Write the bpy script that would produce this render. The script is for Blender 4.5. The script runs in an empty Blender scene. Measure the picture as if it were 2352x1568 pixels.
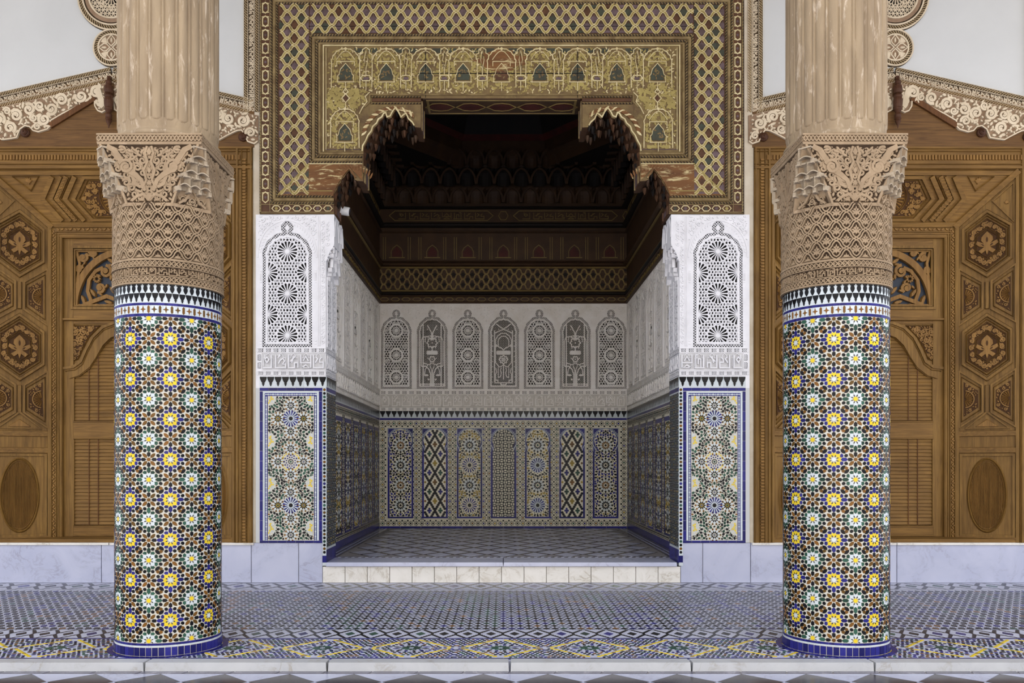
import bpy, math, random
from math import sin, cos, pi, sqrt, radians, atan2, hypot, floor as mfloor, exp
from mathutils import Matrix, Vector

# ---------------------------------------------------------------- camera, sky, exposure
scene = bpy.context.scene
COL = scene.collection
FOC, CX, HY, CH = 2000.0, 1156.0, 1068.0, 1.35      # focal length, vanishing point (measured), eye height
cam_data = bpy.data.cameras.new('camera')
cam = bpy.data.objects.new('camera', cam_data)
COL.objects.link(cam)
cam.location = (0, 0, CH)
cam.rotation_euler = (pi / 2, 0, 0)
cam_data.sensor_fit = 'HORIZONTAL'
cam_data.sensor_width = 36.0
cam_data.lens = FOC / 2352 * 36.0
cam_data.shift_x = (1176 - CX) / 2352
cam_data.shift_y = (HY - 784) / 2352
cam_data.clip_end = 300
scene.camera = cam

world = bpy.data.worlds.new('sky')
scene.world = world
world.use_nodes = True
wn = world.node_tree.nodes
wn.clear()
w_out = wn.new('ShaderNodeOutputWorld')
w_bg = wn.new('ShaderNodeBackground')
w_bg.inputs[0].default_value = (0.90, 0.93, 1.03, 1)
w_bg.inputs[1].default_value = 1.0
world.node_tree.links.new(w_bg.outputs[0], w_out.inputs[0])

sun_data = bpy.data.lights.new('sun', 'SUN')      # stands behind the house: lights the far court, not the gallery
sun_data.energy = 14.0
sun_data.angle = 0.01
sun_data.color = (1.0, 0.96, 0.90)
sun = bpy.data.objects.new('sun', sun_data)
COL.objects.link(sun)
sun.rotation_euler = (-radians(36), radians(8), 0)
vs = scene.view_settings
scene.display_settings.display_device = 'sRGB'
vs.view_transform = 'Standard'
vs.look = 'None'
vs.gamma = 1.0
vs.use_curve_mapping = False
vs.exposure = 1.02
try:
    scene.cycles.use_denoising = True
    scene.cycles.max_bounces = 10
    scene.cycles.diffuse_bounces = 6
except Exception:
    pass

random.seed(7)
D1, D2 = 10.0, 15.44            # facade plane, alcove back wall
S1, S2 = 200.0, FOC / 15.44
def fx(px): return (px - CX) / S1
def fz(py): return CH + (HY - py) / S1
def bx(px): return (px - CX) / S2
def bz(py): return CH + (HY - py) / S2

# ---------------------------------------------------------------- materials
MATS = {}
def lin(c):
    return tuple(((v / 255) / 12.92 if v / 255 <= 0.04045 else ((v / 255 + 0.055) / 1.055) ** 2.4) for v in c)

def base_mat(name, rough=0.6, spec=0.5):
    m = bpy.data.materials.new(name)
    m.use_nodes = True
    nt = m.node_tree
    b = nt.nodes['Principled BSDF']
    b.inputs['Roughness'].default_value = rough
    b.inputs['Specular IOR Level'].default_value = spec
    MATS[name] = m
    return m, nt, b

def nn(nt, kind, **kw):
    n = nt.nodes.new(kind)
    for k, v in kw.items():
        if k.startswith('in_'):
            n.inputs[int(k[3:])].default_value = v
        else:
            setattr(n, k, v)
    return n

def mix_rgb(nt, fac, a, b, blend='MIX'):
    n = nt.nodes.new('ShaderNodeMix')
    n.data_type = 'RGBA'
    n.blend_type = blend
    for sock, val in ((n.inputs['Factor'], fac), (n.inputs[6], a), (n.inputs[7], b)):
        if hasattr(val, 'is_output'):
            nt.links.new(val, sock)
        elif isinstance(val, tuple):
            sock.default_value = val if len(val) == 4 else val + (1,)
        else:
            sock.default_value = val
    return n.outputs[2]

def ramp(nt, src, p0, p1, c0=(0, 0, 0, 1), c1=(1, 1, 1, 1)):
    r = nt.nodes.new('ShaderNodeValToRGB')
    r.color_ramp.elements[0].position = p0
    r.color_ramp.elements[1].position = p1
    r.color_ramp.elements[0].color = c0
    r.color_ramp.elements[1].color = c1
    nt.links.new(src, r.inputs[0])
    return r.outputs[0]

def objcoord(nt, scale=(1, 1, 1)):
    g = nt.nodes.new('ShaderNodeNewGeometry')
    mp = nt.nodes.new('ShaderNodeMapping')
    mp.inputs['Scale'].default_value = scale
    nt.links.new(g.outputs['Position'], mp.inputs['Vector'])
    return mp.outputs[0]

def noise(nt, vec, scale, detail=4, rough=0.55, dist=0.0):
    n = nt.nodes.new('ShaderNodeTexNoise')
    n.inputs['Scale'].default_value = scale
    n.inputs['Detail'].default_value = detail
    n.inputs['Roughness'].default_value = rough
    n.inputs['Distortion'].default_value = dist
    nt.links.new(vec, n.inputs['Vector'])
    return n.outputs[0]

def bump(nt, b, height, strength, dist=0.01):
    bn = nt.nodes.new('ShaderNodeBump')
    bn.inputs['Strength'].default_value = strength
    bn.inputs['Distance'].default_value = dist
    nt.links.new(height, bn.inputs['Height'])
    nt.links.new(bn.outputs[0], b.inputs['Normal'])

def tile_mat(name, rgb, var=0.5, rough=0.24, alt=None):
    """glazed tile: every piece its own slight shade"""
    m, nt, b = base_mat(name, rough, 0.12)
    g = nt.nodes.new('ShaderNodeNewGeometry')
    oi = nt.nodes.new('ShaderNodeObjectInfo')
    ad = nn(nt, 'ShaderNodeMath', operation='ADD')
    nt.links.new(g.outputs['Random Per Island'], ad.inputs[0])
    nt.links.new(oi.outputs['Random'], ad.inputs[1])
    fr = nn(nt, 'ShaderNodeMath', operation='FRACT')
    nt.links.new(ad.outputs[0], fr.inputs[0])
    c = lin(rgb)
    lo = tuple(v * (1 - var * 0.55) for v in c) + (1,)
    hi = tuple(min(1, v * (1 + var)) for v in (alt and lin(alt) or c)) + (1,)
    col = ramp(nt, fr.outputs[0], 0.0, 1.0, lo, hi)
    n = noise(nt, objcoord(nt), 60, 3)
    col2 = mix_rgb(nt, ramp(nt, n, 0.35, 0.75), col, (1.12, 1.12, 1.12), 'MULTIPLY')
    nt.links.new(col2, b.inputs['Base Color'])
    return m

def rock_mat(name, rgb, rgb2, scale=5.0, rough=0.85, bumps=0.3, fine=70, stretch=(1, 1, 1), dirt=None, dirt_at=(0.55, 0.75), spec=0.3):
    m, nt, b = base_mat(name, rough, spec)
    v = objcoord(nt, stretch)
    n = noise(nt, v, scale, 6, 0.6, 0.2)
    col = mix_rgb(nt, ramp(nt, n, 0.35, 0.68), lin(rgb), lin(rgb2))
    if dirt:
        n2 = noise(nt, v, scale * 2.3, 8, 0.7, 0.6)
        col = mix_rgb(nt, ramp(nt, n2, *dirt_at), col, lin(dirt))
    nt.links.new(col, b.inputs['Base Color'])
    if bumps:
        bump(nt, b, noise(nt, v, fine, 4), bumps, 0.004)
    return m

def wood_mat(name, rgb, rgb2, axis='z', rough=0.48, dark=None):
    m, nt, b = base_mat(name, rough, 0.15)
    st = {'z': (14, 14, 0.9), 'x': (0.9, 14, 14), 'y': (14, 0.9, 14)}[axis]
    v = objcoord(nt, st)
    n = noise(nt, v, 2.2, 7, 0.62, 1.2)
    n2 = noise(nt, objcoord(nt), 1.7, 3)
    col = mix_rgb(nt, ramp(nt, n, 0.3, 0.7), lin(rgb), lin(rgb2))
    col = mix_rgb(nt, ramp(nt, n2, 0.35, 0.75, (0.72, 0.70, 0.66, 1), (1.12, 1.1, 1.05, 1)), col, col, 'MIX')
    tint = ramp(nt, n2, 0.3, 0.75, (0.74, 0.70, 0.66, 1), (1.1, 1.08, 1.04, 1))
    col = mix_rgb(nt, 1.0, col, tint, 'MULTIPLY')
    nt.links.new(col, b.inputs['Base Color'])
    bump(nt, b, n, 0.18, 0.004)
    return m

def marble_mat(name, rgb, rgb2, vein, rough=0.3, scale=2.2):
    m, nt, b = base_mat(name, rough, 0.45)
    oi = nt.nodes.new('ShaderNodeObjectInfo')
    vadd = nn(nt, 'ShaderNodeVectorMath', operation='ADD')
    nt.links.new(objcoord(nt), vadd.inputs[0])
    sc = nn(nt, 'ShaderNodeMath', operation='MULTIPLY')
    nt.links.new(oi.outputs['Random'], sc.inputs[0]); sc.inputs[1].default_value = 40
    nt.links.new(sc.outputs[0], vadd.inputs[1])
    v = vadd.outputs[0]
    n = noise(nt, v, scale, 7, 0.6, 1.0)
    n2 = noise(nt, v, scale * 1.4, 9, 0.62, 1.6)
    a = nn(nt, 'ShaderNodeMath', operation='SUBTRACT'); nt.links.new(n2, a.inputs[0]); a.inputs[1].default_value = 0.5
    ab = nn(nt, 'ShaderNodeMath', operation='ABSOLUTE'); nt.links.new(a.outputs[0], ab.inputs[0])
    col = mix_rgb(nt, ramp(nt, n, 0.35, 0.7), lin(rgb), lin(rgb2))
    vm = nn(nt, 'ShaderNodeMath', operation='MULTIPLY')
    nt.links.new(ramp(nt, ab.outputs[0], 0.0, 0.035, (1, 1, 1, 1), (0, 0, 0, 1)), vm.inputs[0])
    nt.links.new(ramp(nt, n, 0.45, 0.7), vm.inputs[1])
    col = mix_rgb(nt, vm.outputs[0], col, lin(vein))
    nt.links.new(col, b.inputs['Base Color'])
    return m

# glazed tiles
tile_mat('tile_white', (186, 193, 194), 0.10, 0.2)
tile_mat('tile_cream', (206, 200, 178), 0.12, 0.3)
tile_mat('tile_black', (15, 15, 18), 0.8)
tile_mat('tile_blue', (33, 33, 94), 0.55)
tile_mat('tile_deep_blue', (34, 34, 96), 0.6)
tile_mat('tile_green', (36, 64, 52), 0.8)
tile_mat('tile_brown', (92, 68, 28), 0.3, 0.24, (106, 70, 28))
tile_mat('tile_yellow', (206, 180, 44), 0.10)
tile_mat('tile_ochre', (140, 118, 48), 0.3)
tile_mat('tile_grey', (88, 92, 104), 0.4)
rock_mat('grout', (204, 201, 188), (190, 185, 169), 9, 0.7, 0.1)
rock_mat('floor_pale', (190, 192, 206), (178, 180, 196), 9, 0.45, 0.1)
rock_mat('grout_dark', (120, 116, 118), (140, 136, 134), 9, 0.7, 0.1)
# stucco, plaster, stone
rock_mat('stucco', (226, 225, 226), (214, 213, 214), 6, 0.85, 0.25, 90)
rock_mat('stucco_ground', (204, 203, 202), (188, 187, 186), 20, 0.95, 0.6, 160)
rock_mat('hole_shade', (44, 40, 33), (32, 29, 24), 12, 0.95, 0.2)  # near-black backing: shade of the pierced holes put into colour
rock_mat('stucco_warm', (236, 232, 226), (224, 218, 208), 5, 0.85, 0.25, 80)
rock_mat('stucco_shade', (208, 203, 194), (192, 186, 176), 8, 0.9, 0.3, 80)  # darker ground behind letters: relief shade put into the colour
rock_mat('plaster_white', (194, 195, 192), (189, 190, 187), 1.5, 0.8, 0.05, 40)
rock_mat('strip_plaster', (206, 196, 176), (186, 172, 148), 4, 0.85, 0.2, 60)
rock_mat('court_plaster', (212, 208, 202), (202, 198, 192), 2, 0.85, 0.1, 40)
rock_mat('carved_cream', (208, 192, 164), (188, 171, 143), 6, 0.85, 0.35, 60)
rock_mat('rope_stucco', (164, 143, 108), (140, 120, 88), 9, 0.9, 0.3, 60)
rock_mat('carved_shade', (146, 122, 98), (124, 100, 78), 9, 0.95, 0.3, 60)  # ground between the scrolls, its shadow put into the colour
rock_mat('lace_dark', (72, 58, 40), (58, 46, 32), 9, 0.95, 0.3, 60)
rock_mat('sandstone', (156, 134, 106), (134, 114, 89), 7, 0.9, 0.5, 90, (1, 1, 1), (196, 172, 146), (0.6, 0.8))
rock_mat('sandstone_shade', (78, 62, 46), (62, 48, 36), 9, 0.95, 0.4, 80)  # darker copy of the stone: shade of the carving put into colour
rock_mat('stone_pale', (172, 157, 134), (148, 133, 112), 8, 0.9, 0.4, 80)
rock_mat('shaft_stone', (152, 133, 105), (130, 112, 88), 3.0, 0.75, 0.35, 60, (3, 3, 0.6), (200, 184, 162), (0.56, 0.72))
# wood
wood_mat('wood', (138, 106, 55), (99, 73, 36), 'z')
wood_mat('wood_rail', (137, 104, 54), (97, 71, 36), 'x')
wood_mat('wood_dark', (110, 74, 42), (78, 50, 28), 'z')
wood_mat('wood_board', (118, 87, 50), (84, 60, 35), 'x')
wood_mat('wood_turned', (88, 58, 40), (60, 38, 26), 'z')
wood_mat('wood_ground', (82, 56, 30), (60, 40, 22), 'z', 0.7)
wood_mat('wood_carved', (148, 112, 60), (112, 82, 42), 'z')
# painted wood of the portal
rock_mat('paint_ground', (118, 98, 60), (88, 68, 42), 5, 0.65, 0.3, 60, (1, 1, 1), (134, 118, 70), (0.55, 0.7))
rock_mat('paint_ochre', (156, 140, 80), (130, 113, 62), 7, 0.6, 0.3, 60, (1, 1, 1), (106, 84, 50), (0.62, 0.78))
rock_mat('paint_pale', (206, 192, 148), (176, 158, 112), 9, 0.65, 0.3, 60)
rock_mat('paint_violet', (100, 82, 84), (70, 55, 50), 8, 0.65, 0.3, 60)
rock_mat('paint_umber', (88, 58, 34), (66, 42, 26), 8, 0.65, 0.3, 60)
rock_mat('paint_green', (62, 66, 52), (54, 52, 40), 12, 0.65, 0.3, 60)
rock_mat('paint_worn', (116, 78, 40), (90, 58, 30), 4, 0.7, 0.3, 60, (0.5, 1, 2.2), (184, 166, 120), (0.54, 0.62))
rock_mat('paint_rope_dark', (48, 36, 24), (38, 28, 20), 9, 0.6, 0.2, 60)
rock_mat('paint_rope_pale', (136, 116, 76), (100, 80, 50), 9, 0.6, 0.2, 60)
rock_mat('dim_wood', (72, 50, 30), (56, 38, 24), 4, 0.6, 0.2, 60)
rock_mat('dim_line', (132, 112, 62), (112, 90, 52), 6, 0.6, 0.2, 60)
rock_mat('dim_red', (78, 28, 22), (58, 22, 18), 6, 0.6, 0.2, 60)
rock_mat('black_wood', (30, 22, 16), (20, 15, 12), 4, 0.7, 0.2, 60)  # near-black wood tone for ceiling and stalactites
# marble
marble_mat('marble', (178, 181, 199), (164, 168, 189), (146, 146, 160), 0.25)
marble_mat('marble_kerb', (182, 183, 183), (168, 169, 171), (146, 138, 124), 0.35, 3.0)
marble_mat('marble_cream', (222, 218, 210), (206, 202, 192), (168, 156, 138), 0.3, 3.0)
marble_mat('marble_black', (42, 38, 46), (58, 54, 62), (84, 80, 86), 0.2)
marble_mat('marble_grey', (86, 84, 96), (102, 100, 112), (150, 148, 156), 0.25)
rock_mat('joint', (132, 122, 108), (112, 104, 94), 9, 0.9, 0.1)
# small things
m, nt, b = base_mat('joint_shade_black', 0.9, 0.1); b.inputs['Base Color'].default_value = (0.012, 0.011, 0.010, 1)  # black for board joints and for shade painted behind pierced work
m, nt, b = base_mat('iron', 0.45, 0.5); b.inputs['Base Color'].default_value = (0.05, 0.04, 0.035, 1); b.inputs['Metallic'].default_value = 0.7
m, nt, b = base_mat('white_plastic', 0.4, 0.5); b.inputs['Base Color'].default_value = (0.72, 0.72, 0.70, 1)
m, nt, b = base_mat('lamp_glass', 0.1, 0.5); b.inputs['Base Color'].default_value = (0.08, 0.08, 0.09, 1)
m, nt, b = base_mat('pane_glass', 0.12, 0.6); b.inputs['Base Color'].default_value = (0.022, 0.028, 0.040, 1); b.inputs['Roughness'].default_value = 0.35; b.inputs['Specular IOR Level'].default_value = 0.2

# ---------------------------------------------------------------- mesh builder
class MB:
    def __init__(s):
        s.v, s.f, s.m, s.slots = [], [], [], []
    def mi(s, name):
        if name not in s.slots:
            s.slots.append(name)
        return s.slots.index(name)
    def face(s, pts, mat):
        n = len(s.v)
        s.v.extend(pts)
        s.f.append(tuple(range(n, n + len(pts))))
        s.m.append(s.mi(mat))
    def quads(s, rows, mat, closed=False):
        """rows: list of equally long vertex rows"""
        n0 = len(s.v); w = len(rows[0]); k = s.mi(mat)
        for r in rows:
            s.v.extend(r)
        for i in range(len(rows) - 1):
            for j in range(w if closed else w - 1):
                a = n0 + i * w + j; b = n0 + i * w + (j + 1) % w
                s.f.append((a, b, b + w, a + w)); s.m.append(k)
    def mesh(s, name, smooth=False):
        me = bpy.data.meshes.new(name)
        me.from_pydata(s.v, [], s.f)
        for sl in s.slots:
            me.materials.append(MATS[sl])
        if len(s.slots) > 1:
            me.polygons.foreach_set('material_index', s.m)
        if smooth:
            me.polygons.foreach_set('use_smooth', [True] * len(s.f))
        me.update()
        return me
    def build(s, name, parent=None, smooth=False, kind=None, label=None):
        o = bpy.data.objects.new(name, s.mesh(name, smooth))
        return adopt(o, parent, kind, label)

def world_mat(o):
    m = o.matrix_basis.copy()
    while o.parent:
        m = o.parent.matrix_basis @ o.matrix_parent_inverse @ m if False else (o.matrix_parent_inverse @ m)
        o = o.parent
        m = o.matrix_basis @ m
    return m

def adopt(o, parent=None, kind=None, label=None):
    COL.objects.link(o)
    if parent is not None:
        o.parent = parent
        o.matrix_parent_inverse = world_mat(parent).inverted()
    if kind:
        o['kind'] = kind
    if label:
        o['label'] = label
    return o

def thing(name, loc, label, cat, kind=None, group=None):
    o = bpy.data.objects.new(name, None)
    o.empty_display_size = 0.2
    o.location = loc
    COL.objects.link(o)
    return tag(o, label, cat, kind, group)

def tag(o, label, cat, kind=None, group=None):
    o['label'] = label; o['category'] = cat
    if kind: o['kind'] = kind
    if group: o['group'] = group
    return o

def copy_tree(o, offset, parent=None, mirror=False):
    c = o.copy(); COL.objects.link(c)
    if parent is None:
        c.location = o.location + Vector(offset)
    else:
        c.parent = parent
    for ch in list(o.children):
        copy_tree(ch, offset, c)
    return c

# ---------------------------------------------------------------- maps from ornament space (u, v, w) to the place
def front(y):
    return lambda u, v, w: (u, y - w, v)
def ground(z):
    return lambda u, v, w: (u, v, z + w)
def side(x, sgn):
    """wall at x; u is depth y; sgn +1: seen from larger x (wall on the west), -1: the other"""
    return lambda u, v, w: (x + sgn * w, u, v)
def barrel(xc, yc, r):
    return lambda u, v, w: (xc + (r + w) * sin(u), yc - (r + w) * cos(u), v)
def frame3(o, U, V, N):
    return lambda u, v, w: (o[0] + u * U[0] + v * V[0] + w * N[0], o[1] + u * U[1] + v * V[1] + w * N[1], o[2] + u * U[2] + v * V[2] + w * N[2])
def shifted(mp, du, dv, dw=0.0):
    return lambda u, v, w: mp(u + du, v + dv, w + dw)
def flipped(mp):
    return lambda u, v, w: mp(-u, v, w)

# ---------------------------------------------------------------- ornament primitives
_JIT = [0]
def jit():
    """hand-cut pieces never end on exactly one plane"""
    _JIT[0] += 1
    return (_JIT[0] * 0.618034 % 1.0) * 0.0005
def prism(mb, pts, w0, w1, mp, mat, bev=0.0, side_mat=None):
    n = len(pts); w1 += jit()
    if bev:
        cu = sum(p[0] for p in pts) / n; cv = sum(p[1] for p in pts) / n
        top = []
        for p in pts:
            d = hypot(p[0] - cu, p[1] - cv) or 1e-9
            k = max(0.3, 1 - bev / d)
            top.append((cu + (p[0] - cu) * k, cv + (p[1] - cv) * k))
    else:
        top = pts
    base = len(mb.v); k = mb.mi(mat); ks = mb.mi(side_mat) if side_mat else k
    mb.v.extend(mp(p[0], p[1], w0) for p in pts)
    mb.v.extend(mp(p[0], p[1], w1) for p in top)
    mb.f.append(tuple(range(base + n, base + 2 * n))); mb.m.append(k)
    for i in range(n):
        j = (i + 1) % n
        mb.f.append((base + i, base + j, base + n + j, base + n + i)); mb.m.append(ks)

def box2(mb, u0, v0, u1, v1, w0, w1, mp, mat, bev=0.0):
    """bar with flat top; bevel inset all round"""
    base = len(mb.v); k = mb.mi(mat); b = bev; w1 += jit()
    mb.v.extend(mp(u, v, w0) for u, v in ((u0, v0), (u1, v0), (u1, v1), (u0, v1)))
    mb.v.extend(mp(u, v, w1) for u, v in ((u0 + b, v0 + b), (u1 - b, v0 + b), (u1 - b, v1 - b), (u0 + b, v1 - b)))
    for f in ((4, 5, 6, 7), (0, 1, 5, 4), (1, 2, 6, 5), (2, 3, 7, 6), (3, 0, 4, 7), (3, 2, 1, 0)):
        mb.f.append(tuple(base + i for i in f)); mb.m.append(k)

def ribbon(mb, pts, wid, w0, w1, mp, mat, closed=False, ridge=False, taper=None, caps=True):
    """raised strip along a polyline; ridge = peaked section"""
    n = len(pts)
    if n < 2: return
    w1 += jit() * (4 if w1 > 0.008 or w1 < 0 else 1)
    L, R, C = [], [], []
    for i in range(n):
        if closed:
            a, b, c = pts[i - 1], pts[i], pts[(i + 1) % n]
        else:
            a, b, c = pts[max(0, i - 1)], pts[i], pts[min(n - 1, i + 1)]
        d1 = (b[0] - a[0], b[1] - a[1]); d2 = (c[0] - b[0], c[1] - b[1])
        l1 = hypot(*d1); l2 = hypot(*d2)
        if l1 < 1e-9: d1, l1 = d2, l2
        if l2 < 1e-9: d2, l2 = d1, l1
        if l1 < 1e-9: continue
        n1 = (-d1[1] / l1, d1[0] / l1); n2 = (-d2[1] / l2, d2[0] / l2)
        mx, my = n1[0] + n2[0], n1[1] + n2[1]
        q = mx * mx + my * my
        if q < 0.25:
            mx, my = n2; s = 1.0
        else:
            s = 2.0 / q
        s = min(s, 1.6) if q >= 0.25 else 1.0
        h = wid * 0.5 * (taper(i / (n - 1.0)) if taper else 1.0)
        L.append((b[0] + mx * s * h, b[1] + my * s * h))
        R.append((b[0] - mx * s * h, b[1] - my * s * h))
        C.append(b)
    n = len(L); k = mb.mi(mat); base = len(mb.v)
    if ridge:
        cols = [[mp(p[0], p[1], w0) for p in L], [mp(p[0], p[1], w1) for p in C], [mp(p[0], p[1], w0) for p in R]]
    else:
        cols = [[mp(p[0], p[1], w0) for p in L], [mp(p[0], p[1], w1) for p in L], [mp(p[0], p[1], w1) for p in R], [mp(p[0], p[1], w0) for p in R]]
    m = len(cols)
    for i in range(n):
        for c in cols:
            mb.v.append(c[i])
    for i in range(n if closed else n - 1):
        j = (i + 1) % n
        for c in range(m - 1):
            mb.f.append((base + i * m + c + 1, base + i * m + c, base + j * m + c, base + j * m + c + 1)); mb.m.append(k)
    if not closed and caps:
        mb.f.append(tuple(base + c for c in range(m))); mb.m.append(k)
        mb.f.append(tuple(base + (n - 1) * m + c for c in reversed(range(m)))); mb.m.append(k)

def ngon(cx, cy, r, n, ph=0.0, sy=1.0):
    return [(cx + r * cos(ph + 2 * pi * i / n), cy + sy * r * sin(ph + 2 * pi * i / n)) for i in range(n)]
def rot(p, a, c=(0, 0)):
    return (c[0] + p[0] * cos(a) - p[1] * sin(a), c[1] + p[0] * sin(a) + p[1] * cos(a))
def place(pts, c, a=0.0, s=1.0):
    return [rot((p[0] * s, p[1] * s), a, c) for p in pts]
def kite(r0, rm, r1, hw):
    return [(r0, 0), (rm, -hw), (r1, 0), (rm, hw)]
def almond(L, W):
    return [(-L / 2, 0), (-L / 4, -W * 0.42), (0.02 * L, -W / 2), (L / 4, -W * 0.40), (L / 2, 0), (L / 4, W * 0.40), (0.02 * L, W / 2), (-L / 4, W * 0.42)]
def hexbar(L, W, tip=0.3):
    a = L / 2 - W * 0.5
    return [(-L / 2, 0), (-a, -W / 2), (a, -W / 2), (L / 2, 0), (a, W / 2), (-a, W / 2)]
def clip(pts, a, b, c):
    """keep a*u+b*v <= c"""
    out = []
    for i in range(len(pts)):
        p, q = pts[i], pts[(i + 1) % len(pts)]
        dp = a * p[0] + b * p[1] - c; dq = a * q[0] + b * q[1] - c
        if dp <= 0: out.append(p)
        if (dp < 0) != (dq < 0) and dp != dq and not (dp == 0 or dq == 0):
            t = dp / (dp - dq)
            out.append((p[0] + t * (q[0] - p[0]), p[1] + t * (q[1] - p[1])))
    return out
def clip_box(pts, u0, v0, u1, v1):
    for a, b, c in ((-1, 0, -u0), (1, 0, u1), (0, -1, -v0), (0, 1, v1)):
        pts = clip(pts, a, b, c)
        if len(pts) < 3: return []
    return pts
def area(pts):
    return abs(sum(pts[i][0] * pts[(i + 1) % len(pts)][1] - pts[(i + 1) % len(pts)][0] * pts[i][1] for i in range(len(pts)))) / 2

def arc(cx, cy, r, a0, a1, n=12, sy=1.0):
    return [(cx + r * cos(a0 + (a1 - a0) * i / n), cy + sy * r * sin(a0 + (a1 - a0) * i / n)) for i in range(n + 1)]

def spiral(cx, cy, r, a0, turns, d=1, n=None, k=0.78):
    n = n or int(9 * turns) + 3
    out = []
    for i in range(n + 1):
        t = i / n
        rr = r * (1 - k * t)
        a = a0 + d * 2 * pi * turns * t
        out.append((cx + rr * cos(a), cy + rr * sin(a)))
    return out

def hatch(mb, inside, box, gap, ang, wid, w0, w1, mp, mat, step=None, phase=0.0):
    """parallel ribbons at an angle, kept where inside(u, v)"""
    u0, v0, u1, v1 = box
    cu, cv = (u0 + u1) / 2, (v0 + v1) / 2
    R = hypot(u1 - u0, v1 - v0) / 2
    st = step or gap * 0.35
    du, dv = cos(ang), sin(ang)
    k = int(R / gap) + 1
    m = int(2 * R / st)
    for i in range(-k, k + 1):
        ou, ov = cu - dv * (i + phase) * gap, cv + du * (i + phase) * gap
        run = None
        for j in range(m + 2):
            t = -R + j * st
            p = (ou + du * t, ov + dv * t)
            ok = j <= m and u0 <= p[0] <= u1 and v0 <= p[1] <= v1 and inside(*p)
            if ok and run is None: run = p
            if not ok and run is not None:
                q = (ou + du * (t - st), ov + dv * (t - st))
                if abs(q[0] - run[0]) + abs(q[1] - run[1]) > st * 0.8:
                    ribbon(mb, [run, q], wid, w0, w1, mp, mat, caps=False)
                run = None

def box_strip(mb, u0, v0, u1, v1, gap, wid, w0, w1, mp, mat):
    """crossed diagonal net in a rectangle"""
    ins = lambda u, v: True
    for a in (pi / 4, -pi / 4):
        hatch(mb, ins, (u0, v0, u1, v1), gap, a, wid, w0, w1, mp, mat, step=gap * 0.5)

def scroll(mb, cx, cy, r, a0, d, wid, w0, w1, mp, mat, turns=1.35, leaves=3, ridge=False):
    ribbon(mb, spiral(cx, cy, r, a0, turns, d), wid, w0, w1, mp, mat, taper=lambda t: 1.0 - 0.45 * t, ridge=ridge)
    prism(mb, ngon(cx, cy, wid * 0.75, 7), w0, w1, mp, mat)
    for i in range(leaves):
        a = a0 + d * (0.6 + i * 1.75)
        c = (cx + r * 1.28 * cos(a), cy + r * 1.28 * sin(a))
        prism(mb, place(almond(r * 1.05, r * 0.52), c, a + d * 0.9), w0, w1, mp, mat, bev=r * 0.08)

def arabesque(mb, inside, box, size, w0, w1, mp, mat, wid=None, seed=1, sym=None):
    """scrolling leaves filling a shape; sym = mirror axis u"""
    rnd = random.Random(seed)
    wid = wid or size * 0.2
    u0, v0, u1, v1 = box
    nv = max(1, int((v1 - v0) / (size * 1.75))); nu = max(1, int((u1 - u0) / (size * 1.9)))
    for j in range(nv + 1):
        for i in range(nu + 1):
            u = u0 + (i + (0.5 if j % 2 else 0.0) + 0.25) * (u1 - u0) / (nu + 0.5)
            v = v0 + (j + 0.5) * (v1 - v0) / (nv + 0.5)
            if sym is not None and u < sym - size * 0.2: continue
            r = size * rnd.uniform(0.62, 0.8)
            a0 = rnd.uniform(0, 6.28); d = 1 if (i + j) % 2 else -1
            for s in ((1, -1) if sym is not None else (1,)):
                uu = u if s == 1 else 2 * sym - u
                if not all(inside(uu + r * 1.1 * cos(q), v + r * 1.1 * sin(q)) for q in (0, 1.57, 3.14, 4.71)):
                    r2 = r * 0.5
                    if inside(uu, v) and all(inside(uu + r2 * cos(q), v + r2 * sin(q)) for q in (0, 1.57, 3.14, 4.71)):
                        aa = a0 if s == 1 else pi - a0
                        prism(mb, place(almond(r2 * 2.2, r2 * 1.0), (uu, v), aa), w0, w1, mp, mat, bev=r2 * 0.15)
                    continue
                aa = a0 if s == 1 else pi - a0
                scroll(mb, uu, v, r, aa, d * s, wid, w0, w1, mp, mat)

def leaf_fill(mb, ins, box, sizes, w0, w1, mp, mat, seed=1, sym=None, tries=300, gap=0.86, avoid=()):
    """packs small volutes and leaves, the largest first, into what is left of a shape"""
    rnd = random.Random(seed); occ = list(avoid)
    for r in sizes:
        for t in range(tries):
            u = rnd.uniform(sym if sym is not None else box[0], box[2]); v = rnd.uniform(box[1], box[3])
            if any(hypot(u - a, v - b) < (r + q) * gap for a, b, q in occ): continue
            if not (ins(u - r, v) and ins(u + r, v) and ins(u, v - r) and ins(u, v + r)): continue
            occ.append((u, v, r)); a = rnd.uniform(0, 3.1)
            for s in ((1, -1) if sym is not None else (1,)):
                x = u if s == 1 else 2 * sym - u; aa = a if s == 1 else pi - a
                if r >= sizes[0] * 0.75:
                    ribbon(mb, spiral(x, v, r * 0.92, aa, 1.3, s), r * 0.46, w0, w1, mp, mat, taper=lambda t: 1.2 - 0.5 * t)
                    prism(mb, place(almond(r * 0.9, r * 0.5), (x + r * 0.95 * cos(aa), v + r * 0.95 * sin(aa)), aa + 1.2 * s), w0, w1, mp, mat)
                else:
                    prism(mb, place(almond(r * 2.3, r * 1.25), (x, v), aa), w0, w1, mp, mat, bev=r * 0.15)

def chain_band(mb, u0, u1, v0, v1, pitch, wid, w0, w1, mp, mat, n=7):
    """two interlaced waves between two edges"""
    h = (v1 - v0); c = (v0 + v1) / 2; a = h * 0.40
    k = max(1, int(round((u1 - u0) / pitch)))
    for ph in (0, pi):
        pts = [(u0 + (u1 - u0) * i / (k * n), c + a * sin(ph + 2 * pi * i / n)) for i in range(k * n + 1)]
        ribbon(mb, pts, wid, w0, w1, mp, mat)

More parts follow.
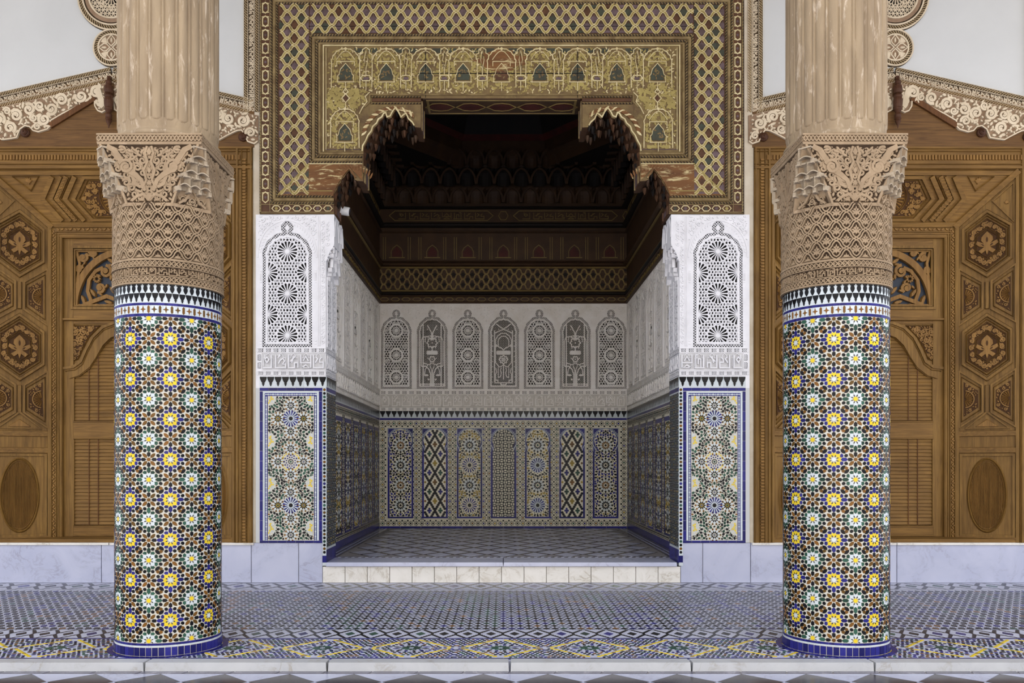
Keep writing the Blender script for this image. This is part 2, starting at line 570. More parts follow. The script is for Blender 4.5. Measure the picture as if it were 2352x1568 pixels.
def rope(mb, p0, p1, wid, mp, dark, pale, w=0.012, pitch=None):
    """twisted rope moulding: a pale half-round with slanted dark strands proud of it"""
    L = hypot(p1[0] - p0[0], p1[1] - p0[1]); a = atan2(p1[1] - p0[1], p1[0] - p0[0])
    du, dv = cos(a), sin(a)
    def loc(s, t): return (p0[0] + du * s - dv * t, p0[1] + dv * s + du * t)
    pitch = pitch or wid * 1.25
    rows = []
    for t, h in ((-0.5, 0.0), (-0.3, 0.75), (0.0, 1.0), (0.3, 0.75), (0.5, 0.0)):
        rows.append([mp(*loc(s, t * wid), h * w) for s in (0, L)])
    mb.quads(rows, dark)
    n = max(1, int(L / pitch)); ps = L / n
    for i in range(n):
        s = i * ps
        q = []
        for t, h in ((-0.46, 0.25), (-0.25, 0.95), (0.05, 1.22), (0.3, 0.95), (0.46, 0.25)):
            sl = s + (t + 0.46) * wid * 0.9
            q.append([mp(*loc(min(L, sl), t * wid), h * w), mp(*loc(min(L, sl + ps * 0.5), t * wid), h * w)])
        mb.quads(q, pale)

def roll(mb, p0, p1, wid, mp, mat, w=0.015, seg=6):
    L = hypot(p1[0] - p0[0], p1[1] - p0[1]); a = atan2(p1[1] - p0[1], p1[0] - p0[0])
    du, dv = cos(a), sin(a)
    rows = []
    for i in range(seg + 1):
        q = pi * i / seg
        t = -0.5 * wid * cos(q); h = w * sin(q)
        rows.append([mp(p0[0] + du * s - dv * t, p0[1] + dv * s + du * t, h) for s in (0, L)])
    mb.quads(rows, mat)

MERLON = [(-0.46, 1.0), (-0.46, 0.86), (-0.36, 0.62), (-0.22, 0.42), (-0.12, 0.33), (-0.22, 0.25), (-0.10, 0.18), (-0.10, 0.08), (0, 0.0),
          (0.10, 0.08), (0.10, 0.18), (0.22, 0.25), (0.12, 0.33), (0.22, 0.42), (0.36, 0.62), (0.46, 0.86), (0.46, 1.0)]
def merlon(u, v0, w, h):
    """hanging merlon, flat side on top"""
    return [(u + p[0] * w, v0 + p[1] * h) for p in MERLON]

# angular lettering in unit cells, strokes drawn as ribbons
GLYPHS = [
    [[(0.05, 0.06), (0.80, 0.06), (0.80, 0.95)], [(0.22, 0.62), (0.40, 0.42), (0.58, 0.62), (0.40, 0.80), (0.22, 0.62)], [(0.22, 0.62), (0.22, 0.95)]],
    [[(0.05, 0.95), (0.05, 0.06), (0.95, 0.06), (0.95, 0.30), (0.68, 0.30), (0.86, 0.52), (0.70, 0.70), (0.45, 0.56), (0.30, 0.34)], [(0.30, 0.78), (0.48, 0.94)]],
    [[(0.08, 0.95), (0.08, 0.06), (0.62, 0.06), (0.62, 0.40), (0.92, 0.40), (0.92, 0.06)], [(0.22, 0.48), (0.46, 0.66), (0.70, 0.86)], [(0.36, 0.40), (0.52, 0.86)]],
    [[(0.05, 0.95), (0.05, 0.40), (0.90, 0.40)], [(0.18, 0.06), (0.50, 0.26), (0.82, 0.06), (0.18, 0.06)], [(0.26, 0.52), (0.50, 0.84), (0.74, 0.52)], [(0.95, 0.06), (0.95, 0.95)]],
    [[(0.06, 0.95), (0.06, 0.06), (0.94, 0.06), (0.94, 0.44), (0.62, 0.44), (0.62, 0.62), (0.80, 0.78)], [(0.22, 0.40), (0.44, 0.66), (0.26, 0.84)]],
    [[(0.05, 0.06), (0.95, 0.06)], [(0.16, 0.06), (0.16, 0.95)], [(0.38, 0.06), (0.38, 0.66), (0.62, 0.66), (0.62, 0.30)], [(0.84, 0.06), (0.84, 0.95), (0.62, 0.95)]],
]
def lettering(mb, u0, u1, v0, v1, n, wid, w0, w1, mp, mat, order=None, back=True):
    cw = (u1 - u0) / n; h = v1 - v0
    for i in range(n):
        g = GLYPHS[(order[i % len(order)] if order else (i * 2 + i // 3) % len(GLYPHS))]
        a = u0 + i * cw
        for st in g:
            ribbon(mb, [(a + (0.06 + 0.88 * p[0]) * cw, v0 + (0.05 + 0.88 * p[1]) * h) for p in st], wid, w0, w1, mp, mat)
        if back:   # a small stepped arch behind each letter
            pr = [(0.12, 0.2), (0.12, 0.7), (0.3, 0.7), (0.34, 0.86), (0.5, 0.97), (0.66, 0.86), (0.7, 0.7), (0.88, 0.7), (0.88, 0.2)]
            ribbon(mb, [(a + p[0] * cw, v0 + p[1] * h) for p in pr], wid * 0.5, w0, w0 + (w1 - w0) * 0.55, mp, mat)
# ================================================================ setting: floors, walls, plinths
def struct(o, label, cat):
    return tag(o, label, cat, 'structure')

# courtyard floor -------------------------------------------------
ZC = -0.0525
mb = MB()
box2(mb, -16, -16, 16, 5.93, ZC - 0.3, ZC - 0.004, ground(0), 'grout_dark')
fc = struct(mb.build('floor_courtyard'), 'courtyard paving of black and white marble squares set diagonally below the kerb', 'floor')
DG = 0.217
half_sq = [(0, -DG), (DG, 0), (0, DG), (-DG, 0)]
def tile_obj(name, pts, w0, w1, mp, mat, parent, bev=0.002, kind=None):
    t = MB(); prism(t, pts, w0, w1, mp, mat, bev=bev)
    return t.build(name, parent, kind=kind)
# diagonal squares: rows run along the kerb; the apex row meets the grey border
Y0 = 5.856
meshes = {}
for mt in ('marble_black', 'marble'):
    t = MB(); prism(t, [(p[0] * 0.985, p[1] * 0.985) for p in half_sq], -0.02, 0, ground(0), mt, bev=0.001)
    meshes[mt] = t.mesh('paving_square')
for j in range(0, 7):
    black = j % 2 == 0
    for i in range(-11, 12):
        x = -0.135 + i * 2 * DG + (0 if black else DG); y = Y0 - DG - j * DG
        o = bpy.data.objects.new('paving_square', meshes['marble_black' if black else 'marble'])
        o.location = (x, y, ZC)
        adopt(o, fc)
t = MB(); prism(t, [(-DG * 0.98, -0.003), (0, -DG * 0.985), (DG * 0.98, -0.003)], -0.02, 0, ground(0), 'marble', bev=0.001)
me = t.mesh('paving_triangle')
for i in range(-12, 12):
    o = bpy.data.objects.new('paving_triangle', me); o.location = (-0.135 + DG + i * 2 * DG, Y0, ZC); adopt(o, fc)
mb = MB()   # squares further from the wall, out of the picture
for j in range(7, 44):
    for i in range(-28, 29):
        x = -0.135 + i * 2 * DG + (0 if j % 2 == 0 else DG); y = Y0 - DG - j * DG
        prism(mb, [(x + p[0] * 0.985, y + p[1] * 0.985) for p in half_sq], ZC - 0.003, ZC, ground(0), 'marble_black' if j % 2 == 0 else 'marble')
mb.build('far_paving', fc, kind='stuff')
for i in range(-13, 13):   # grey border strip with slanting joints
    x = i * 0.313 + 0.03
    tile_obj('border_strip', [(x + 0.004, Y0 + 0.006), (x + 0.309, Y0 + 0.006), (x + 0.331, 5.926), (x + 0.026, 5.926)], ZC - 0.02, ZC, ground(0), 'marble_grey', fc)

# gallery floor ----------------------------------------------------
YE = 6.04
mb = MB()
box2(mb, -9.5, YE, 9.5, 10.2, -0.30, -0.001, ground(0), 'floor_pale')
fg = struct(mb.build('floor'), 'raised gallery floor of small mosaic tiles in grey, blue and yellow bands', 'floor')
rnd = random.Random(4)
mb = MB()
PU, PV = 0.0715, 0.118
y_lo, y_hi = 7.20, 9.40
nx = int(15.5 / PU); ny = int((y_hi - y_lo) / PV)
for j in range(ny + 1):
    for i in range(-nx // 2, nx // 2 + 1):
        x = i * PU; y = y_lo + j * PV
        rr = rnd.random()
        cm = 'tile_black' if rr < 0.62 else rnd.choice(('tile_deep_blue', 'tile_brown', 'tile_green', 'tile_grey', 'tile_blue'))
        if int(i * 0.37 + j * 0.11) % 6 == 0 and rr > 0.45: cm = ('tile_blue', 'tile_brown', 'tile_green')[(i // 5) % 3]
        prism(mb, [(x - 0.031, y), (x - 0.012, y - 0.021), (x, y - 0.055), (x + 0.012, y - 0.021), (x + 0.031, y), (x + 0.012, y + 0.021), (x, y + 0.055), (x - 0.012, y + 0.021)], -0.002, 0.0016, ground(0), cm)
        if j < ny:
            prism(mb, [(x + PU / 2 - 0.016, y + PV / 2), (x + PU / 2, y + PV / 2 - 0.022), (x + PU / 2 + 0.016, y + PV / 2), (x + PU / 2, y + PV / 2 + 0.022)], -0.002, 0.0016, ground(0), 'tile_grey' if rnd.random() < 0.6 else 'tile_black')
mb.build('mosaic_field', fg, kind='stuff')
def diamond_chain(mb, u0, u1, v0, v1, pitch, n_step=5):
    h = (v1 - v0) / 2; c = (v0 + v1) / 2
    for i in range(int((u1 - u0) / pitch)):
        x = u0 + (i + 0.5) * pitch
        def stepped(k):
            a, b = pitch / 2 * k, h * k
            q = []
            for s in range(n_step):
                q += [(s / n_step, 1 - s / n_step), ((s + 0.55) / n_step, 1 - s / n_step)]
            q.append((1.0, 0.0))
            up = [(p[0] * a, p[1] * b) for p in q]
            pts = up + [(p[0], -p[1]) for p in reversed(up[:-1])]
            pts = pts + [(-p[0], p[1]) for p in reversed(pts[1:-1])]
            return [(x + p[0], c + p[1]) for p in reversed(pts)]
        prism(mb, [(x - pitch / 2, v0), (x + pitch / 2, v0), (x + pitch / 2, v1), (x - pitch / 2, v1)], -0.002, 0.0004, ground(0), 'tile_black')
        prism(mb, stepped(0.90), -0.002, 0.001, ground(0), 'floor_pale')
        for sg in (1, -1):
            for sv in (1, -1):
                q = [(x + sg * pitch / 2, c + sv * h * 0.98), (x + sg * pitch * 0.16, c + sv * h * 0.98), (x + sg * pitch / 2, c + sv * h * 0.36)]
                prism(mb, q, -0.002, 0.0012, ground(0), 'floor_pale')
        prism(mb, stepped(0.42), -0.002, 0.0016, ground(0), rnd.choice(('tile_black', 'tile_deep_blue', 'tile_green', 'tile_black')))
mb = MB(); diamond_chain(mb, -7.9, 7.9, 6.80, 7.14, 0.188); mb.build('diamond_border', fg, kind='stuff')
mb = MB(); diamond_chain(mb, -8.5, 8.5, 9.47, 9.96, 0.30); mb.build('diamond_border', fg, kind='stuff')
mb = MB()
for i in range(-52, 52):
    prism(mb, [(i * 0.152 + 0.001, 7.16), (i * 0.152 + 0.151, 7.16), (i * 0.152 + 0.151, 7.178), (i * 0.152 + 0.001, 7.178)], -0.002, 0.001, ground(0), 'tile_grey')
    prism(mb, [(i * 0.152 + 0.001, 6.056), (i * 0.152 + 0.151, 6.056), (i * 0.152 + 0.151, 6.10), (i * 0.152 + 0.001, 6.10)], -0.002, 0.001, ground(0), 'tile_deep_blue')
    prism(mb, [(i * 0.152 + 0.001, 6.775), (i * 0.152 + 0.151, 6.775), (i * 0.152 + 0.151, 6.796), (i * 0.152 + 0.001, 6.796)], -0.002, 0.001, ground(0), 'tile_deep_blue')
mb.build('edge_tiles', fg, kind='stuff')
# band of yellow diamonds with star flowers
mb = MB()
PIT = 0.658; yc = 6.435; hy = 0.315
for i in range(-11, 12):
    x = i * PIT - 0.02
    for sx in (1, -1):
        for sy in (1, -1):
            a = (x + sx * 0.29, yc + sy * 0.015); b = (x + sx * 0.025, yc + sy * hy * 0.95)
            for k in range(9):
                t = (k + 0.5) / 9
                c = (a[0] + (b[0] - a[0]) * t, a[1] + (b[1] - a[1]) * t)
                prism(mb, place(almond(0.046, 0.028), c, atan2(b[1] - a[1], b[0] - a[0])), -0.002, 0.002, ground(0), 'tile_yellow' if (k + i) % 5 else 'tile_ochre')
    for k in range(12):
        a = k * pi / 6
        prism(mb, place([(0.02, 0), (0.05, -0.016), (0.085, 0), (0.05, 0.016)], (x, yc), a), -0.002, 0.002, ground(0), 'tile_green')
        prism(mb, place([(0.085, 0), (0.11, -0.014), (0.14, 0), (0.11, 0.014)], (x, yc), a + pi / 12), -0.002, 0.002, ground(0), 'tile_black' if k % 2 else 'tile_blue')
    for jx in range(-9, 10):
        for jy in range(-8, 9):
            px, py = x + jx * 0.0355 + (0.017 if jy % 2 else 0), yc + jy * 0.0385
            dx, dy = abs(px - x), abs(py - yc)
            if hypot(px - x, py - yc) < 0.145 or abs(dx / 0.29 + dy / hy - 1.0) < 0.13 or dx > PIT / 2: continue
            cm = rnd.choice(('tile_black', 'tile_black', 'tile_deep_blue', 'tile_green', 'tile_blue', 'tile_black', 'tile_brown'))
            prism(mb, place(almond(0.033, 0.021), (px, py), (jx + jy) * pi / 4), -0.002, 0.002, ground(0), cm)
mb.build('star_border', fg, kind='stuff')
# marble kerb -------------------------------------------------------
for i, (a, b) in enumerate(((-9.0, -6.2), (-6.2, -4.9), (-4.9, -3.68), (-3.68, -2.446), (-2.446, -1.2), (-1.2, 0.044), (0.044, 1.284), (1.284, 2.53), (2.53, 3.8), (3.8, 5.05), (5.05, 6.3), (6.3, 9.0))):
    tile_obj('kerb_slab', [(a + 0.003, 5.93), (b - 0.003, 5.93), (b - 0.003, 6.052), (a + 0.003, 6.052)], ZC - 0.05, 0.006, ground(0), 'marble_kerb', fg, bev=0.006)

# blue rings in the floor at the columns' feet are part of the floor
for xc in (-2.498, 2.482):
    mb = MB(); n = 40
    for i in range(n):
        a0 = 2 * pi * i / n + 0.004; a1 = 2 * pi * (i + 1) / n - 0.004
        pts = [(xc + r * cos(a), 6.507 + r * sin(a)) for r, a in ((0.385, a0), (0.425, a0), (0.425, a1), (0.385, a1))]
        prism(mb, pts, -0.002, 0.003, ground(0), 'tile_deep_blue')
    mb.build('ring_tiles', fg, kind='stuff')

# plinths -------------------------------------------------------------
ZS = fz(1246)         # door sill level
def plinth(name, xs, label, y=10.0):
    mb = MB()
    box2(mb, xs[0], 0, xs[-1], ZS, -0.3, -0.02, front(y), 'joint')
    o = struct(mb.build(name), label, 'plinth')
    for a, b in zip(xs[:-1], xs[1:]):
        tile_obj('marble_slab', [(a + 0.0025, 0.002), (b - 0.0025, 0.002), (b - 0.0025, ZS - 0.002), (a + 0.0025, ZS - 0.002)], -0.02, 0.0, front(y), 'marble', o, bev=0.002)
    return o
bl = plinth('baseboard_left', [-9.5, -7.2, fx(233), fx(508) - 0.02, fx(577), fx(686), fx(741)], 'blue-white marble plinth left of the alcove step under the left door')
br = plinth('baseboard_right', [fx(1563), fx(1614), fx(1724), fx(2060), 7.4, 9.5], 'blue-white marble plinth right of the alcove step under the right door')
for o, u0, u1 in ((bl, -9.5, fx(584)), (br, fx(1726), 9.5)):
    n = 4
    for i in range(n):
        a = u0 + (u1 - u0) * i / n; b = u0 + (u1 - u0) * (i + 1) / n
        t = MB(); box2(t, a + 0.002, ZS - 0.028, b - 0.002, ZS + 0.004, -0.02, 0.022, front(10.0), 'marble_cream', 0.004)
        t.build('sill_slab', o)
# alcove step
ZA = 0.236
mb = MB(); box2(mb, fx(741), 0, fx(1563), ZA - 0.05, -0.4, -0.012, front(10.0), 'joint')
st = struct(mb.build('trim_1'), 'white marble step at the alcove mouth with small riser tiles', 'step')
n = 16
for i in range(n):
    a = fx(741) + (fx(1563) - fx(741)) * i / n; b = fx(741) + (fx(1563) - fx(741)) * (i + 1) / n
    tile_obj('riser_tile', [(a + 0.002, 0.002), (b - 0.002, 0.002), (b - 0.002, 0.186), (a + 0.002, 0.186)], -0.012, 0.004, front(10.0), 'marble_cream', st, bev=0.002)
for a, b in ((fx(750), fx(1156)), (fx(1156), fx(1554))):
    t = MB(); box2(t, a + 0.0015, 9.965, b - 0.0015, 10.50, 0.192, ZA + 0.001, ground(0), 'marble', 0.004)
    t.build('step_slab', st)

# alcove floor ---------------------------------------------------------
XW = 2.2
mb = MB()
box2(mb, -XW - 0.2, 10.5, XW + 0.2, D2 + 0.2, 0.0, ZA - 0.003, ground(0), 'grout_dark')
fa = struct(mb.build('floor_alcove'), 'alcove floor of grey marble lozenges between dark lines behind the step', 'floor')
ra, rb = 0.20, 0.31
tm = {}
for mt in ('marble', 'marble_grey'):
    t = MB(); prism(t, [(-ra * 0.76, 0), (0, -rb * 0.76), (ra * 0.76, 0), (0, rb * 0.76)], -0.004, 0.0, ground(0), mt, bev=0.001); tm[mt] = t.mesh('lozenge_tile')
lines = MB(); cnt = 0
for j in range(16):
    for i in range(-6, 7):
        x = (i + (0.5 if j % 2 else 0)) * 2 * ra; y = 10.86 + j * rb
        if abs(x) > 1.98 or y > 15.2: continue
        cnt += 1
        o = bpy.data.objects.new('lozenge_tile', tm['marble']); o.location = (x, y, ZA); adopt(o, fa)
        for sx in (1, -1):
            for sy in (1, -1):
                ribbon(lines, [(x + sx * ra * 0.88, y), (x, y + sy * rb * 0.88)], 0.020, ZA - 0.003, ZA - 0.0012, ground(0), 'marble_black')
for s in (1, -1):
    for k, mt in enumerate(('marble_black', 'marble', 'marble_black', 'marble', 'marble_black')):
        u = s * (2.02 + 0.032 * k)
        box2(lines, min(u, u + s * 0.030), 10.6, max(u, u + s * 0.030), 15.40, ZA - 0.003, ZA + 0.001, ground(0), mt)
rp = 0.082
for i in range(-26, 26):
    x = i * rp
    prism(lines, [(x, 10.55), (x + 0.045, 10.55), (x + 0.085, 10.63), (x + 0.040, 10.63)], ZA - 0.003, ZA + 0.001, ground(0), 'marble_black')
    prism(lines, [(x + 0.045, 10.55), (x + rp, 10.55), (x + rp + 0.040, 10.63), (x + 0.085, 10.63)], ZA - 0.003, ZA + 0.001, ground(0), 'marble')
lines.build('floor_lines', fa, kind='stuff')

# plaster walls, gallery roof -------------------------------------------
ZTOP = 7.8
def slab(name, x0, x1, y0, y1, z0, z1, mat, label, cat):
    mb = MB(); box2(mb, x0, y0, x1, y1, z0, z1, ground(0), mat)
    return struct(mb.build(name), label, cat)
XD = 4.5                     # door axis
slab('wall_left', -9.5, fx(587), 10.035, 10.6, 4.98, ZTOP, 'plaster_white', 'smooth white plaster wall above the left carved door', 'wall')
slab('wall_right', fx(1722), 9.5, 10.035, 10.6, 4.98, ZTOP, 'plaster_white', 'smooth white plaster wall above the right carved door', 'wall')
slab('wall_outer_left', -9.5, -XD - 1.6, 10.02, 10.6, ZS, 4.98, 'plaster_white', 'white plaster wall on the far side of the left door', 'wall')
slab('wall_outer_right', XD + 1.6, 9.5, 10.02, 10.6, ZS, 4.98, 'plaster_white', 'white plaster wall on the far side of the right door', 'wall')
slab('wall_portal', fx(590), fx(1716), 10.46, 10.6, fz(-60), ZTOP, 'plaster_white', 'white plaster wall above the painted portal', 'wall')
for nm, a, b, lb in (('wall_strip_left', -2.877, fx(596), 'narrow cream plaster strip between left door and portal'), ('wall_strip_right', fx(1710), 2.877, 'narrow cream plaster strip between portal and right door')):
    mb = MB()
    box2(mb, a if a < 0 else 2.8265, ZS, -2.8415 if a < 0 else b, 4.20, -0.5, -0.012, front(10.0), 'strip_plaster')
    box2(mb, a, 4.226, b, ZTOP, -0.5, -0.012, front(10.0), 'strip_plaster')
    box2(mb, a if a < 0 else 2.8265, 4.20, -2.8415 if a < 0 else b, 4.245, -0.5, -0.012, front(10.0), 'strip_plaster')
    struct(mb.build(nm), lb, 'wall')
slab('wall_sun_block_left', -9.5, -2.42, 10.64, 10.8, 0, ZTOP, 'strip_plaster', 'unseen plaster slab behind the left door, added to stop sun leaks', 'wall')  # unseen slabs added behind the doors to keep sun from leaking through
slab('wall_sun_block_right', 2.42, 9.5, 10.64, 10.8, 0, ZTOP, 'strip_plaster', 'unseen plaster slab behind the right door, added to stop sun leaks', 'wall')
slab('wall_bounce', -16, 16, -16.5, -16.0, ZC - 0.3, 7.5, 'court_plaster', 'unseen cream wall across the courtyard, added to bounce sun into the alcove', 'wall')  # out-of-view wall put in to reflect sunlight into the alcove
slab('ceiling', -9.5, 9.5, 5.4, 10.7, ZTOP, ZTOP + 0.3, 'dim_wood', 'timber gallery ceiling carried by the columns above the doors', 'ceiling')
# ================================================================ columns
def barrel_arc(xc, yc, r):
    return lambda u, v, w: (xc + (r + w) * sin(u / r), yc - (r + w) * cos(u / r), v)

LEAF = [(0, -0.5), (0.10, -0.34), (0.34, -0.42), (0.30, -0.16), (0.5, 0.0), (0.27, 0.10), (0.24, 0.26), (0.10, 0.24), (0, 0.5),
        (-0.10, 0.24), (-0.24, 0.26), (-0.27, 0.10), (-0.5, 0.0), (-0.30, -0.16), (-0.34, -0.42), (-0.10, -0.34)]

def sebka(mb, u0, u1, v0, v1, cw, ch, wid, w0, w1, mp, mat, leaf=None, leaf_size=0.5, leaf_mats=None, wrap=False, seed=3, wl=None, off=(0, 0), double=0.0, amp=None):
    """interlaced ogee lattice with a leaf in every cell"""
    rnd = random.Random(seed)
    amp = amp if amp is not None else cw * 0.09
    span = v1 - v0
    n = int(round((u1 - u0) / cw))
    kk = int(span / ch * 1) + 2
    lo = 0 if wrap else -kk - 1
    hi = n if wrap else n + kk + 1
    for i in range(lo, hi):
        for d in (1, -1):
            m = max(4, int(span / ch * 10))
            run = []
            for j in range(m + 1):
                t = (span * j / m - off[1]) / ch
                a = amp * sin(4 * pi * t)
                u = u0 + off[0] + cw * i + d * cw * t + d * a * 0.8
                v = v0 + span * j / m - a * 0.5
                v = min(max(v, v0), v1)
                if wrap or u0 <= u <= u1:
                    run.append((u, v))
                else:
                    if len(run) > 1: ribbon_d(mb, run, wid, w0, w1 + d * 0.0006, mp, mat, double)
                    run = []
            if len(run) > 1: ribbon_d(mb, run, wid, w0, w1 + d * 0.0006, mp, mat, double)
    if leaf:
        j0, j1 = -2, int(span / ch) + 2
        for j in range(2 * j0, 2 * j1 + 1):
            for i in range(-1, n + 1):
                u = u0 + off[0] + cw * (i + (0.5 if j % 2 == 0 else 0.0)); v = v0 + off[1] + ch * j / 2.0
                if wrap and not (u0 - 1e-6 <= u < u1 - 1e-6): continue
                hw, hh = cw * leaf_size * 0.5, ch * leaf_size * 0.5
                pts = [(u + p[0] * 2 * hw, v + p[1] * 2 * hh) for p in leaf]
                pts = clip_box(pts, -1e9 if wrap else u0, v0, 1e9 if wrap else u1, v1)
                if len(pts) > 3:
                    mt = rnd.choice(leaf_mats) if leaf_mats else mat
                    prism(mb, pts, w0, wl or w1, mp, mt, bev=hw * 0.12)

def ribbon_d(mb, run, wid, w0, w1, mp, mat, double):
    if not double:
        ribbon(mb, run, wid, w0, w1, mp, mat)
    else:
        for s in (1, -1):
            off = []
            for i in range(len(run)):
                a = run[max(0, i - 1)]; b = run[min(len(run) - 1, i + 1)]
                l = hypot(b[0] - a[0], b[1] - a[1]) or 1
                off.append((run[i][0] - s * (b[1] - a[1]) / l * double, run[i][1] + s * (b[0] - a[0]) / l * double))
            ribbon(mb, off, wid, w0, w1, mp, mat)

def niche(mb, u0, u1, v0, v1, wb, wf, mp, mat, n=6, m=5, edge=None):
    """one cell of a stalactite vault: hollow below, closing to an arch above, rib points at both sides"""
    rows = []
    for j in range(m + 1):
        q = j / m
        r = []
        for i in range(n + 1):
            s = -1 + 2 * i / n
            h = sqrt(max(0.0, 1 - s * s)) * (1 - q ** 2.2) ** 0.6
            r.append(mp((u0 + u1) / 2 + s * (u1 - u0) / 2, v0 + (v1 - v0) * q, wf - (wf - wb) * h))
        rows.append(r)
    mb.quads(rows, mat)
    mb.face([mp(u0, v1, wf), mp(u1, v1, wf), mp(u1, v1, wb), mp(u0, v1, wb)], mat)
    if edge:
        t = (u1 - u0)
        pts = [(u0 + t * 0.5 + s * t * 0.5, v0 + (v1 - v0) * sqrt(max(0, 1 - abs(s) ** 1.7))) for s in (-1, -0.85, -0.6, -0.3, 0, 0.3, 0.6, 0.85, 1)]
        ribbon(mb, pts, t * 0.11, wf - t * 0.1, wf + t * 0.03, mp, edge)

COL_R = 0.3716
SU, SV = COL_R * pi / 8, 0.1421
Z_YELLOW = 2.243

def column_cell(kind):
    """tiles of one flower cell, in half-period units; kind yellow or white"""
    T = []
    core, pet, outer = (('tile_white', 'tile_yellow', 'tile_blue') if kind == 'yellow' else ('tile_yellow', 'tile_white', 'tile_green'))
    T.append(('core', ngon(0, 0, 0.112, 8, pi / 8), core))
    for k in range(8):
        a = k * pi / 4
        if k % 2 == 0:
            T.append(('petal', place([(0.135, 0), (0.235, -0.098), (0.345, -0.095), (0.305, 0), (0.345, 0.095), (0.235, 0.098)], (0, 0), a), pet))
            T.append(('bar', place(hexbar(0.31, 0.165), rot((0.475, 0), a), a), outer))
        else:
            T.append(('petal', place([(0.155, 0), (0.235, -0.095), (0.325, -0.085), (0.385, 0), (0.325, 0.085), (0.235, 0.095)], (0, 0), a), pet))
            for s in (1, -1):
                c = rot((0.385, 0.115 * s), a)
                T.append(('point', place([(-0.085, 0.0), (-0.07, -0.06), (0.03, -0.075), (0.105, 0), (0.03, 0.075), (-0.07, 0.06)], c, a - s * pi / 4), outer))
        T.append(('sliver', place([(0.115, 0), (0.215, -0.022), (0.215, 0.022)], (0, 0), a + pi / 8), 'tile_black'))
    # the brown star right of the flower
    T.append(('hub', ngon(1, 0, 0.088, 8, pi / 8), 'tile_brown'))
    for k in range(4):
        T.append(('oval', place(almond(0.31, 0.155), rot((0.275, 0), pi / 4 + k * pi / 2, (1, 0)), pi / 4 + k * pi / 2), 'tile_brown'))
        T.append(('drop', place([(0.13, 0), (0.21, -0.075), (0.33, -0.075), (0.365, 0), (0.33, 0.075), (0.21, 0.075)], (1, 0), k * pi / 2), 'tile_black'))
        for s in (1, -1):
            c = rot((0.44, 0.195 * s), k * pi / 2, (1, 0))
            T.append(('kite', place([(-0.085, 0), (-0.04, -0.07), (0.05, -0.07), (0.09, 0), (0.05, 0.07), (-0.04, 0.07)], c, k * pi / 2 - s * 0.75), 'tile_black'))
    # fillers at the four corners of the upper right and lower right quarters
    for cx, cy in ((0.5, 0.5), (0.5, -0.5)):
        fl = pi / 4 if cy > 0 else -pi / 4            # direction flower to flower
        for s in (1, -1):
            T.append(('lens', place(almond(0.30, 0.165), (cx + s * 0.125 * cos(fl), cy + s * 0.125 * sin(fl)), fl + pi / 2), 'tile_black'))
            T.append(('dot', place([(-0.075, -0.04), (0.0, -0.085), (0.075, -0.04), (0.06, 0.06), (0, 0.085), (-0.06, 0.06)],
                                   (cx + s * 0.10 * cos(fl + pi / 2), cy + s * 0.10 * sin(fl + pi / 2)), fl + pi / 2), 'tile_brown'))
    out = []
    for nm, pts, mt in T:      # thin joints: swell every piece a little
        cu = sum(p[0] for p in pts) / len(pts); cv = sum(p[1] for p in pts) / len(pts)
        k = {'sliver': 1.25, 'petal': 1.0, 'core': 1.0, 'point': 1.06}.get(nm, 1.08)
        out.append((nm, [(cu + (p[0] - cu) * k, cv + (p[1] - cv) * k) for p in pts], mt))
    return out

CELLS = {'yellow': column_cell('yellow'), 'white': column_cell('white')}

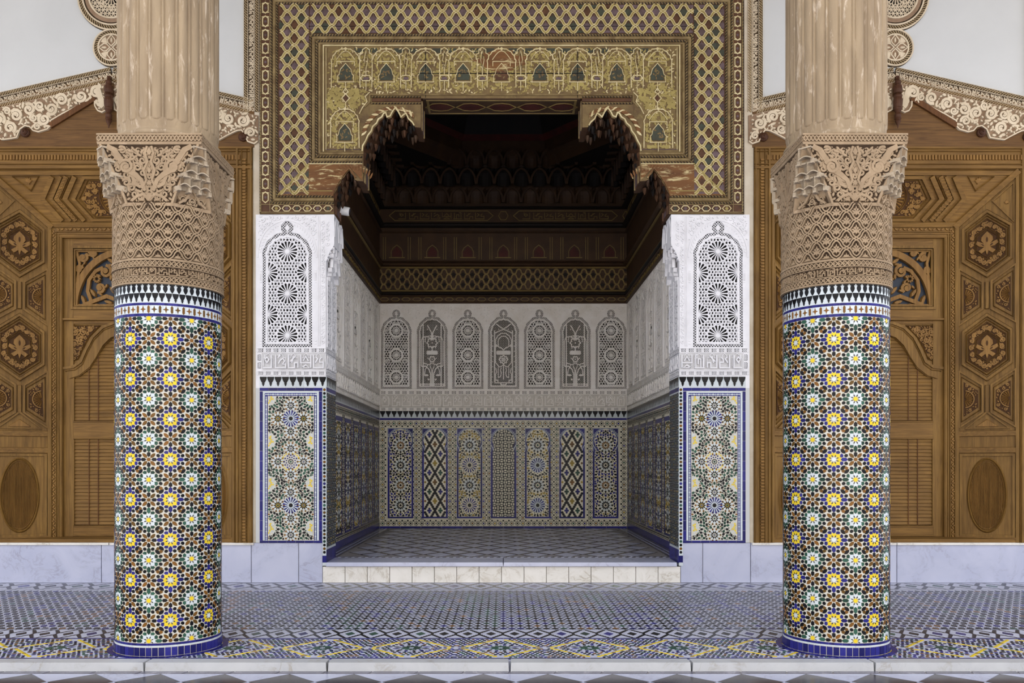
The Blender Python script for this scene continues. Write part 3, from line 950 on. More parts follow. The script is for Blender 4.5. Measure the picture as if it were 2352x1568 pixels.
def make_column(xc, yc, sign, label, name='column'):
    root = thing(name, (xc, yc, 0), label, 'column', kind='thing', group='mosaic columns of the gallery')
    view = atan2(-xc, yc)       # angle from the column's front towards the eye
    mp = barrel_arc(0, 0, COL_R)
    def put(mb, nm, **kw):
        o = mb.build(nm, None, **kw)
        o.parent = root
        return o
    if sign > 0:
        # plain parts, shared by both columns through copies
        mb = MB()
        prof = [(0.0, 0.0), (0.375, 0.0), (0.375, 0.066), (COL_R + 0.001, 0.067), (COL_R + 0.001, 0.074), (COL_R, 0.075), (COL_R, 2.63)]
        rows = [[(r * sin(2 * pi * i / 128), -r * cos(2 * pi * i / 128), z) for i in range(129)] for r, z in prof[1:]]
        mb.quads(rows, 'grout')
        put(mb, 'core_shaft', smooth=False)
        # blue base tiles
        bt = MB(); n = 54
        prism(bt, [(-0.0195, 0.004), (0.0195, 0.004), (0.0195, 0.064), (-0.0195, 0.064)], 0, 0.005, barrel_arc(0, 0, 0.375), 'tile_deep_blue', bev=0.002)
        me = bt.mesh('base_tile')
        for i in range(n):
            o = bpy.data.objects.new('base_tile', me); COL.objects.link(o); o.parent = root
            o.rotation_euler = (0, 0, 2 * pi * i / n)
        mb = MB()
        for z0, z1, nb, mt in ((0.067, 0.078, 20, 'tile_white'), (0.079, 0.094, 26, 'tile_deep_blue'), (2.400, 2.418, 26, 'tile_blue'), (2.478, 2.494, 22, 'tile_blue'), (2.4195, 2.4765, 24, 'tile_white')):
            for i in range(nb):
                u0 = 2 * pi * COL_R * i / nb; u1 = 2 * pi * COL_R * (i + 1) / nb
                k = 5
                for j in range(k):
                    a = u0 + (u1 - u0) * j / k + (0.0007 if j == 0 else 0); b = u0 + (u1 - u0) * (j + 1) / k - (0.0007 if j == k - 1 else 0)
                    prism(mb, [(a, z0), (b, z0), (b, z1), (a, z1)], 0, 0.004, mp, mt)
        put(mb, 'band_tiles', kind='stuff')
        # brown stars and bars on the white band
        mb = MB(); n = 60
        for i in range(n):
            u = 2 * pi * COL_R * i / n; v = 2.448
            if i % 2:
                s = [(0.021, 0), (0.006, 0.006), (0, 0.026), (-0.006, 0.006), (-0.021, 0), (-0.006, -0.006), (0, -0.026), (0.006, -0.006)]
            else:
                s = [(0.0085, -0.018), (0.0085, 0.018), (0, 0.028), (-0.0085, 0.018), (-0.0085, -0.018), (0, -0.028)]
            prism(mb, place(s, (u, v)), 0.003, 0.0058, mp, 'tile_brown')
        put(mb, 'star_tiles', kind='stuff')
        # two rows of battlement tiles
        mw = MB()
        for i in range(120):
            u0 = 2 * pi * COL_R * i / 120; u1 = 2 * pi * COL_R * (i + 1) / 120
            prism(mw, [(u0, 2.4955), (u1, 2.4955), (u1, 2.625), (u0, 2.625)], 0, 0.003, mp, 'tile_white')
        put(mw, 'white_band', kind='stuff')
        nb = 52; cw = 2 * pi * COL_R / nb
        up = MB(); prism(up, [(p[0] * cw, 2.562 + p[1] * -0.0 + (1 - p[1]) * 0.0) for p in []] or merlon(0, 2.500, cw, 0.063), 0.002, 0.0055, mp, 'tile_black')
        me1 = up.mesh('battlement_tile')
        dn = MB()
        prism(dn, [(0, 2.5635), (0.22 * cw, 2.578), (0.34 * cw, 2.592), (0.30 * cw, 2.606), (0.20 * cw, 2.614), (0.40 * cw, 2.618), (0.40 * cw, 2.625),
                   (-0.40 * cw, 2.625), (-0.40 * cw, 2.618), (-0.20 * cw, 2.614), (-0.30 * cw, 2.606), (-0.34 * cw, 2.592), (-0.22 * cw, 2.578)], 0.002, 0.0055, mp, 'tile_black')
        me2 = dn.mesh('battlement_tile')
        for i in range(nb):
            for me, sh in ((me1, 0.0), (me2, 0.5)):
                o = bpy.data.objects.new('battlement_tile', me); COL.objects.link(o); o.parent = root
                o.rotation_euler = (0, 0, 2 * pi * (i + sh) / nb)
        # carved bands
        mb = MB()
        RB = COL_R + 0.002
        rows = [[(r * sin(2 * pi * i / 128), -r * cos(2 * pi * i / 128), z) for i in range(129)] for r, z in ((RB + 0.016, 2.627), (RB + 0.018, 2.634), (RB + 0.010, 2.640), (RB, 2.641), (RB, 2.675), (RB + 0.01, 2.676), (RB + 0.01, 2.682), (RB, 2.683), (RB, 2.745), (RB + 0.01, 2.746), (RB + 0.01, 2.752), (RB, 2.753), (RB, 2.790), (RB + 0.01, 2.791), (RB + 0.012, 2.806), (RB - 0.004, 2.807), (RB - 0.004, 3.20))]
        mb.quads(rows, 'sandstone_shade')
        for z0, z1 in ((2.627, 2.641), (2.675, 2.683), (2.745, 2.753), (2.790, 2.807)):
            mb.quads([[(r * sin(2 * pi * i / 128), -r * cos(2 * pi * i / 128), z) for i in range(129)] for r, z in ((RB, z0), (RB + 0.0195, z0 + 0.001), (RB + 0.0195, z1 - 0.001), (RB, z1))], 'sandstone')
        put(mb, 'drum', smooth=False)
        mpb = barrel_arc(0, 0, RB); CIR = 2 * pi * RB
        mb = MB()
        for z0, z1 in ((2.641, 2.676), (2.753, 2.790)):
            chain_band(mb, 0, CIR, z0, z1, 0.062, 0.0075, 0, 0.016, mpb, 'sandstone', n=8)
            n = 74
            for i in range(n):
                prism(mb, place(almond(0.016, 0.010), ((i + 0.5) * CIR / n, (z0 + z1) / 2), 0), 0, 0.013, mpb, 'sandstone')
        put(mb, 'chain_carving', kind='stuff')
        mb = MB()
        lettering(mb, 0, CIR, 2.684, 2.745, 36, 0.0062, 0, 0.014, mpb, 'sandstone')
        for i in range(110):
            prism(mb, place(almond(0.024, 0.010), (CIR * i / 110, 2.700 + 0.03 * ((i * 7) % 3) / 2), i * 1.3), 0, 0.010, mpb, 'sandstone')
        put(mb, 'lettering_carving', kind='stuff')
        mb = MB()
        sebka(mb, 0, CIR, 2.812, 3.195, CIR / 18, 0.131, 0.0085, -0.004, 0.014, mpb, 'sandstone', leaf=LEAF, leaf_size=0.60, wrap=True, wl=0.012, double=0.0085, amp=CIR / 18 * 0.05)
        for j in range(0, 7):
            for i in range(18):
                u = CIR / 18 * (i + (0.5 if j % 2 == 0 else 0.0)); v = 2.812 + 0.131 * j / 2
                if 2.83 < v < 3.17:
                    for a in (pi / 2, 0.55, pi - 0.55):
                        prism(mb, place([(0.006, 0), (0.016, -0.0028), (0.026, 0), (0.016, 0.0028)], (u, v - 0.008), a), 0.010, 0.0128, mpb, 'sandstone_shade')
        # dark slips laid on the leaves colour in the shade of cut veins
        put(mb, 'leaf_lattice', kind='stuff')
        # capital --------------------------------------------------
        h, c0 = 0.366, 0.167
        zb, zt, zab = 3.19, 3.612, 3.683
        cap = MB()
        oct_pts = lambda c, z, k: [(a * k, b * k, z) for a, b in ((c, -h), (h, -c), (h, c), (c, h), (-c, h), (-h, c), (-h, -c), (-c, -h))]
        cap.quads([oct_pts(c0, zb - 0.012, 0.985), oct_pts(c0, zb - 0.012, 1.0), oct_pts(c0, zb + 0.012, 1.0), oct_pts(c0, zb + 0.012, 0.93), oct_pts(h - 0.02, zt, 0.93), oct_pts(h - 0.001, zt, 1.0), oct_pts(h - 0.001, zt + 0.018, 1.012), oct_pts(h - 0.001, zt + 0.020, 0.985), oct_pts(h - 0.001, zab - 0.008, 0.985), oct_pts(h - 0.001, zab - 0.006, 1.015), oct_pts(h - 0.001, zab + 0.006, 1.015), oct_pts(h - 0.001, zab + 0.006, 0.5)], 'sandstone', closed=True)
        cap.face(list(reversed(oct_pts(c0, zb - 0.012, 0.985))), 'sandstone')
        capo = put(cap, 'capital')
        for k in range(4):
            a = k * pi / 2
            N = (sin(a), -cos(a), 0); U = (cos(a), sin(a), 0)
            fmp = frame3((N[0] * (h - 0.024), N[1] * (h - 0.024), 0), U, (0, 0, 1), N)
            g = MB()
            hwid = lambda v: c0 + (h - 0.012 - c0) * ((v - zb) / (zt - zb)) ** 1.15
            ins = lambda u, v: zb + 0.012 < v < zt - 0.004 and abs(u) < hwid(v) - 0.016
            # ground plate
            m = 10
            g.face([fmp(-hwid(zb + (zt - zb) * i / m), zb + (zt - zb) * i / m, 0.002) for i in range(m + 1)] + [fmp(hwid(zb + (zt - zb) * i / m), zb + (zt - zb) * i / m, 0.002) for i in range(m, -1, -1)], 'sandstone_shade')
            for s in (1, -1):
                ribbon(g, [(s * (hwid(zb + (zt - zb) * i / m) - 0.008), zb + (zt - zb) * i / m) for i in range(m + 1)], 0.016, -0.02, 0.026, fmp, 'sandstone')
                # the long plumes and two large volutes
                P0 = [(0.03, 3.285), (0.055, 3.36), (0.10, 3.40), (0.15, 3.43), (0.20, 3.50), (0.25, 3.575), (0.30, 3.60)]
                ribbon(g, [(s * p[0], p[1]) for p in P0], 0.040, 0, 0.024, fmp, 'sandstone', taper=lambda t: 0.5 + 1.3 * t * (1.25 - t))
                scroll(g, s * 0.165, 3.455, 0.052, 0.4 if s > 0 else pi - 0.4, s, 0.020, 0, 0.026, fmp, 'sandstone', turns=1.7, leaves=0)
                ribbon(g, [(s * p[0], p[1]) for p in ((0.11, 3.452), (0.118, 3.39), (0.10, 3.335), (0.065, 3.315), (0.04, 3.33))], 0.026, 0, 0.022, fmp, 'sandstone', taper=lambda t: 1.2 - 0.6 * t)
                ribbon(g, [(s * p[0], p[1]) for p in ((0.0, 3.22), (0.04, 3.262), (0.085, 3.25), (0.125, 3.215))], 0.020, 0, 0.022, fmp, 'sandstone')
                ribbon(g, [(s * p[0], p[1]) for p in ((0.015, 3.60), (0.03, 3.55), (0.012, 3.49), (0.04, 3.43), (0.02, 3.36), (0.05, 3.30))], 0.015, 0, 0.025, fmp, 'sandstone')
                for q in ((0.075, 3.54, 0.5), (0.13, 3.565, 0.2), (0.20, 3.575, -0.1), (0.24, 3.52, 1.1), (0.06, 3.48, 0.9), (0.075, 3.285, 0.4), (0.055, 3.225, 0.2), (0.14, 3.365, 1.2), (0.145, 3.30, 1.4), (0.09, 3.36, 0.3), (0.12, 3.51, -0.4), (0.22, 3.46, 1.3), (0.17, 3.53, 0.6)):
                    prism(g, place(almond(0.062, 0.026), (s * q[0], q[1]), q[2] if s > 0 else pi - q[2]), 0, 0.022, fmp, 'sandstone', bev=0.005)
            prism(g, place([(0, -0.5), (0.32, -0.1), (0.2, 0.2), (0, 0.5), (-0.2, 0.2), (-0.32, -0.1)], (0, 3.565), 0, 0.075), 0, 0.026, fmp, 'sandstone', bev=0.006)
            prism(g, place([(0, -0.5), (0.32, -0.1), (0.2, 0.2), (0, 0.5), (-0.2, 0.2), (-0.32, -0.1)], (0, 3.43), 0, 0.06), 0, 0.026, fmp, 'sandstone', bev=0.006)
            prism(g, place(LEAF, (0, 3.345), 0, 0.06), 0, 0.024, fmp, 'sandstone', bev=0.005)
            prism(g, place(LEAF, (0, 3.245), pi, 0.07), 0, 0.024, fmp, 'sandstone', bev=0.005)
            leaf_fill(g, ins, (-0.34, zb, 0.34, zt), (0.030, 0.023, 0.016, 0.011, 0.007), 0, 0.018, fmp, 'sandstone', seed=31, sym=0.0, tries=420, gap=0.80)
            o = g.build('carved_face'); o.parent = capo
            # chain of the abacus
            g = MB()
            chain_band(g, -h, h, zt + 0.020, zab - 0.008, 0.052, 0.008, 0, 0.022, shifted(fmp, 0, 0, 0.008), 'sandstone', n=8)
            o = g.build('abacus_chain'); o.parent = capo
            # stalactite corner right of this face
            q = a + pi / 4
            N2 = (sin(q), -cos(q), 0); U2 = (cos(q), sin(q), 0)
            cmp_ = frame3((0, 0, 0), U2, (0, 0, 1), N2)
            g = MB()
            cc = lambda t: c0 + (h - 0.015 - c0) * t
            dist = lambda t: (h + cc(t)) / sqrt(2) * 0.985
            half = lambda t: (h - cc(t)) / sqrt(2)
            tiers = [(0.26, 0.50, 3), (0.48, 0.74, 2), (0.72, 0.98, 1)]
            for t0, t1, n in tiers:
                W = half(t0) * 1.06
                for i in range(n):
                    u0 = -W + 2 * W * i / n; u1 = -W + 2 * W * (i + 1) / n
                    niche(g, u0 + 0.001, u1 - 0.001, zb + (zt - zb) * t0, zb + (zt - zb) * (t1 - 0.03), dist(t0) - 0.020, dist(t1) + 0.004, cmp_, 'stone_pale')
                    ribbon(g, [(u0 + (u1 - u0) * q / 8, zb + (zt - zb) * (t0 + 0.045) + 0.018 * sin(pi * q / 8)) for q in range(9)], 0.008, dist(t0) - 0.02, dist(t1) + 0.003, cmp_, 'stone_pale')
                    for uu in (u0, u1):
                        box2(g, uu - 0.016, zb + (zt - zb) * (t0 - 0.05), uu + 0.016, zb + (zt - zb) * (t0 + 0.05), dist(t0) - 0.05, dist(t1) - 0.006, cmp_, 'stone_pale', 0.005)
                    box2(g, u0, zb + (zt - zb) * (t1 - 0.05), u1, zb + (zt - zb) * (t1 - 0.01), dist(t0) - 0.04, dist(t1) + 0.008, cmp_, 'stone_pale', 0.003)
            # carved foot of the corner
            fin = lambda u, v: zb + 0.01 < v < zb + (zt - zb) * 0.27 and abs(u) < half(0.1)
            g.face([cmp_(-half(0) , zb, dist(0) - 0.02), cmp_(half(0), zb, dist(0) - 0.02), cmp_(half(0.3), zb + 0.3 * (zt - zb), dist(0.3) - 0.03), cmp_(-half(0.3), zb + 0.3 * (zt - zb), dist(0.3) - 0.03)], 'sandstone_shade')
            arabesque(g, fin, (-half(0), zb + 0.01, half(0), zb + 0.12), 0.036, dist(0) - 0.02, dist(0) + 0.012, cmp_, 'sandstone', seed=5 + k, sym=0.0)
            for s in (1, -1):
                ribbon(g, [(0, zb + 0.13), (s * 0.03, zb + 0.085), (s * 0.05, zb + 0.05), (s * 0.10, zb + 0.015)], 0.016, dist(0) - 0.02, dist(0) + 0.016, cmp_, 'sandstone')
            o = g.build('stalactite_corner'); o.parent = capo
        # ring and fluted shaft --------------------------------------
        mb = MB()
        prof = [(0.30, 3.688), (0.362, 3.689), (0.371, 3.70), (0.372, 3.715), (0.362, 3.728), (0.352, 3.735), (0.347, 3.75)]
        mb.quads([[(r * sin(2 * pi * i / 96), -r * cos(2 * pi * i / 96), z) for i in range(97)] for r, z in prof], 'shaft_stone')
        put(mb, 'neck_ring', smooth=True)
        NF = 24; sub = 12; RS = 0.347
        zs = [3.75 + 0.115 * (i / 22.0) for i in range(23)] + [4.0, 4.5, 5.0, 6.0, 7.0, 7.78]
        mb = MB()
        rows = []
        for z in zs:
            r_ = []
            for i in range(NF * sub):
                a = 2 * pi * i / (NF * sub)
                s = ((i + 0.5) % sub) / sub * 2 - 1          # -1..1 over a reed
                e = abs(s)
                zend = 3.835 - 0.042 * sqrt(max(0.0, 1 - min(1, e / 0.88) ** 2)) - (0 if e < 0.88 else 0)
                if e < 0.86 and z > zend:
                    d = min(1.0, (z - zend) / 0.012)
                    w = -0.019 * d + 0.029 * d * sqrt(max(0.0, 1 - (e / 0.9) ** 2))
                elif e >= 0.86:
                    w = 0.006 if z > 3.80 else 0.006 * max(0, (z - 3.77) / 0.03)
                else:
                    w = 0.004 * max(0, min(1, (z - 3.75) / 0.04))
                r_.append(((RS + w) * sin(a), -(RS + w) * cos(a), z))
            rows.append(r_)
        mb.quads(rows, 'shaft_stone', closed=True)
        put(mb, 'fluted_shaft')
    else:
        src = make_column.first
        for ch in list(src.children):
            if ch.name.split('.')[0] in ('tile', 'tile_field'): continue
            copy_tree(ch, (0, 0, 0), root)
    # zellij flowers
    if sign > 0:
        make_column.first = root
    cells = []
    for k in range(-8, 8):
        for j in range(0, 18):
            kind = 'yellow' if k % 2 else 'white'
            ang = k * pi / 8
            z = Z_YELLOW - 2 * SV * (j - 1) - (0 if kind == 'yellow' else SV)
            cells.append((kind, k, j, ang, z))
    pool = []
    for kind, k, j, ang, z in cells:
        for ti, (nm, pts, mt) in enumerate(CELLS[kind]):
            P_ = [(p[0] * SU, p[1] * SV) for p in pts]
            cu = sum(p[0] for p in P_) / len(P_); cvv = sum(p[1] for p in P_) / len(P_)
            zz = z + cvv
            if not (0.085 < zz < 2.405): continue
            A = area(P_)
            cl = P_
            if z + min(p[1] for p in P_) < 0.096 or z + max(p[1] for p in P_) > 2.399:
                cl = clip(clip(P_, 0, -1, -(0.096 - z)), 0, 1, 2.399 - z)
                if len(cl) < 3 or area(cl) < 2e-5: continue
                whole = False
            else:
                whole = True
            vis = A * max(0.0, cos(ang + cu / COL_R - view))
            pool.append((vis if whole else 0, kind, ti, ang, z, cl, mt))
    pool.sort(key=lambda t: -t[0])
    field = MB()
    for i, (vis, kind, ti, ang, z, P_, mt) in enumerate(pool):
        if i < 300:
            key = (kind, ti)
            if key not in TILE_MESH:
                t = MB(); prism(t, P_, 0, 0.0030, mp, mt, bev=0.0008)
                TILE_MESH[key] = t.mesh('tile')
            o = bpy.data.objects.new('tile', TILE_MESH[key]); COL.objects.link(o); o.parent = root
            o.location = (0, 0, z); o.rotation_euler = (0, 0, ang)
        else:
            prism(field, [(p[0] + ang * COL_R, p[1] + z) for p in P_], 0, 0.0030, mp, mt)
    o = field.build('tile_field', kind='stuff'); o.parent = root
    return root
TILE_MESH = {}
col_left = make_column(-2.498, 6.507, 1, 'mosaic-clad round column with fluted tan upper shaft in front of the left door', 'column')
col_right = make_column(2.482, 6.507, -1, 'mosaic-clad round column with fluted tan upper shaft in front of the right door', 'column')
# ================================================================ mosaics and pierced screens, shared by pilasters and alcove
def petal_ring(mb, c, n, r0, rm, r1, hw, mp, mat, ph=0.0, w0=0.0, w1=0.003, sy=1.0):
    for k in range(n):
        pts = place(kite(r0, rm, r1, hw), (0, 0), ph + 2 * pi * k / n)
        prism(mb, [(c[0] + p[0], c[1] + p[1] * sy) for p in pts], w0, w1, mp, mat)

def small_star(mb, c, R, mp, core='tile_green', inner='tile_black', mid='tile_white', outer='tile_brown', n=10, ground_=None):
    if ground_: prism(mb, ngon(c[0], c[1], R * 0.62, 20), 0, 0.0022, mp, ground_)
    prism(mb, ngon(c[0], c[1], R * 0.15, 8), 0, 0.0035, mp, core)
    petal_ring(mb, c, n, R * 0.20, R * 0.40, R * 0.60, R * 0.115, mp, inner, w1=0.0036)
    petal_ring(mb, c, n, R * 0.38, R * 0.64, R * 0.90, R * 0.150, mp, mid, pi / n, w1=0.0034)
    petal_ring(mb, c, n, R * 0.64, R * 0.90, R * 1.04, R * 0.15, mp, outer, 0, w1=0.0030)

def big_star(mb, c, R, mp, core='tile_black', ray='tile_blue', gap='tile_white', n=16):
    prism(mb, ngon(c[0], c[1], R * 1.02, 32), 0, 0.002, mp, gap)
    prism(mb, ngon(c[0], c[1], R * 0.25, 16), 0, 0.0036, mp, core)
    for k in range(n):
        pts = place([(0.36 * R, -0.025 * R), (0.97 * R, -0.105 * R), (1.0 * R, 0), (0.97 * R, 0.105 * R), (0.36 * R, 0.025 * R)], c, 2 * pi * (k + 0.5) / n)
        prism(mb, pts, 0, 0.0036, mp, ray)
    petal_ring(mb, c, n, R * 1.04, R * 1.12, R * 1.22, R * 0.08, mp, 'tile_black', 0, w1=0.0034)

def fill_pieces(mb, box, step, avoid, mp, mats, seed=2, size=1.0, keep=None):
    """cut pieces packed round the stars, mirrored on the middle line of the field"""
    rnd = random.Random(seed)
    u0, v0, u1, v1 = box
    um = (u0 + u1) / 2
    cell = step
    occ = {}
    def near(u, v, r):
        i, j = int(u // cell), int(v // cell)
        for a in (i - 1, i, i + 1):
            for b in (j - 1, j, j + 1):
                for p in occ.get((a, b), ()):
                    if hypot(u - p[0], v - p[1]) < (r + p[2]) * 0.92: return True
        return False
    n = int((um - u0) * (v1 - v0) / (step * step) * 26)
    for k, r in enumerate((step * 0.50, step * 0.37, step * 0.27, step * 0.20)):
        for t in range(n):
            u = rnd.uniform(u0 + r * 0.8, um); v = rnd.uniform(v0 + r * 0.8, v1 - r * 0.8)
            if um - u < r: u = um
            if any((u - a) ** 2 + (v - b) ** 2 < (q + r * 0.8) ** 2 for a, b, q in avoid) or near(u, v, r): continue
            occ.setdefault((int(u // cell), int(v // cell)), []).append((u, v, r))
            an = rnd.uniform(0, 3.1); mt = rnd.choice(mats) if k else rnd.choice(mats[:2])
            nn_ = (7, 6, 6, 5)[k]
            for s in ((1, -1) if u != um else (1,)):
                x = u if s > 0 else 2 * um - u; aa = an if s > 0 else pi - an
                prism(mb, [rot((r * (1.06 if k < 2 else 0.96) * cos(2 * pi * q / nn_), r * (0.80 if k < 2 else 0.92) * sin(2 * pi * q / nn_)), aa, (x, v)) for q in range(nn_)], 0, 0.0034, mp, mt)

def eightfold(mb, box, cell, mp, inside=None, dots=('tile_black',), seed=1):
    """field of dark dots round dark stars on white, as on the alcove dado"""
    rnd = random.Random(seed)
    u0, v0, u1, v1 = box
    nu = max(1, int(round((u1 - u0) / cell))); nv = max(1, int(round((v1 - v0) / cell)))
    cu, cv = (u1 - u0) / nu, (v1 - v0) / nv
    for j in range(nv + 1):
        for i in range(nu + 1):
            u, v = u0 + i * cu, v0 + j * cv
            if (inside is None or inside(u, v)) and (0 < i < nu) and (0 < j < nv):
                prism(mb, ngon(u, v, cell * 0.165, 8, pi / 8), 0, 0.003, mp, 'tile_black')
            if i < nu and j < nv:
                c = (u + cu / 2, v + cv / 2)
                if inside is None or inside(*c):
                    prism(mb, ngon(c[0], c[1], cell * 0.175, 8, pi / 8), 0, 0.003, mp, rnd.choice(dots))
                    for k in range(8):
                        p = (c[0] + cell * 0.345 * cos(k * pi / 4), c[1] + cell * 0.345 * sin(k * pi / 4))
                        if inside is None or inside(*p):
                            prism(mb, ngon(p[0], p[1], cell * 0.098, 6, k * pi / 4), 0, 0.003, mp, 'tile_black')

# ---- arches -----------------------------------------------------------
def arch_outline(x0, vb, vs, hw, hh, lobes=0, amp=0.0, bulb=None, n=40):
    """counter-clockwise outline from lower left; bulb = (radius, neck height) of the finial"""
    pts = [(x0 + hw, vb)]
    top = []
    for i in range(n + 1):
        a = pi * i / n
        k = 1.0 + (amp * (abs(sin(a * lobes)) - 0.6) if lobes else 0)
        top.append((x0 + hw * k * cos(a), vs + hh * k * sin(a) ** 0.92))
    if bulb:
        r, hb = bulb
        L = [p for p in top if p[0] > x0 + r * 0.75]
        Rr = [p for p in top if p[0] < x0 - r * 0.75]
        cyc = vs + hh + hb
        mid = [(x0 + r * cos(a), cyc + r * 1.05 * sin(a)) for a in [-0.75 + (pi + 1.5) * i / 14 for i in range(15)]]
        top = L + mid + Rr
    pts += top + [(x0 - hw, vb)]
    return pts

def inside_poly(poly):
    n = len(poly)
    xs = [p[0] for p in poly]; ys = [p[1] for p in poly]
    bx0, bx1, by0, by1 = min(xs), max(xs), min(ys), max(ys)
    def f(u, v):
        if not (bx0 <= u <= bx1 and by0 <= v <= by1): return False
        c = False; j = n - 1
        for i in range(n):
            yi, yj = ys[i], ys[j]
            if (yi > v) != (yj > v) and u < (xs[j] - xs[i]) * (v - yi) / (yj - yi) + xs[i]:
                c = not c
            j = i
        return c
    return f

def plate_with_arch(mb, u0, v0, u1, v1, outline, w0, w1, mp, mat):
    """plate with an arched opening: left and right halves, plus the reveal"""
    k = max(range(len(outline)), key=lambda i: outline[i][1])
    right = outline[:k + 1]; left = outline[k:]
    xc = outline[k][0]; vb = outline[0][1]
    Rp = [(xc, v1)] + [p for p in reversed(right)] + ([(right[0][0], v0)] if vb > v0 + 1e-6 else []) + [(u1, v0), (u1, v1)]
    Lp = [(xc, v1), (u0, v1), (u0, v0)] + ([(left[-1][0], v0)] if vb > v0 + 1e-6 else []) + [p for p in reversed(left)]
    for q in (Rp, Lp):
        qq = [q[0]]
        for p in q[1:]:
            if abs(p[0] - qq[-1][0]) + abs(p[1] - qq[-1][1]) > 1e-7: qq.append(p)
        if abs(qq[0][0] - qq[-1][0]) + abs(qq[0][1] - qq[-1][1]) < 1e-7: qq.pop()
        mb.face([mp(p[0], p[1], w1) for p in qq], mat)
    if vb > v0 + 1e-6:
        mb.face([mp(left[-1][0], v0, w1), mp(right[0][0], v0, w1), mp(right[0][0], vb, w1), mp(left[-1][0], vb, w1)], mat)
    mb.quads([[mp(p[0], p[1], w1), mp(p[0], p[1], w0)] for p in outline + [outline[0]]], mat)

def pierced_rosette(mb, c, R, n, mp, mat, w0, w1, hub=0.2):
    prism(mb, ngon(c[0], c[1], R * hub, 12), w0, w1 + 0.001, mp, mat)
    for k in range(n):
        a = 2 * pi * k / n
        ribbon(mb, [(c[0] + R * hub * 0.9 * cos(a), c[1] + R * hub * 0.9 * sin(a)), (c[0] + R * 0.98 * cos(a), c[1] + R * 0.98 * sin(a))], R * 0.075, w0, w1 + 0.0004, mp, mat, taper=lambda t: 0.8 + 0.9 * t, caps=False)
        b = a + pi / n
        pts = [(c[0] + R * rr * cos(b + da), c[1] + R * rr * sin(b + da)) for rr, da in ((0.93, -pi / n), (1.08, 0), (0.93, pi / n))]
        ribbon(mb, pts, R * 0.09, w0, w1, mp, mat, caps=False)

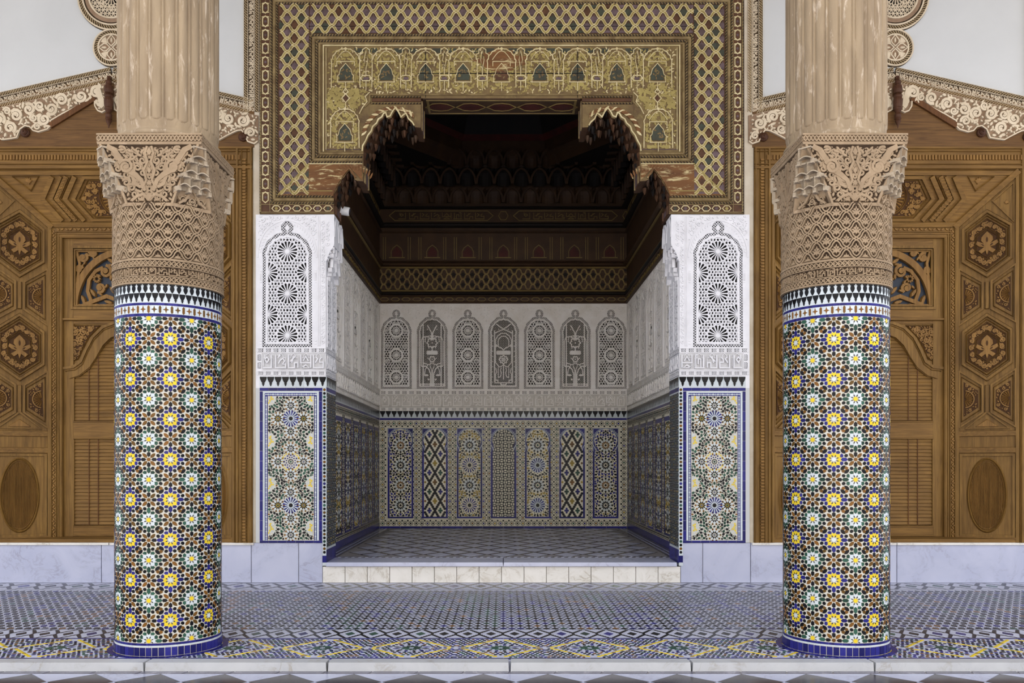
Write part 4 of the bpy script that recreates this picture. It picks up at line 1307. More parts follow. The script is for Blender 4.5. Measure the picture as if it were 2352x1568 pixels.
def screen(root, x0, vb, vs, vt, hw, mp, style, mat, hollow, plate=None, part='pierced_screen', band=None, seed=1):
    """arched, pierced stucco screen in a plate (u0, v0, u1, v1)"""
    band = band or hw * 0.19
    hh = vt - vs
    bulb = (hw * 0.25, hw * 0.17)
    out = arch_outline(x0, vb, vs, hw, hh, 7, 0.035, bulb)
    inn = arch_outline(x0, vb + band, vs, hw - band, hh - band * 1.05, 9, 0.05)
    fo = inside_poly(out); fi = inside_poly(inn)
    w0, w1, wb = -0.030, -0.006, -0.032
    if plate:
        mb = MB()
        plate_with_arch(mb, *plate, out, -0.035, 0.0, mp, mat)
        # moulding and feathered rim round the arch
        hr = hh + hw * 0.17 + hw * 0.29
        rim = arch_outline(x0, vb, vs, hw * 1.19, hr, 0, 0, None, 30)
        ribbon(mb, rim[1:-1], hw * 0.055, 0, 0.006, mp, mat)
        for i in range(3, len(rim) - 3):
            a = atan2(rim[i][1] - vs, rim[i][0] - x0)
            ca = pi * (i - 1) / 30
            c = (x0 + hw * 1.105 * cos(ca), vs + (hr * 0.92) * sin(ca))
            if abs(c[0] - x0) < bulb[0] * 1.25: continue
            for t in (-0.03, 0.03):
                prism(mb, place(almond(hw * 0.13, hw * 0.045), (c[0] - t * hw * 2 * sin(a), c[1] + t * hw * 2 * cos(a)), a + 0.7), 0, 0.005, mp, mat)
        frim = inside_poly(arch_outline(x0, vb, vs, hw * 1.23, hr + hw * 0.03, 0, 0, None, 24))
        u0, v0, u1, v1 = plate
        leaf_fill(mb, lambda u, v: u0 + 0.004 < u < u1 - 0.004 and v < v1 - 0.010 and v > vs and not frim(u, v), (u0, vs, u1, v1 - 0.01), (hw * 0.10, hw * 0.07, hw * 0.05, hw * 0.033), 0, 0.009, mp, mat, seed=seed, sym=x0, tries=220, gap=0.9)
        ribbon(mb, [(u0 + 0.004, v1 - 0.006), (u1 - 0.004, v1 - 0.006)], 0.006, 0, 0.006, mp, mat)
        mb.build('spandrel', root)
    mb = MB()
    mb.face([mp(p[0], p[1], wb) for p in out], hollow)  # dark backing sheet stands in for shade in the openings
    g = hw * 0.115
    fb = lambda u, v: fo(u, v) and not fi(u, v)
    bxx = (x0 - hw, vb, x0 + hw, vt + bulb[1] + bulb[0] * 1.2)
    for a in (pi / 4, -pi / 4):
        hatch(mb, fb, bxx, g * 0.66, a, g * 0.17, w0, w1 - 0.003, mp, mat, step=g * 0.25)
    if bulb:
        yb = vs + hh + bulb[1]
        prism(mb, place([(0, -0.5), (0.3, -0.1), (0.22, 0.2), (0, 0.5), (-0.22, 0.2), (-0.3, -0.1)], (x0, yb), 0, bulb[0] * 1.2), w0, w1 + 0.003, mp, mat)
        ribbon(mb, [(x0, yb - bulb[0] * 0.4), (x0, vs + hh - band * 1.05)], hw * 0.03, w0, w1 + 0.003, mp, mat)
    ribbon(mb, inn, hw * 0.085 if style != 'line' else hw * 0.06, w0, w1 + 0.003, mp, mat, closed=True)
    if style == 'star':
        R = hw * 0.42; sp = (vs + hh * 0.42 - vb) / 2.38
        cs = []
        for k in range(4):
            yv = vs + hh * 0.25 - k * sp
            cs.append((x0, yv))
            for s in (1, -1):
                cs.append((x0 + s * hw * 0.80, yv - sp / 2))
        cs = [c for c in cs if c[1] > vb - 0.02]
        fr = lambda u, v: fi(u, v) and all((u - c[0]) ** 2 + (v - c[1]) ** 2 > (R * 0.98) ** 2 for c in cs)
        for c in cs:
            m2 = MB(); pierced_rosette(m2, c, R, 16, lambda u, v, w: (u, v, w), mat, w0, w1)
            # keep only what lies in the opening
            for f in m2.f:
                q = [m2.v[i] for i in f]
                if fi(sum(p[0] for p in q) / len(q), sum(p[1] for p in q) / len(q)):
                    mb.face([mp(*p) for p in q], mat)
        g2 = hw * 0.118
        for a, ph in ((0.0, 0.5), (pi / 3, 0), (-pi / 3, 0), (pi / 2, 0.5)):
            hatch(mb, fr, bxx, g2, a, g2 * 0.19, w0, w1, mp, mat, step=g2 * 0.2, phase=ph)
        rows = int((vt - vb) / (g2 * 0.866))
        for j in range(rows + 1):
            for i in range(-8, 9):
                u, v = x0 + (i + (0.5 if j % 2 else 0)) * g2 * 1.155, vb + j * g2
                if fr(u, v): prism(mb, ngon(u, v, g2 * 0.24, 6), w0, w1 + 0.003, mp, mat)
    elif style == 'roundel':
        R = hw * 0.45
        cs = [(x0, vs + hh * 0.22), (x0, vs + hh * 0.22 - (vs + hh * 0.22 - vb) * 0.42), (x0, vs + hh * 0.22 - (vs + hh * 0.22 - vb) * 0.80)]
        fr = lambda u, v: fi(u, v) and all((u - c[0]) ** 2 + (v - c[1]) ** 2 > (R * 1.02) ** 2 for c in cs)
        for c in cs:
            ribbon(mb, ngon(c[0], c[1], R * 0.93, 8, pi / 8), R * 0.27, w0, w1 + 0.004, mp, mat, closed=True)
            for k in range(16):
                a = k * pi / 8
                ribbon(mb, [c, (c[0] + R * 0.86 * cos(a), c[1] + R * 0.86 * sin(a))], R * (0.085 if k % 2 == 0 else 0.05), w0, w1, mp, mat, caps=False)
            ribbon(mb, ngon(c[0], c[1], R * 0.5, 16), R * 0.07, w0, w1, mp, mat, closed=True)
        g2 = hw * 0.160
        for a, ph in ((0.0, 0.5), (pi / 3, 0), (-pi / 3, 0)):
            hatch(mb, fr, bxx, g2, a, g2 * 0.14, w0, w1, mp, mat, step=g2 * 0.22, phase=ph)
        for j in range(int((vt - vb) / (g2 * 0.75)) + 1):
            for i in range(-7, 8):
                u, v = x0 + (i + (0.5 if j % 2 else 0)) * g2, vb + j * g2 * 0.75
                if fr(u, v): prism(mb, ngon(u, v, g2 * (0.28 if (i + j) % 3 else 0.20), 6), w0, w1 + 0.003, mp, mat)
    else:
        g2 = hw * 0.10
        for a in (pi / 4, -pi / 4):
            hatch(mb, fi, bxx, g2 * 0.8, a, g2 * 0.10, w0, w1 - 0.012, mp, mat, step=g2 * 0.3)
        H = vs + hh * 0.8 - vb - band
        def L(pts, wd=0.055, cl=False):
            wd *= 1.2
            for s in (1, -1):
                ribbon(mb, [(x0 + s * p[0] * hw, vb + band + p[1] * H) for p in pts], hw * wd, w0, w1 + 0.002, mp, mat, closed=cl)
        def flower(cy, r, n=8):
            ribbon(mb, [(x0 + r * hw * (1 + 0.14 * cos(n * a)) * cos(a), vb + band + cy * H + r * hw * (1 + 0.14 * cos(n * a)) * sin(a)) for a in [2 * pi * i / 48 for i in range(48)]], hw * 0.065, w0, w1 + 0.002, mp, mat, closed=True)
            prism(mb, ngon(x0, vb + band + cy * H, hw * 0.045, 8), w0, w1 + 0.002, mp, mat)
        cw = 0.36 if style == 'line' else 0.46
        a0 = [(cw * cos(t), 0.505 + 0.028 * sin(t)) for t in (-pi / 2, -pi / 4, 0, pi / 4, pi / 2)]
        prism(mb, [(x0 + p[0] * hw * 1.0 + (0), vb + band + p[1] * H) for p in [(cw - 0.07, 0.475), (cw, 0.49), (cw, 0.52), (cw - 0.07, 0.535)]] + [(x0 - p[0] * hw, vb + band + p[1] * H) for p in [(cw - 0.07, 0.535), (cw, 0.52), (cw, 0.49), (cw - 0.07, 0.475)]], w0, w1 + 0.003, mp, mat)
        if style == 'line':
            L([(0.03, 0.70), (0.03, 0.80), (0.30, 0.92)]); L([(0.0, 0.535), (0.0, 0.60)])
            flower(0.655, 0.30); flower(0.405, 0.17, 6)
            L([(0.03, 0.74), (0.12, 0.76), (0.42, 0.745), (0.46, 0.68), (0.44, 0.66)], 0.04)
            L([(0.58, 0.0), (0.58, 0.93)]); L([(0.70, 0.30), (0.70, 0.68), (0.62, 0.735), (0.40, 0.75), (0.14, 0.73), (0.04, 0.69)], 0.04)
            L([(0.02, 0.345), (0.10, 0.335), (0.28, 0.32), (0.36, 0.335), (0.54, 0.345)], 0.045)
            L([(0.10, 0.0), (0.10, 0.18), (0.22, 0.26), (0.42, 0.30), (0.70, 0.30)]); L([(0.03, 0.0), (0.03, 0.24), (0.14, 0.31)], 0.04)
            L([(0.50, 0.17), (0.46, 0.24), (0.36, 0.29), (0.28, 0.315)], 0.04)
            for s in (1, -1):
                prism(mb, place(almond(0.34 * hw, 0.12 * hw), (x0 + s * 0.38 * hw, vb + band + 0.165 * H), 0), w0, w1 + 0.002, mp, mat)
                prism(mb, place(almond(0.16 * hw, 0.12 * hw), (x0 + s * 0.23 * hw, vb + band + 0.10 * H), 0.8 * s), w0, w1 + 0.002, mp, mat)
            L([(0.0, 0.03), (0.74, 0.03), (0.74, 0.0)], 0.05)
        else:
            L([(0.0, 0.86), (0.48, 0.94)]); L([(0.0, 0.86), (-0.58, 0.80)], 0.05)
            for r in (0.50, 0.34):
                pts = [(r * (1 + 0.06 * abs(sin(6 * t))) * cos(t), 0.66 + r * 0.27 * (1 + 0.06 * abs(sin(6 * t))) * sin(t)) for t in [-0.5 + (pi / 2 + 0.5) * i / 24 for i in range(25)]]
                L(pts, 0.045)
            L([(0.0, 0.545), (0.16, 0.58), (0.36, 0.60), (0.50, 0.63)], 0.045)
            flower(0.40, 0.24, 8); flower(0.40, 0.10, 5)
            L([(0.58, 0.06), (0.58, 0.84)]); L([(0.52, 0.36), (0.52, 0.62)], 0.04); L([(0.0, 0.32), (0.0, 0.10)], 0.05)
            L([(0.52, 0.36), (0.40, 0.33), (0.30, 0.29), (0.12, 0.30), (0.0, 0.325)], 0.045)
            L([(0.14, 0.28), (0.20, 0.24), (0.14, 0.20), (0.20, 0.14), (0.34, 0.13), (0.34, 0.28)], 0.04)
            L([(0.50, 0.27), (0.44, 0.22), (0.52, 0.17), (0.50, 0.10)], 0.045)
            L([(0.0, 0.05), (0.56, 0.05), (0.56, 0.09), (0.36, 0.09), (0.36, 0.05)], 0.05); L([(0.0, 0.02), (0.16, 0.02), (0.20, 0.05)], 0.05)
            for j in range(10):
                for s in (1, -1):
                    prism(mb, ngon(x0 + s * 0.70 * hw, vb + band + (0.06 + 0.078 * j) * H, hw * 0.032, 6), w0, w1 + 0.002, mp, mat)
        for c in ((0.27, 0.42), (0.30, 0.86), (0.22, 0.58)):
            for s in (1, -1): prism(mb, ngon(x0 + s * c[0] * hw, vb + band + c[1] * H, hw * 0.04, 6), w0, w1 + 0.002, mp, mat)
    mb.build(part, root)

def check_strip(mb, u0, u1, v0, v1, mp, mat, hollow='hole_shade', pitch=0.088):
    """strip of small nets over dark patches that paint the shade of holes"""
    n = max(1, int(round((u1 - u0) / pitch))); p = (u1 - u0) / n
    for i in range(n):
        a = u0 + i * p + p * 0.22; b = u0 + (i + 1) * p - p * 0.22
        mb.face([mp(a, v0 + 0.003, 0.0008), mp(b, v0 + 0.003, 0.0008), mp(b, v1 - 0.003, 0.0008), mp(a, v1 - 0.003, 0.0008)], hollow)
        box_strip(mb, a, v0 + 0.003, b, v1 - 0.003, (v1 - v0) * 0.30, (v1 - v0) * 0.11, 0, 0.006, mp, mat)
        for q in (0.3, 0.7):
            box2(mb, u0 + i * p - p * 0.18, v0 + (v1 - v0) * q - 0.003, u0 + i * p + p * 0.18, v0 + (v1 - v0) * q + 0.003, 0, 0.005, mp, mat)
    for v in (v0, v1):
        box2(mb, u0, v - 0.004, u1, v + 0.004, 0, 0.008, mp, mat, 0.001)

def merlon_band(root, u0, u1, v0, v1, n, mp, single=True, grout='tile_white'):
    mb = MB(); k = max(1, n // 3)
    for i in range(k):
        a = u0 + (u1 - u0) * i / k; b = u0 + (u1 - u0) * (i + 1) / k
        prism(mb, [(a + 0.0006, v0), (b - 0.0006, v0), (b - 0.0006, v1), (a + 0.0006, v1)], 0, 0.003, mp, grout)
    if single:
        mb.build('merlon_ground', root)
    cw = (u1 - u0) / n
    for i in range(n):
        t = mb if not single else MB()
        prism(t, merlon(u0 + (i + 0.5) * cw, v0 + (v1 - v0) * 0.10, cw, (v1 - v0) * 0.89), 0.002, 0.0055, mp, 'tile_black')
        if single: t.build('merlon_tile', root)
    if not single:
        mb.build('merlon_tiles', root, kind='stuff')

# ================================================================ the two pilasters
def make_pilaster(side_sign, label):
    XM = fx(1154.5)
    def mir(m):
        if side_sign > 0: return m
        return lambda u, v, w: (lambda p: (2 * XM - p[0], p[1], p[2]))(m(u, v, w))
    YF = 9.99
    mp = mir(front(YF))
    xloc = fx(668) if side_sign > 0 else 2 * XM - fx(668)
    root = thing('pilaster', (xloc, 10.2, ZS), label, 'pilaster', kind='thing', group='pilasters of the alcove mouth')
    zt = fz(493.2)
    # body
    mb = MB()
    box2(mb, fx(588), ZS, fx(741), fz(891), -0.56, 0.0, mp, 'plaster_white')
    box2(mb, fx(741), ZA - 0.04, fx(750), fz(891), -0.56, 0.0, mp, 'tile_white')
    box2(mb, fx(588), fz(891), fx(597), zt, -0.56, 0.0, mp, 'stucco')
    box2(mb, fx(597), fz(891), fx(749), fz(798.5), -0.56, 0.0, mp, 'stucco')
    box2(mb, fx(597), fz(798.5), fx(749), zt, -0.56, -0.036, mp, 'stucco')
    mb.build('body', root)
    # pierced screen
    screen(root, fx(660), fz(797), fz(592), fz(533), fx(717) - fx(660), mp, 'star', 'stucco', 'joint_shade_black', plate=(fx(597), fz(798.5), fx(729), zt), band=0.047)
    # fluted strips beside the arch and the carved strip near the corner
    mb = MB()
    box2(mb, fx(729), fz(798.5), fx(749), zt, -0.036, 0.0, mp, 'stucco')
    for a, b in ((730, 732.5), (734, 736)):
        box2(mb, fx(a), fz(795), fx(b), fz(497), 0, 0.006, mp, 'stucco', 0.002)
    leaf_fill(mb, lambda u, v: fx(737) < u < fx(747.5) and fz(792) < v < fz(506), (fx(737), fz(792), fx(748), fz(506)), (0.024, 0.017, 0.011, 0.008), 0, 0.009, mp, 'stucco', seed=11, tries=420, gap=0.9)
    for s in (597.5, 723):
        for yy in (622, 626, 648):
            box2(mb, fx(s), fz(yy + 1.6), fx(s + 4.5), fz(yy), 0, 0.006, mp, 'stucco', 0.001)
        for xx in (s + 0.2, s + 3.2):
            box2(mb, fx(xx), fz(645), fx(xx + 1.2), fz(629), 0, 0.006, mp, 'stucco', 0.001)
        for yy in (783, 789):
            box2(mb, fx(s), fz(yy + 1.6), fx(s + 4.5), fz(yy), 0, 0.006, mp, 'stucco', 0.001)
    mb.build('carved_strip', root)
    # corbel growing out at the inner corner
    mb = MB()
    for k, (x1, y0, y1) in enumerate(((768, 565, 493), (764, 573, 560), (759, 582, 571), (755, 590, 580), (752, 597, 588))):
        box2(mb, fx(746), fz(y0), fx(x1), fz(y1), -0.30, 0.0, mp, 'stucco')
        if k: ribbon(mb, arc(fx(x1) - 0.004, fz(y0) , 0.018, 0.2, pi / 2 + 0.4, 5), 0.008, 0, 0.006, mp, 'stucco')
    leaf_fill(mb, lambda u, v: fx(748) < u < fx(758) and fz(566) < v < fz(506), (fx(748), fz(566), fx(758), fz(506)), (0.024, 0.017, 0.011, 0.008), 0, 0.009, mp, 'stucco', seed=12, tries=260, gap=0.9)
    ribbon(mb, [(fx(749), fz(600)), (fx(752), fz(590)), (fx(757), fz(578)), (fx(764), fz(568)), (fx(767), fz(560)), (fx(767), fz(496))], 0.014, 0, 0.008, mp, 'stucco')
    mb.build('corbel', root)
    ms = mir(side(fx(768), 1))
    mb = MB()
    for k, (w, z0, z1, n, dep) in enumerate(((0.0, 545, 498, 2, 0.30), (-0.01, 580, 540, 3, 0.34), (-0.035, 612, 574, 2, 0.38), (-0.06, 632, 606, 1, 0.42))):
        ya, yb = YF + 0.02 + 0.03 * k, YF + 0.54
        for i in range(n):
            a = ya + (yb - ya) * i / n; b = ya + (yb - ya) * (i + 1) / n
            niche(mb, a, b, fz(z0), fz(z1), w - 0.06, w, ms, 'stucco', edge='stucco')
            prism(mb, [(a - 0.016, fz(z0)), (a - 0.010, fz(z0 + 6)), (a, fz(z0 + 10)), (a + 0.010, fz(z0 + 6)), (a + 0.016, fz(z0))], w - 0.05, w - 0.004, ms, 'stucco', bev=0.004)
    mb.build('stalactite', root)
    # jamb: tile and stucco on the side face
    mj = mir(side(fx(750), 1))
    ja, jb = YF, YF + 0.555
    mb = MB()
    eightfold(mb, (ja + 0.02, fz(1258), jb, fz(900)), 0.062, mj, dots=('tile_black', 'tile_green', 'tile_brown', 'tile_ochre'))
    mb.build('jamb_mosaic', root, kind='stuff')
    mb = MB()
    for i in range(5):
        box2(mb, ja + 0.11 * i + 0.001, fz(1293), ja + 0.11 * (i + 1) - 0.001, fz(1262), 0, 0.004, mj, 'tile_deep_blue')
        box2(mb, ja + 0.11 * i + 0.001, fz(898), ja + 0.11 * (i + 1) - 0.001, fz(890), 0, 0.004, mj, 'tile_deep_blue')
    mb.build('jamb_blue_tiles', root, kind='stuff')
    merlon_band(root, ja, jb, fz(889), fz(865), 6, mj, single=False)
    mb = MB()
    lettering(mb, ja, jb, fz(849), fz(812), 4, 0.012, 0, 0.012, mj, 'stucco')
    check_strip(mb, ja, jb, fz(809), fz(800), mj, 'stucco'); check_strip(mb, ja, jb, fz(861), fz(852), mj, 'stucco')
    for a_, b_ in ((ja + 0.02, ja + 0.25), (ja + 0.29, jb - 0.02)):
        leaf_fill(mb, lambda u, v: a_ < u < b_ and fz(795) < v < fz(640), (a_, fz(795), b_, fz(640)), (0.034, 0.024, 0.016, 0.011), 0, 0.010, mj, 'stucco', seed=15, tries=380, gap=0.9)
        for u_ in (a_ - 0.012, b_ + 0.008): box2(mb, u_, fz(797), u_ + 0.010, fz(636), 0, 0.012, mj, 'stucco', 0.002)
    mb.build('jamb_stucco', root, kind='stuff')
    # frieze with angular lettering
    mb = MB()
    box2(mb, fx(602), fz(848), fx(748), fz(812), 0, 0.0012, mp, 'stucco_ground')
    lettering(mb, fx(603), fx(747), fz(849), fz(811), 5, 0.0125, 0, 0.026, mp, 'stucco', order=[0, 1, 2, 3, 4] if side_sign > 0 else [0, 4, 2, 5, 3])
    for v in (811, 849.5):
        box2(mb, fx(601), fz(v) - 0.003, fx(748), fz(v) + 0.003, 0, 0.010, mp, 'stucco', 0.001)
    check_strip(mb, fx(591), fx(748), fz(809), fz(800), mp, 'stucco')
    check_strip(mb, fx(591), fx(748), fz(861), fz(852.5), mp, 'stucco')
    for y0, y1 in ((828, 814), (846, 832)):
        mb.face([mp(fx(592.5), fz(y0), 0.001), mp(fx(600), fz(y0), 0.001), mp(fx(600), fz(y1), 0.001), mp(fx(592.5), fz(y1), 0.001)], 'hole_shade')  # dark patch painted under the net as shade of its openings
        box_strip(mb, fx(592.5), fz(y0), fx(600), fz(y1), 0.013, 0.005, 0, 0.006, mp, 'stucco')
    mb.build('lettered_frieze', root)
    # tile panel
    merlon_band(root, fx(597), fx(750), fz(889.5), fz(865), 9, mp)
    for i in range(7):
        a = fx(597) + (fx(741) - fx(597)) * i / 7; b = fx(597) + (fx(741) - fx(597)) * (i + 1) / 7
        t = MB(); box2(t, a + 0.001, fz(897.5), b - 0.001, fz(890.5), 0, 0.005, mp, 'tile_blue', 0.001); t.build('blue_tile', root)
        if i < 7:
            t = MB(); box2(t, a + 0.001, fz(1246), b - 0.001, fz(1241), 0, 0.005, mp, 'tile_blue', 0.001); t.build('blue_tile', root)
    n = 15
    for i in range(n):
        y1 = 898.5 + (1241 - 898.5) * i / n; y0 = 898.5 + (1241 - 898.5) * (i + 1) / n
        for xa, xb in ((597.3, 604), (733.3, 740.3)):
            t = MB(); box2(t, fx(xa), fz(y0) + 0.001, fx(xb), fz(y1) - 0.001, 0, 0.005, mp, 'tile_blue', 0.001); t.build('blue_tile', root)
    mb = MB()
    for xa, xb, ya, yb in ((604.4, 732.8, 898.6, 902.4), (604.4, 609, 902.4, 1240), (728.4, 732.8, 902.4, 1240)):
        box2(mb, fx(xa), fz(yb), fx(xb), fz(ya), 0, 0.004, mp, 'tile_white')
    for xa, xb, ya, yb in ((609, 728.4, 902.6, 909), (609, 615.5, 909, 1240), (722, 728.4, 909, 1240)):
        box2(mb, fx(xa), fz(yb), fx(xb), fz(ya), 0, 0.0025, mp, 'tile_deep_blue')
    for i in range(30):
        y = 912 + i * 11.2
        for xx in (612.3, 725.2):
            prism(mb, place(almond(0.044, 0.016), (fx(xx), fz(y + 5.6)), pi / 2), 0.002, 0.004, mp, 'tile_white')
            prism(mb, ngon(fx(xx), fz(y), 0.0095, 4), 0.002, 0.004, mp, 'tile_white')
    for i in range(11):
        prism(mb, place(almond(0.044, 0.016), (fx(617 + i * 10.9), fz(905.8)), 0), 0.002, 0.004, mp, 'tile_white')
        prism(mb, ngon(fx(611.6 + i * 10.9), fz(905.8), 0.0095, 4), 0.002, 0.004, mp, 'tile_white')
    mb.build('bead_border', root, kind='stuff')
    mb = MB()
    box2(mb, fx(741), fz(1275), fx(750), fz(890), 0, 0.002, mp, 'tile_white')
    cols = ('tile_brown', 'tile_black', 'tile_green', 'tile_black', 'tile_brown', 'tile_black', 'tile_blue', 'tile_black', 'tile_grey', 'tile_black')
    for i in range(46):
        prism(mb, ngon(fx(745.7), fz(895 + i * 8.28), 0.0165, 8, pi / 8), 0.001, 0.0045, mp, cols[i % 10])
    box2(mb, fx(741), fz(1291), fx(750), fz(1275.5), 0, 0.004, mp, 'tile_blue')
    mb.build('corner_dots', root, kind='stuff')
    # star mosaic
    mb = MB()
    box2(mb, fx(615.5), fz(1240), fx(722), fz(909), 0, 0.0012, mp, 'grout')
    C = lambda x, y: (fx(x), fz(y))
    av = []
    Rb, Rs = 0.094, 0.079
    for y in (961, 1160):
        big_star(mb, C(668.5, y), Rb, mp); av.append(C(668.5, y) + (Rb * 1.2,))
    c = C(668.5, 1060)
    petal_ring(mb, c, 12, 0.016, 0.026, 0.035, 0.007, mp, 'tile_black'); prism(mb, ngon(c[0], c[1], 0.012, 8), 0, 0.0034, mp, 'tile_green')
    petal_ring(mb, c, 12, 0.040, 0.052, 0.062, 0.009, mp, 'tile_blue', pi / 12)
    petal_ring(mb, c, 12, 0.064, 0.074, 0.086, 0.012, mp, 'tile_deep_blue')
    petal_ring(mb, c, 24, 0.092, 0.102, 0.112, 0.011, mp, 'tile_yellow')
    av.append(c + (0.113,))
    stars = [(639, 961), (698, 961), (668.5, 931), (668.5, 991), (668.5, 1030), (639, 1060), (698, 1060), (668.5, 1090), (668.5, 1130), (639, 1160), (698, 1160), (668.5, 1190), (668.5, 1228)]
    for i, s in enumerate(stars):
        cc = C(*s)
        small_star(mb, cc, Rs, mp, core='tile_green' if i % 2 else 'tile_grey', ground_='tile_ochre' if s[1] in (961, 1160) else None)
        av.append(cc + (Rs * 1.02,))
    for y in (914, 1012, 1110, 1212):
        for x, s in ((616.5, 1), (720.5, -1)):
            cc = C(x, y)
            m2 = MB()
            prism(m2, ngon(cc[0], cc[1], 0.022, 8), 0, 0.003, lambda u, v, w: (u, v, w), 'tile_black')
            for k in range(10):
                for r, rr, mt in ((0.037, 0.0115, 'tile_yellow'), (0.056, 0.010, 'tile_yellow' if k % 2 else 'tile_white'), (0.075, 0.011, 'tile_white')):
                    prism(m2, place([(-rr, 0), (-rr * 0.3, -rr * 0.9), (rr, -rr * 0.5), (rr, rr * 0.5), (-rr * 0.3, rr * 0.9)], (cc[0] + r * cos(k * pi / 5 + r * 8), cc[1] + r * sin(k * pi / 5 + r * 8)), k * pi / 5), 0, 0.0036, lambda u, v, w: (u, v, w), mt)
            for f, mi in zip(m2.f, m2.m):
                q = [m2.v[i] for i in f]
                if all(fx(615.6) <= p[0] <= fx(721.9) and fz(1240) <= p[1] <= fz(909) for p in q):
                    mb.face([mp(*p) for p in q], m2.slots[mi])
            av.append(cc + (0.088,))
    fill_pieces(mb, (fx(616), fz(1239.5), fx(721.5), fz(909.5)), 0.036, av, mp, ('tile_black', 'tile_green', 'tile_black', 'tile_green', 'tile_black', 'tile_brown', 'tile_black'))
    mb.build('star_mosaic', root, kind='stuff')
    return root
make_pilaster(1, 'white stucco pilaster with star mosaic panel between alcove and left door, under the white lamp')
make_pilaster(-1, 'white stucco pilaster with star mosaic panel between the alcove and the right door')
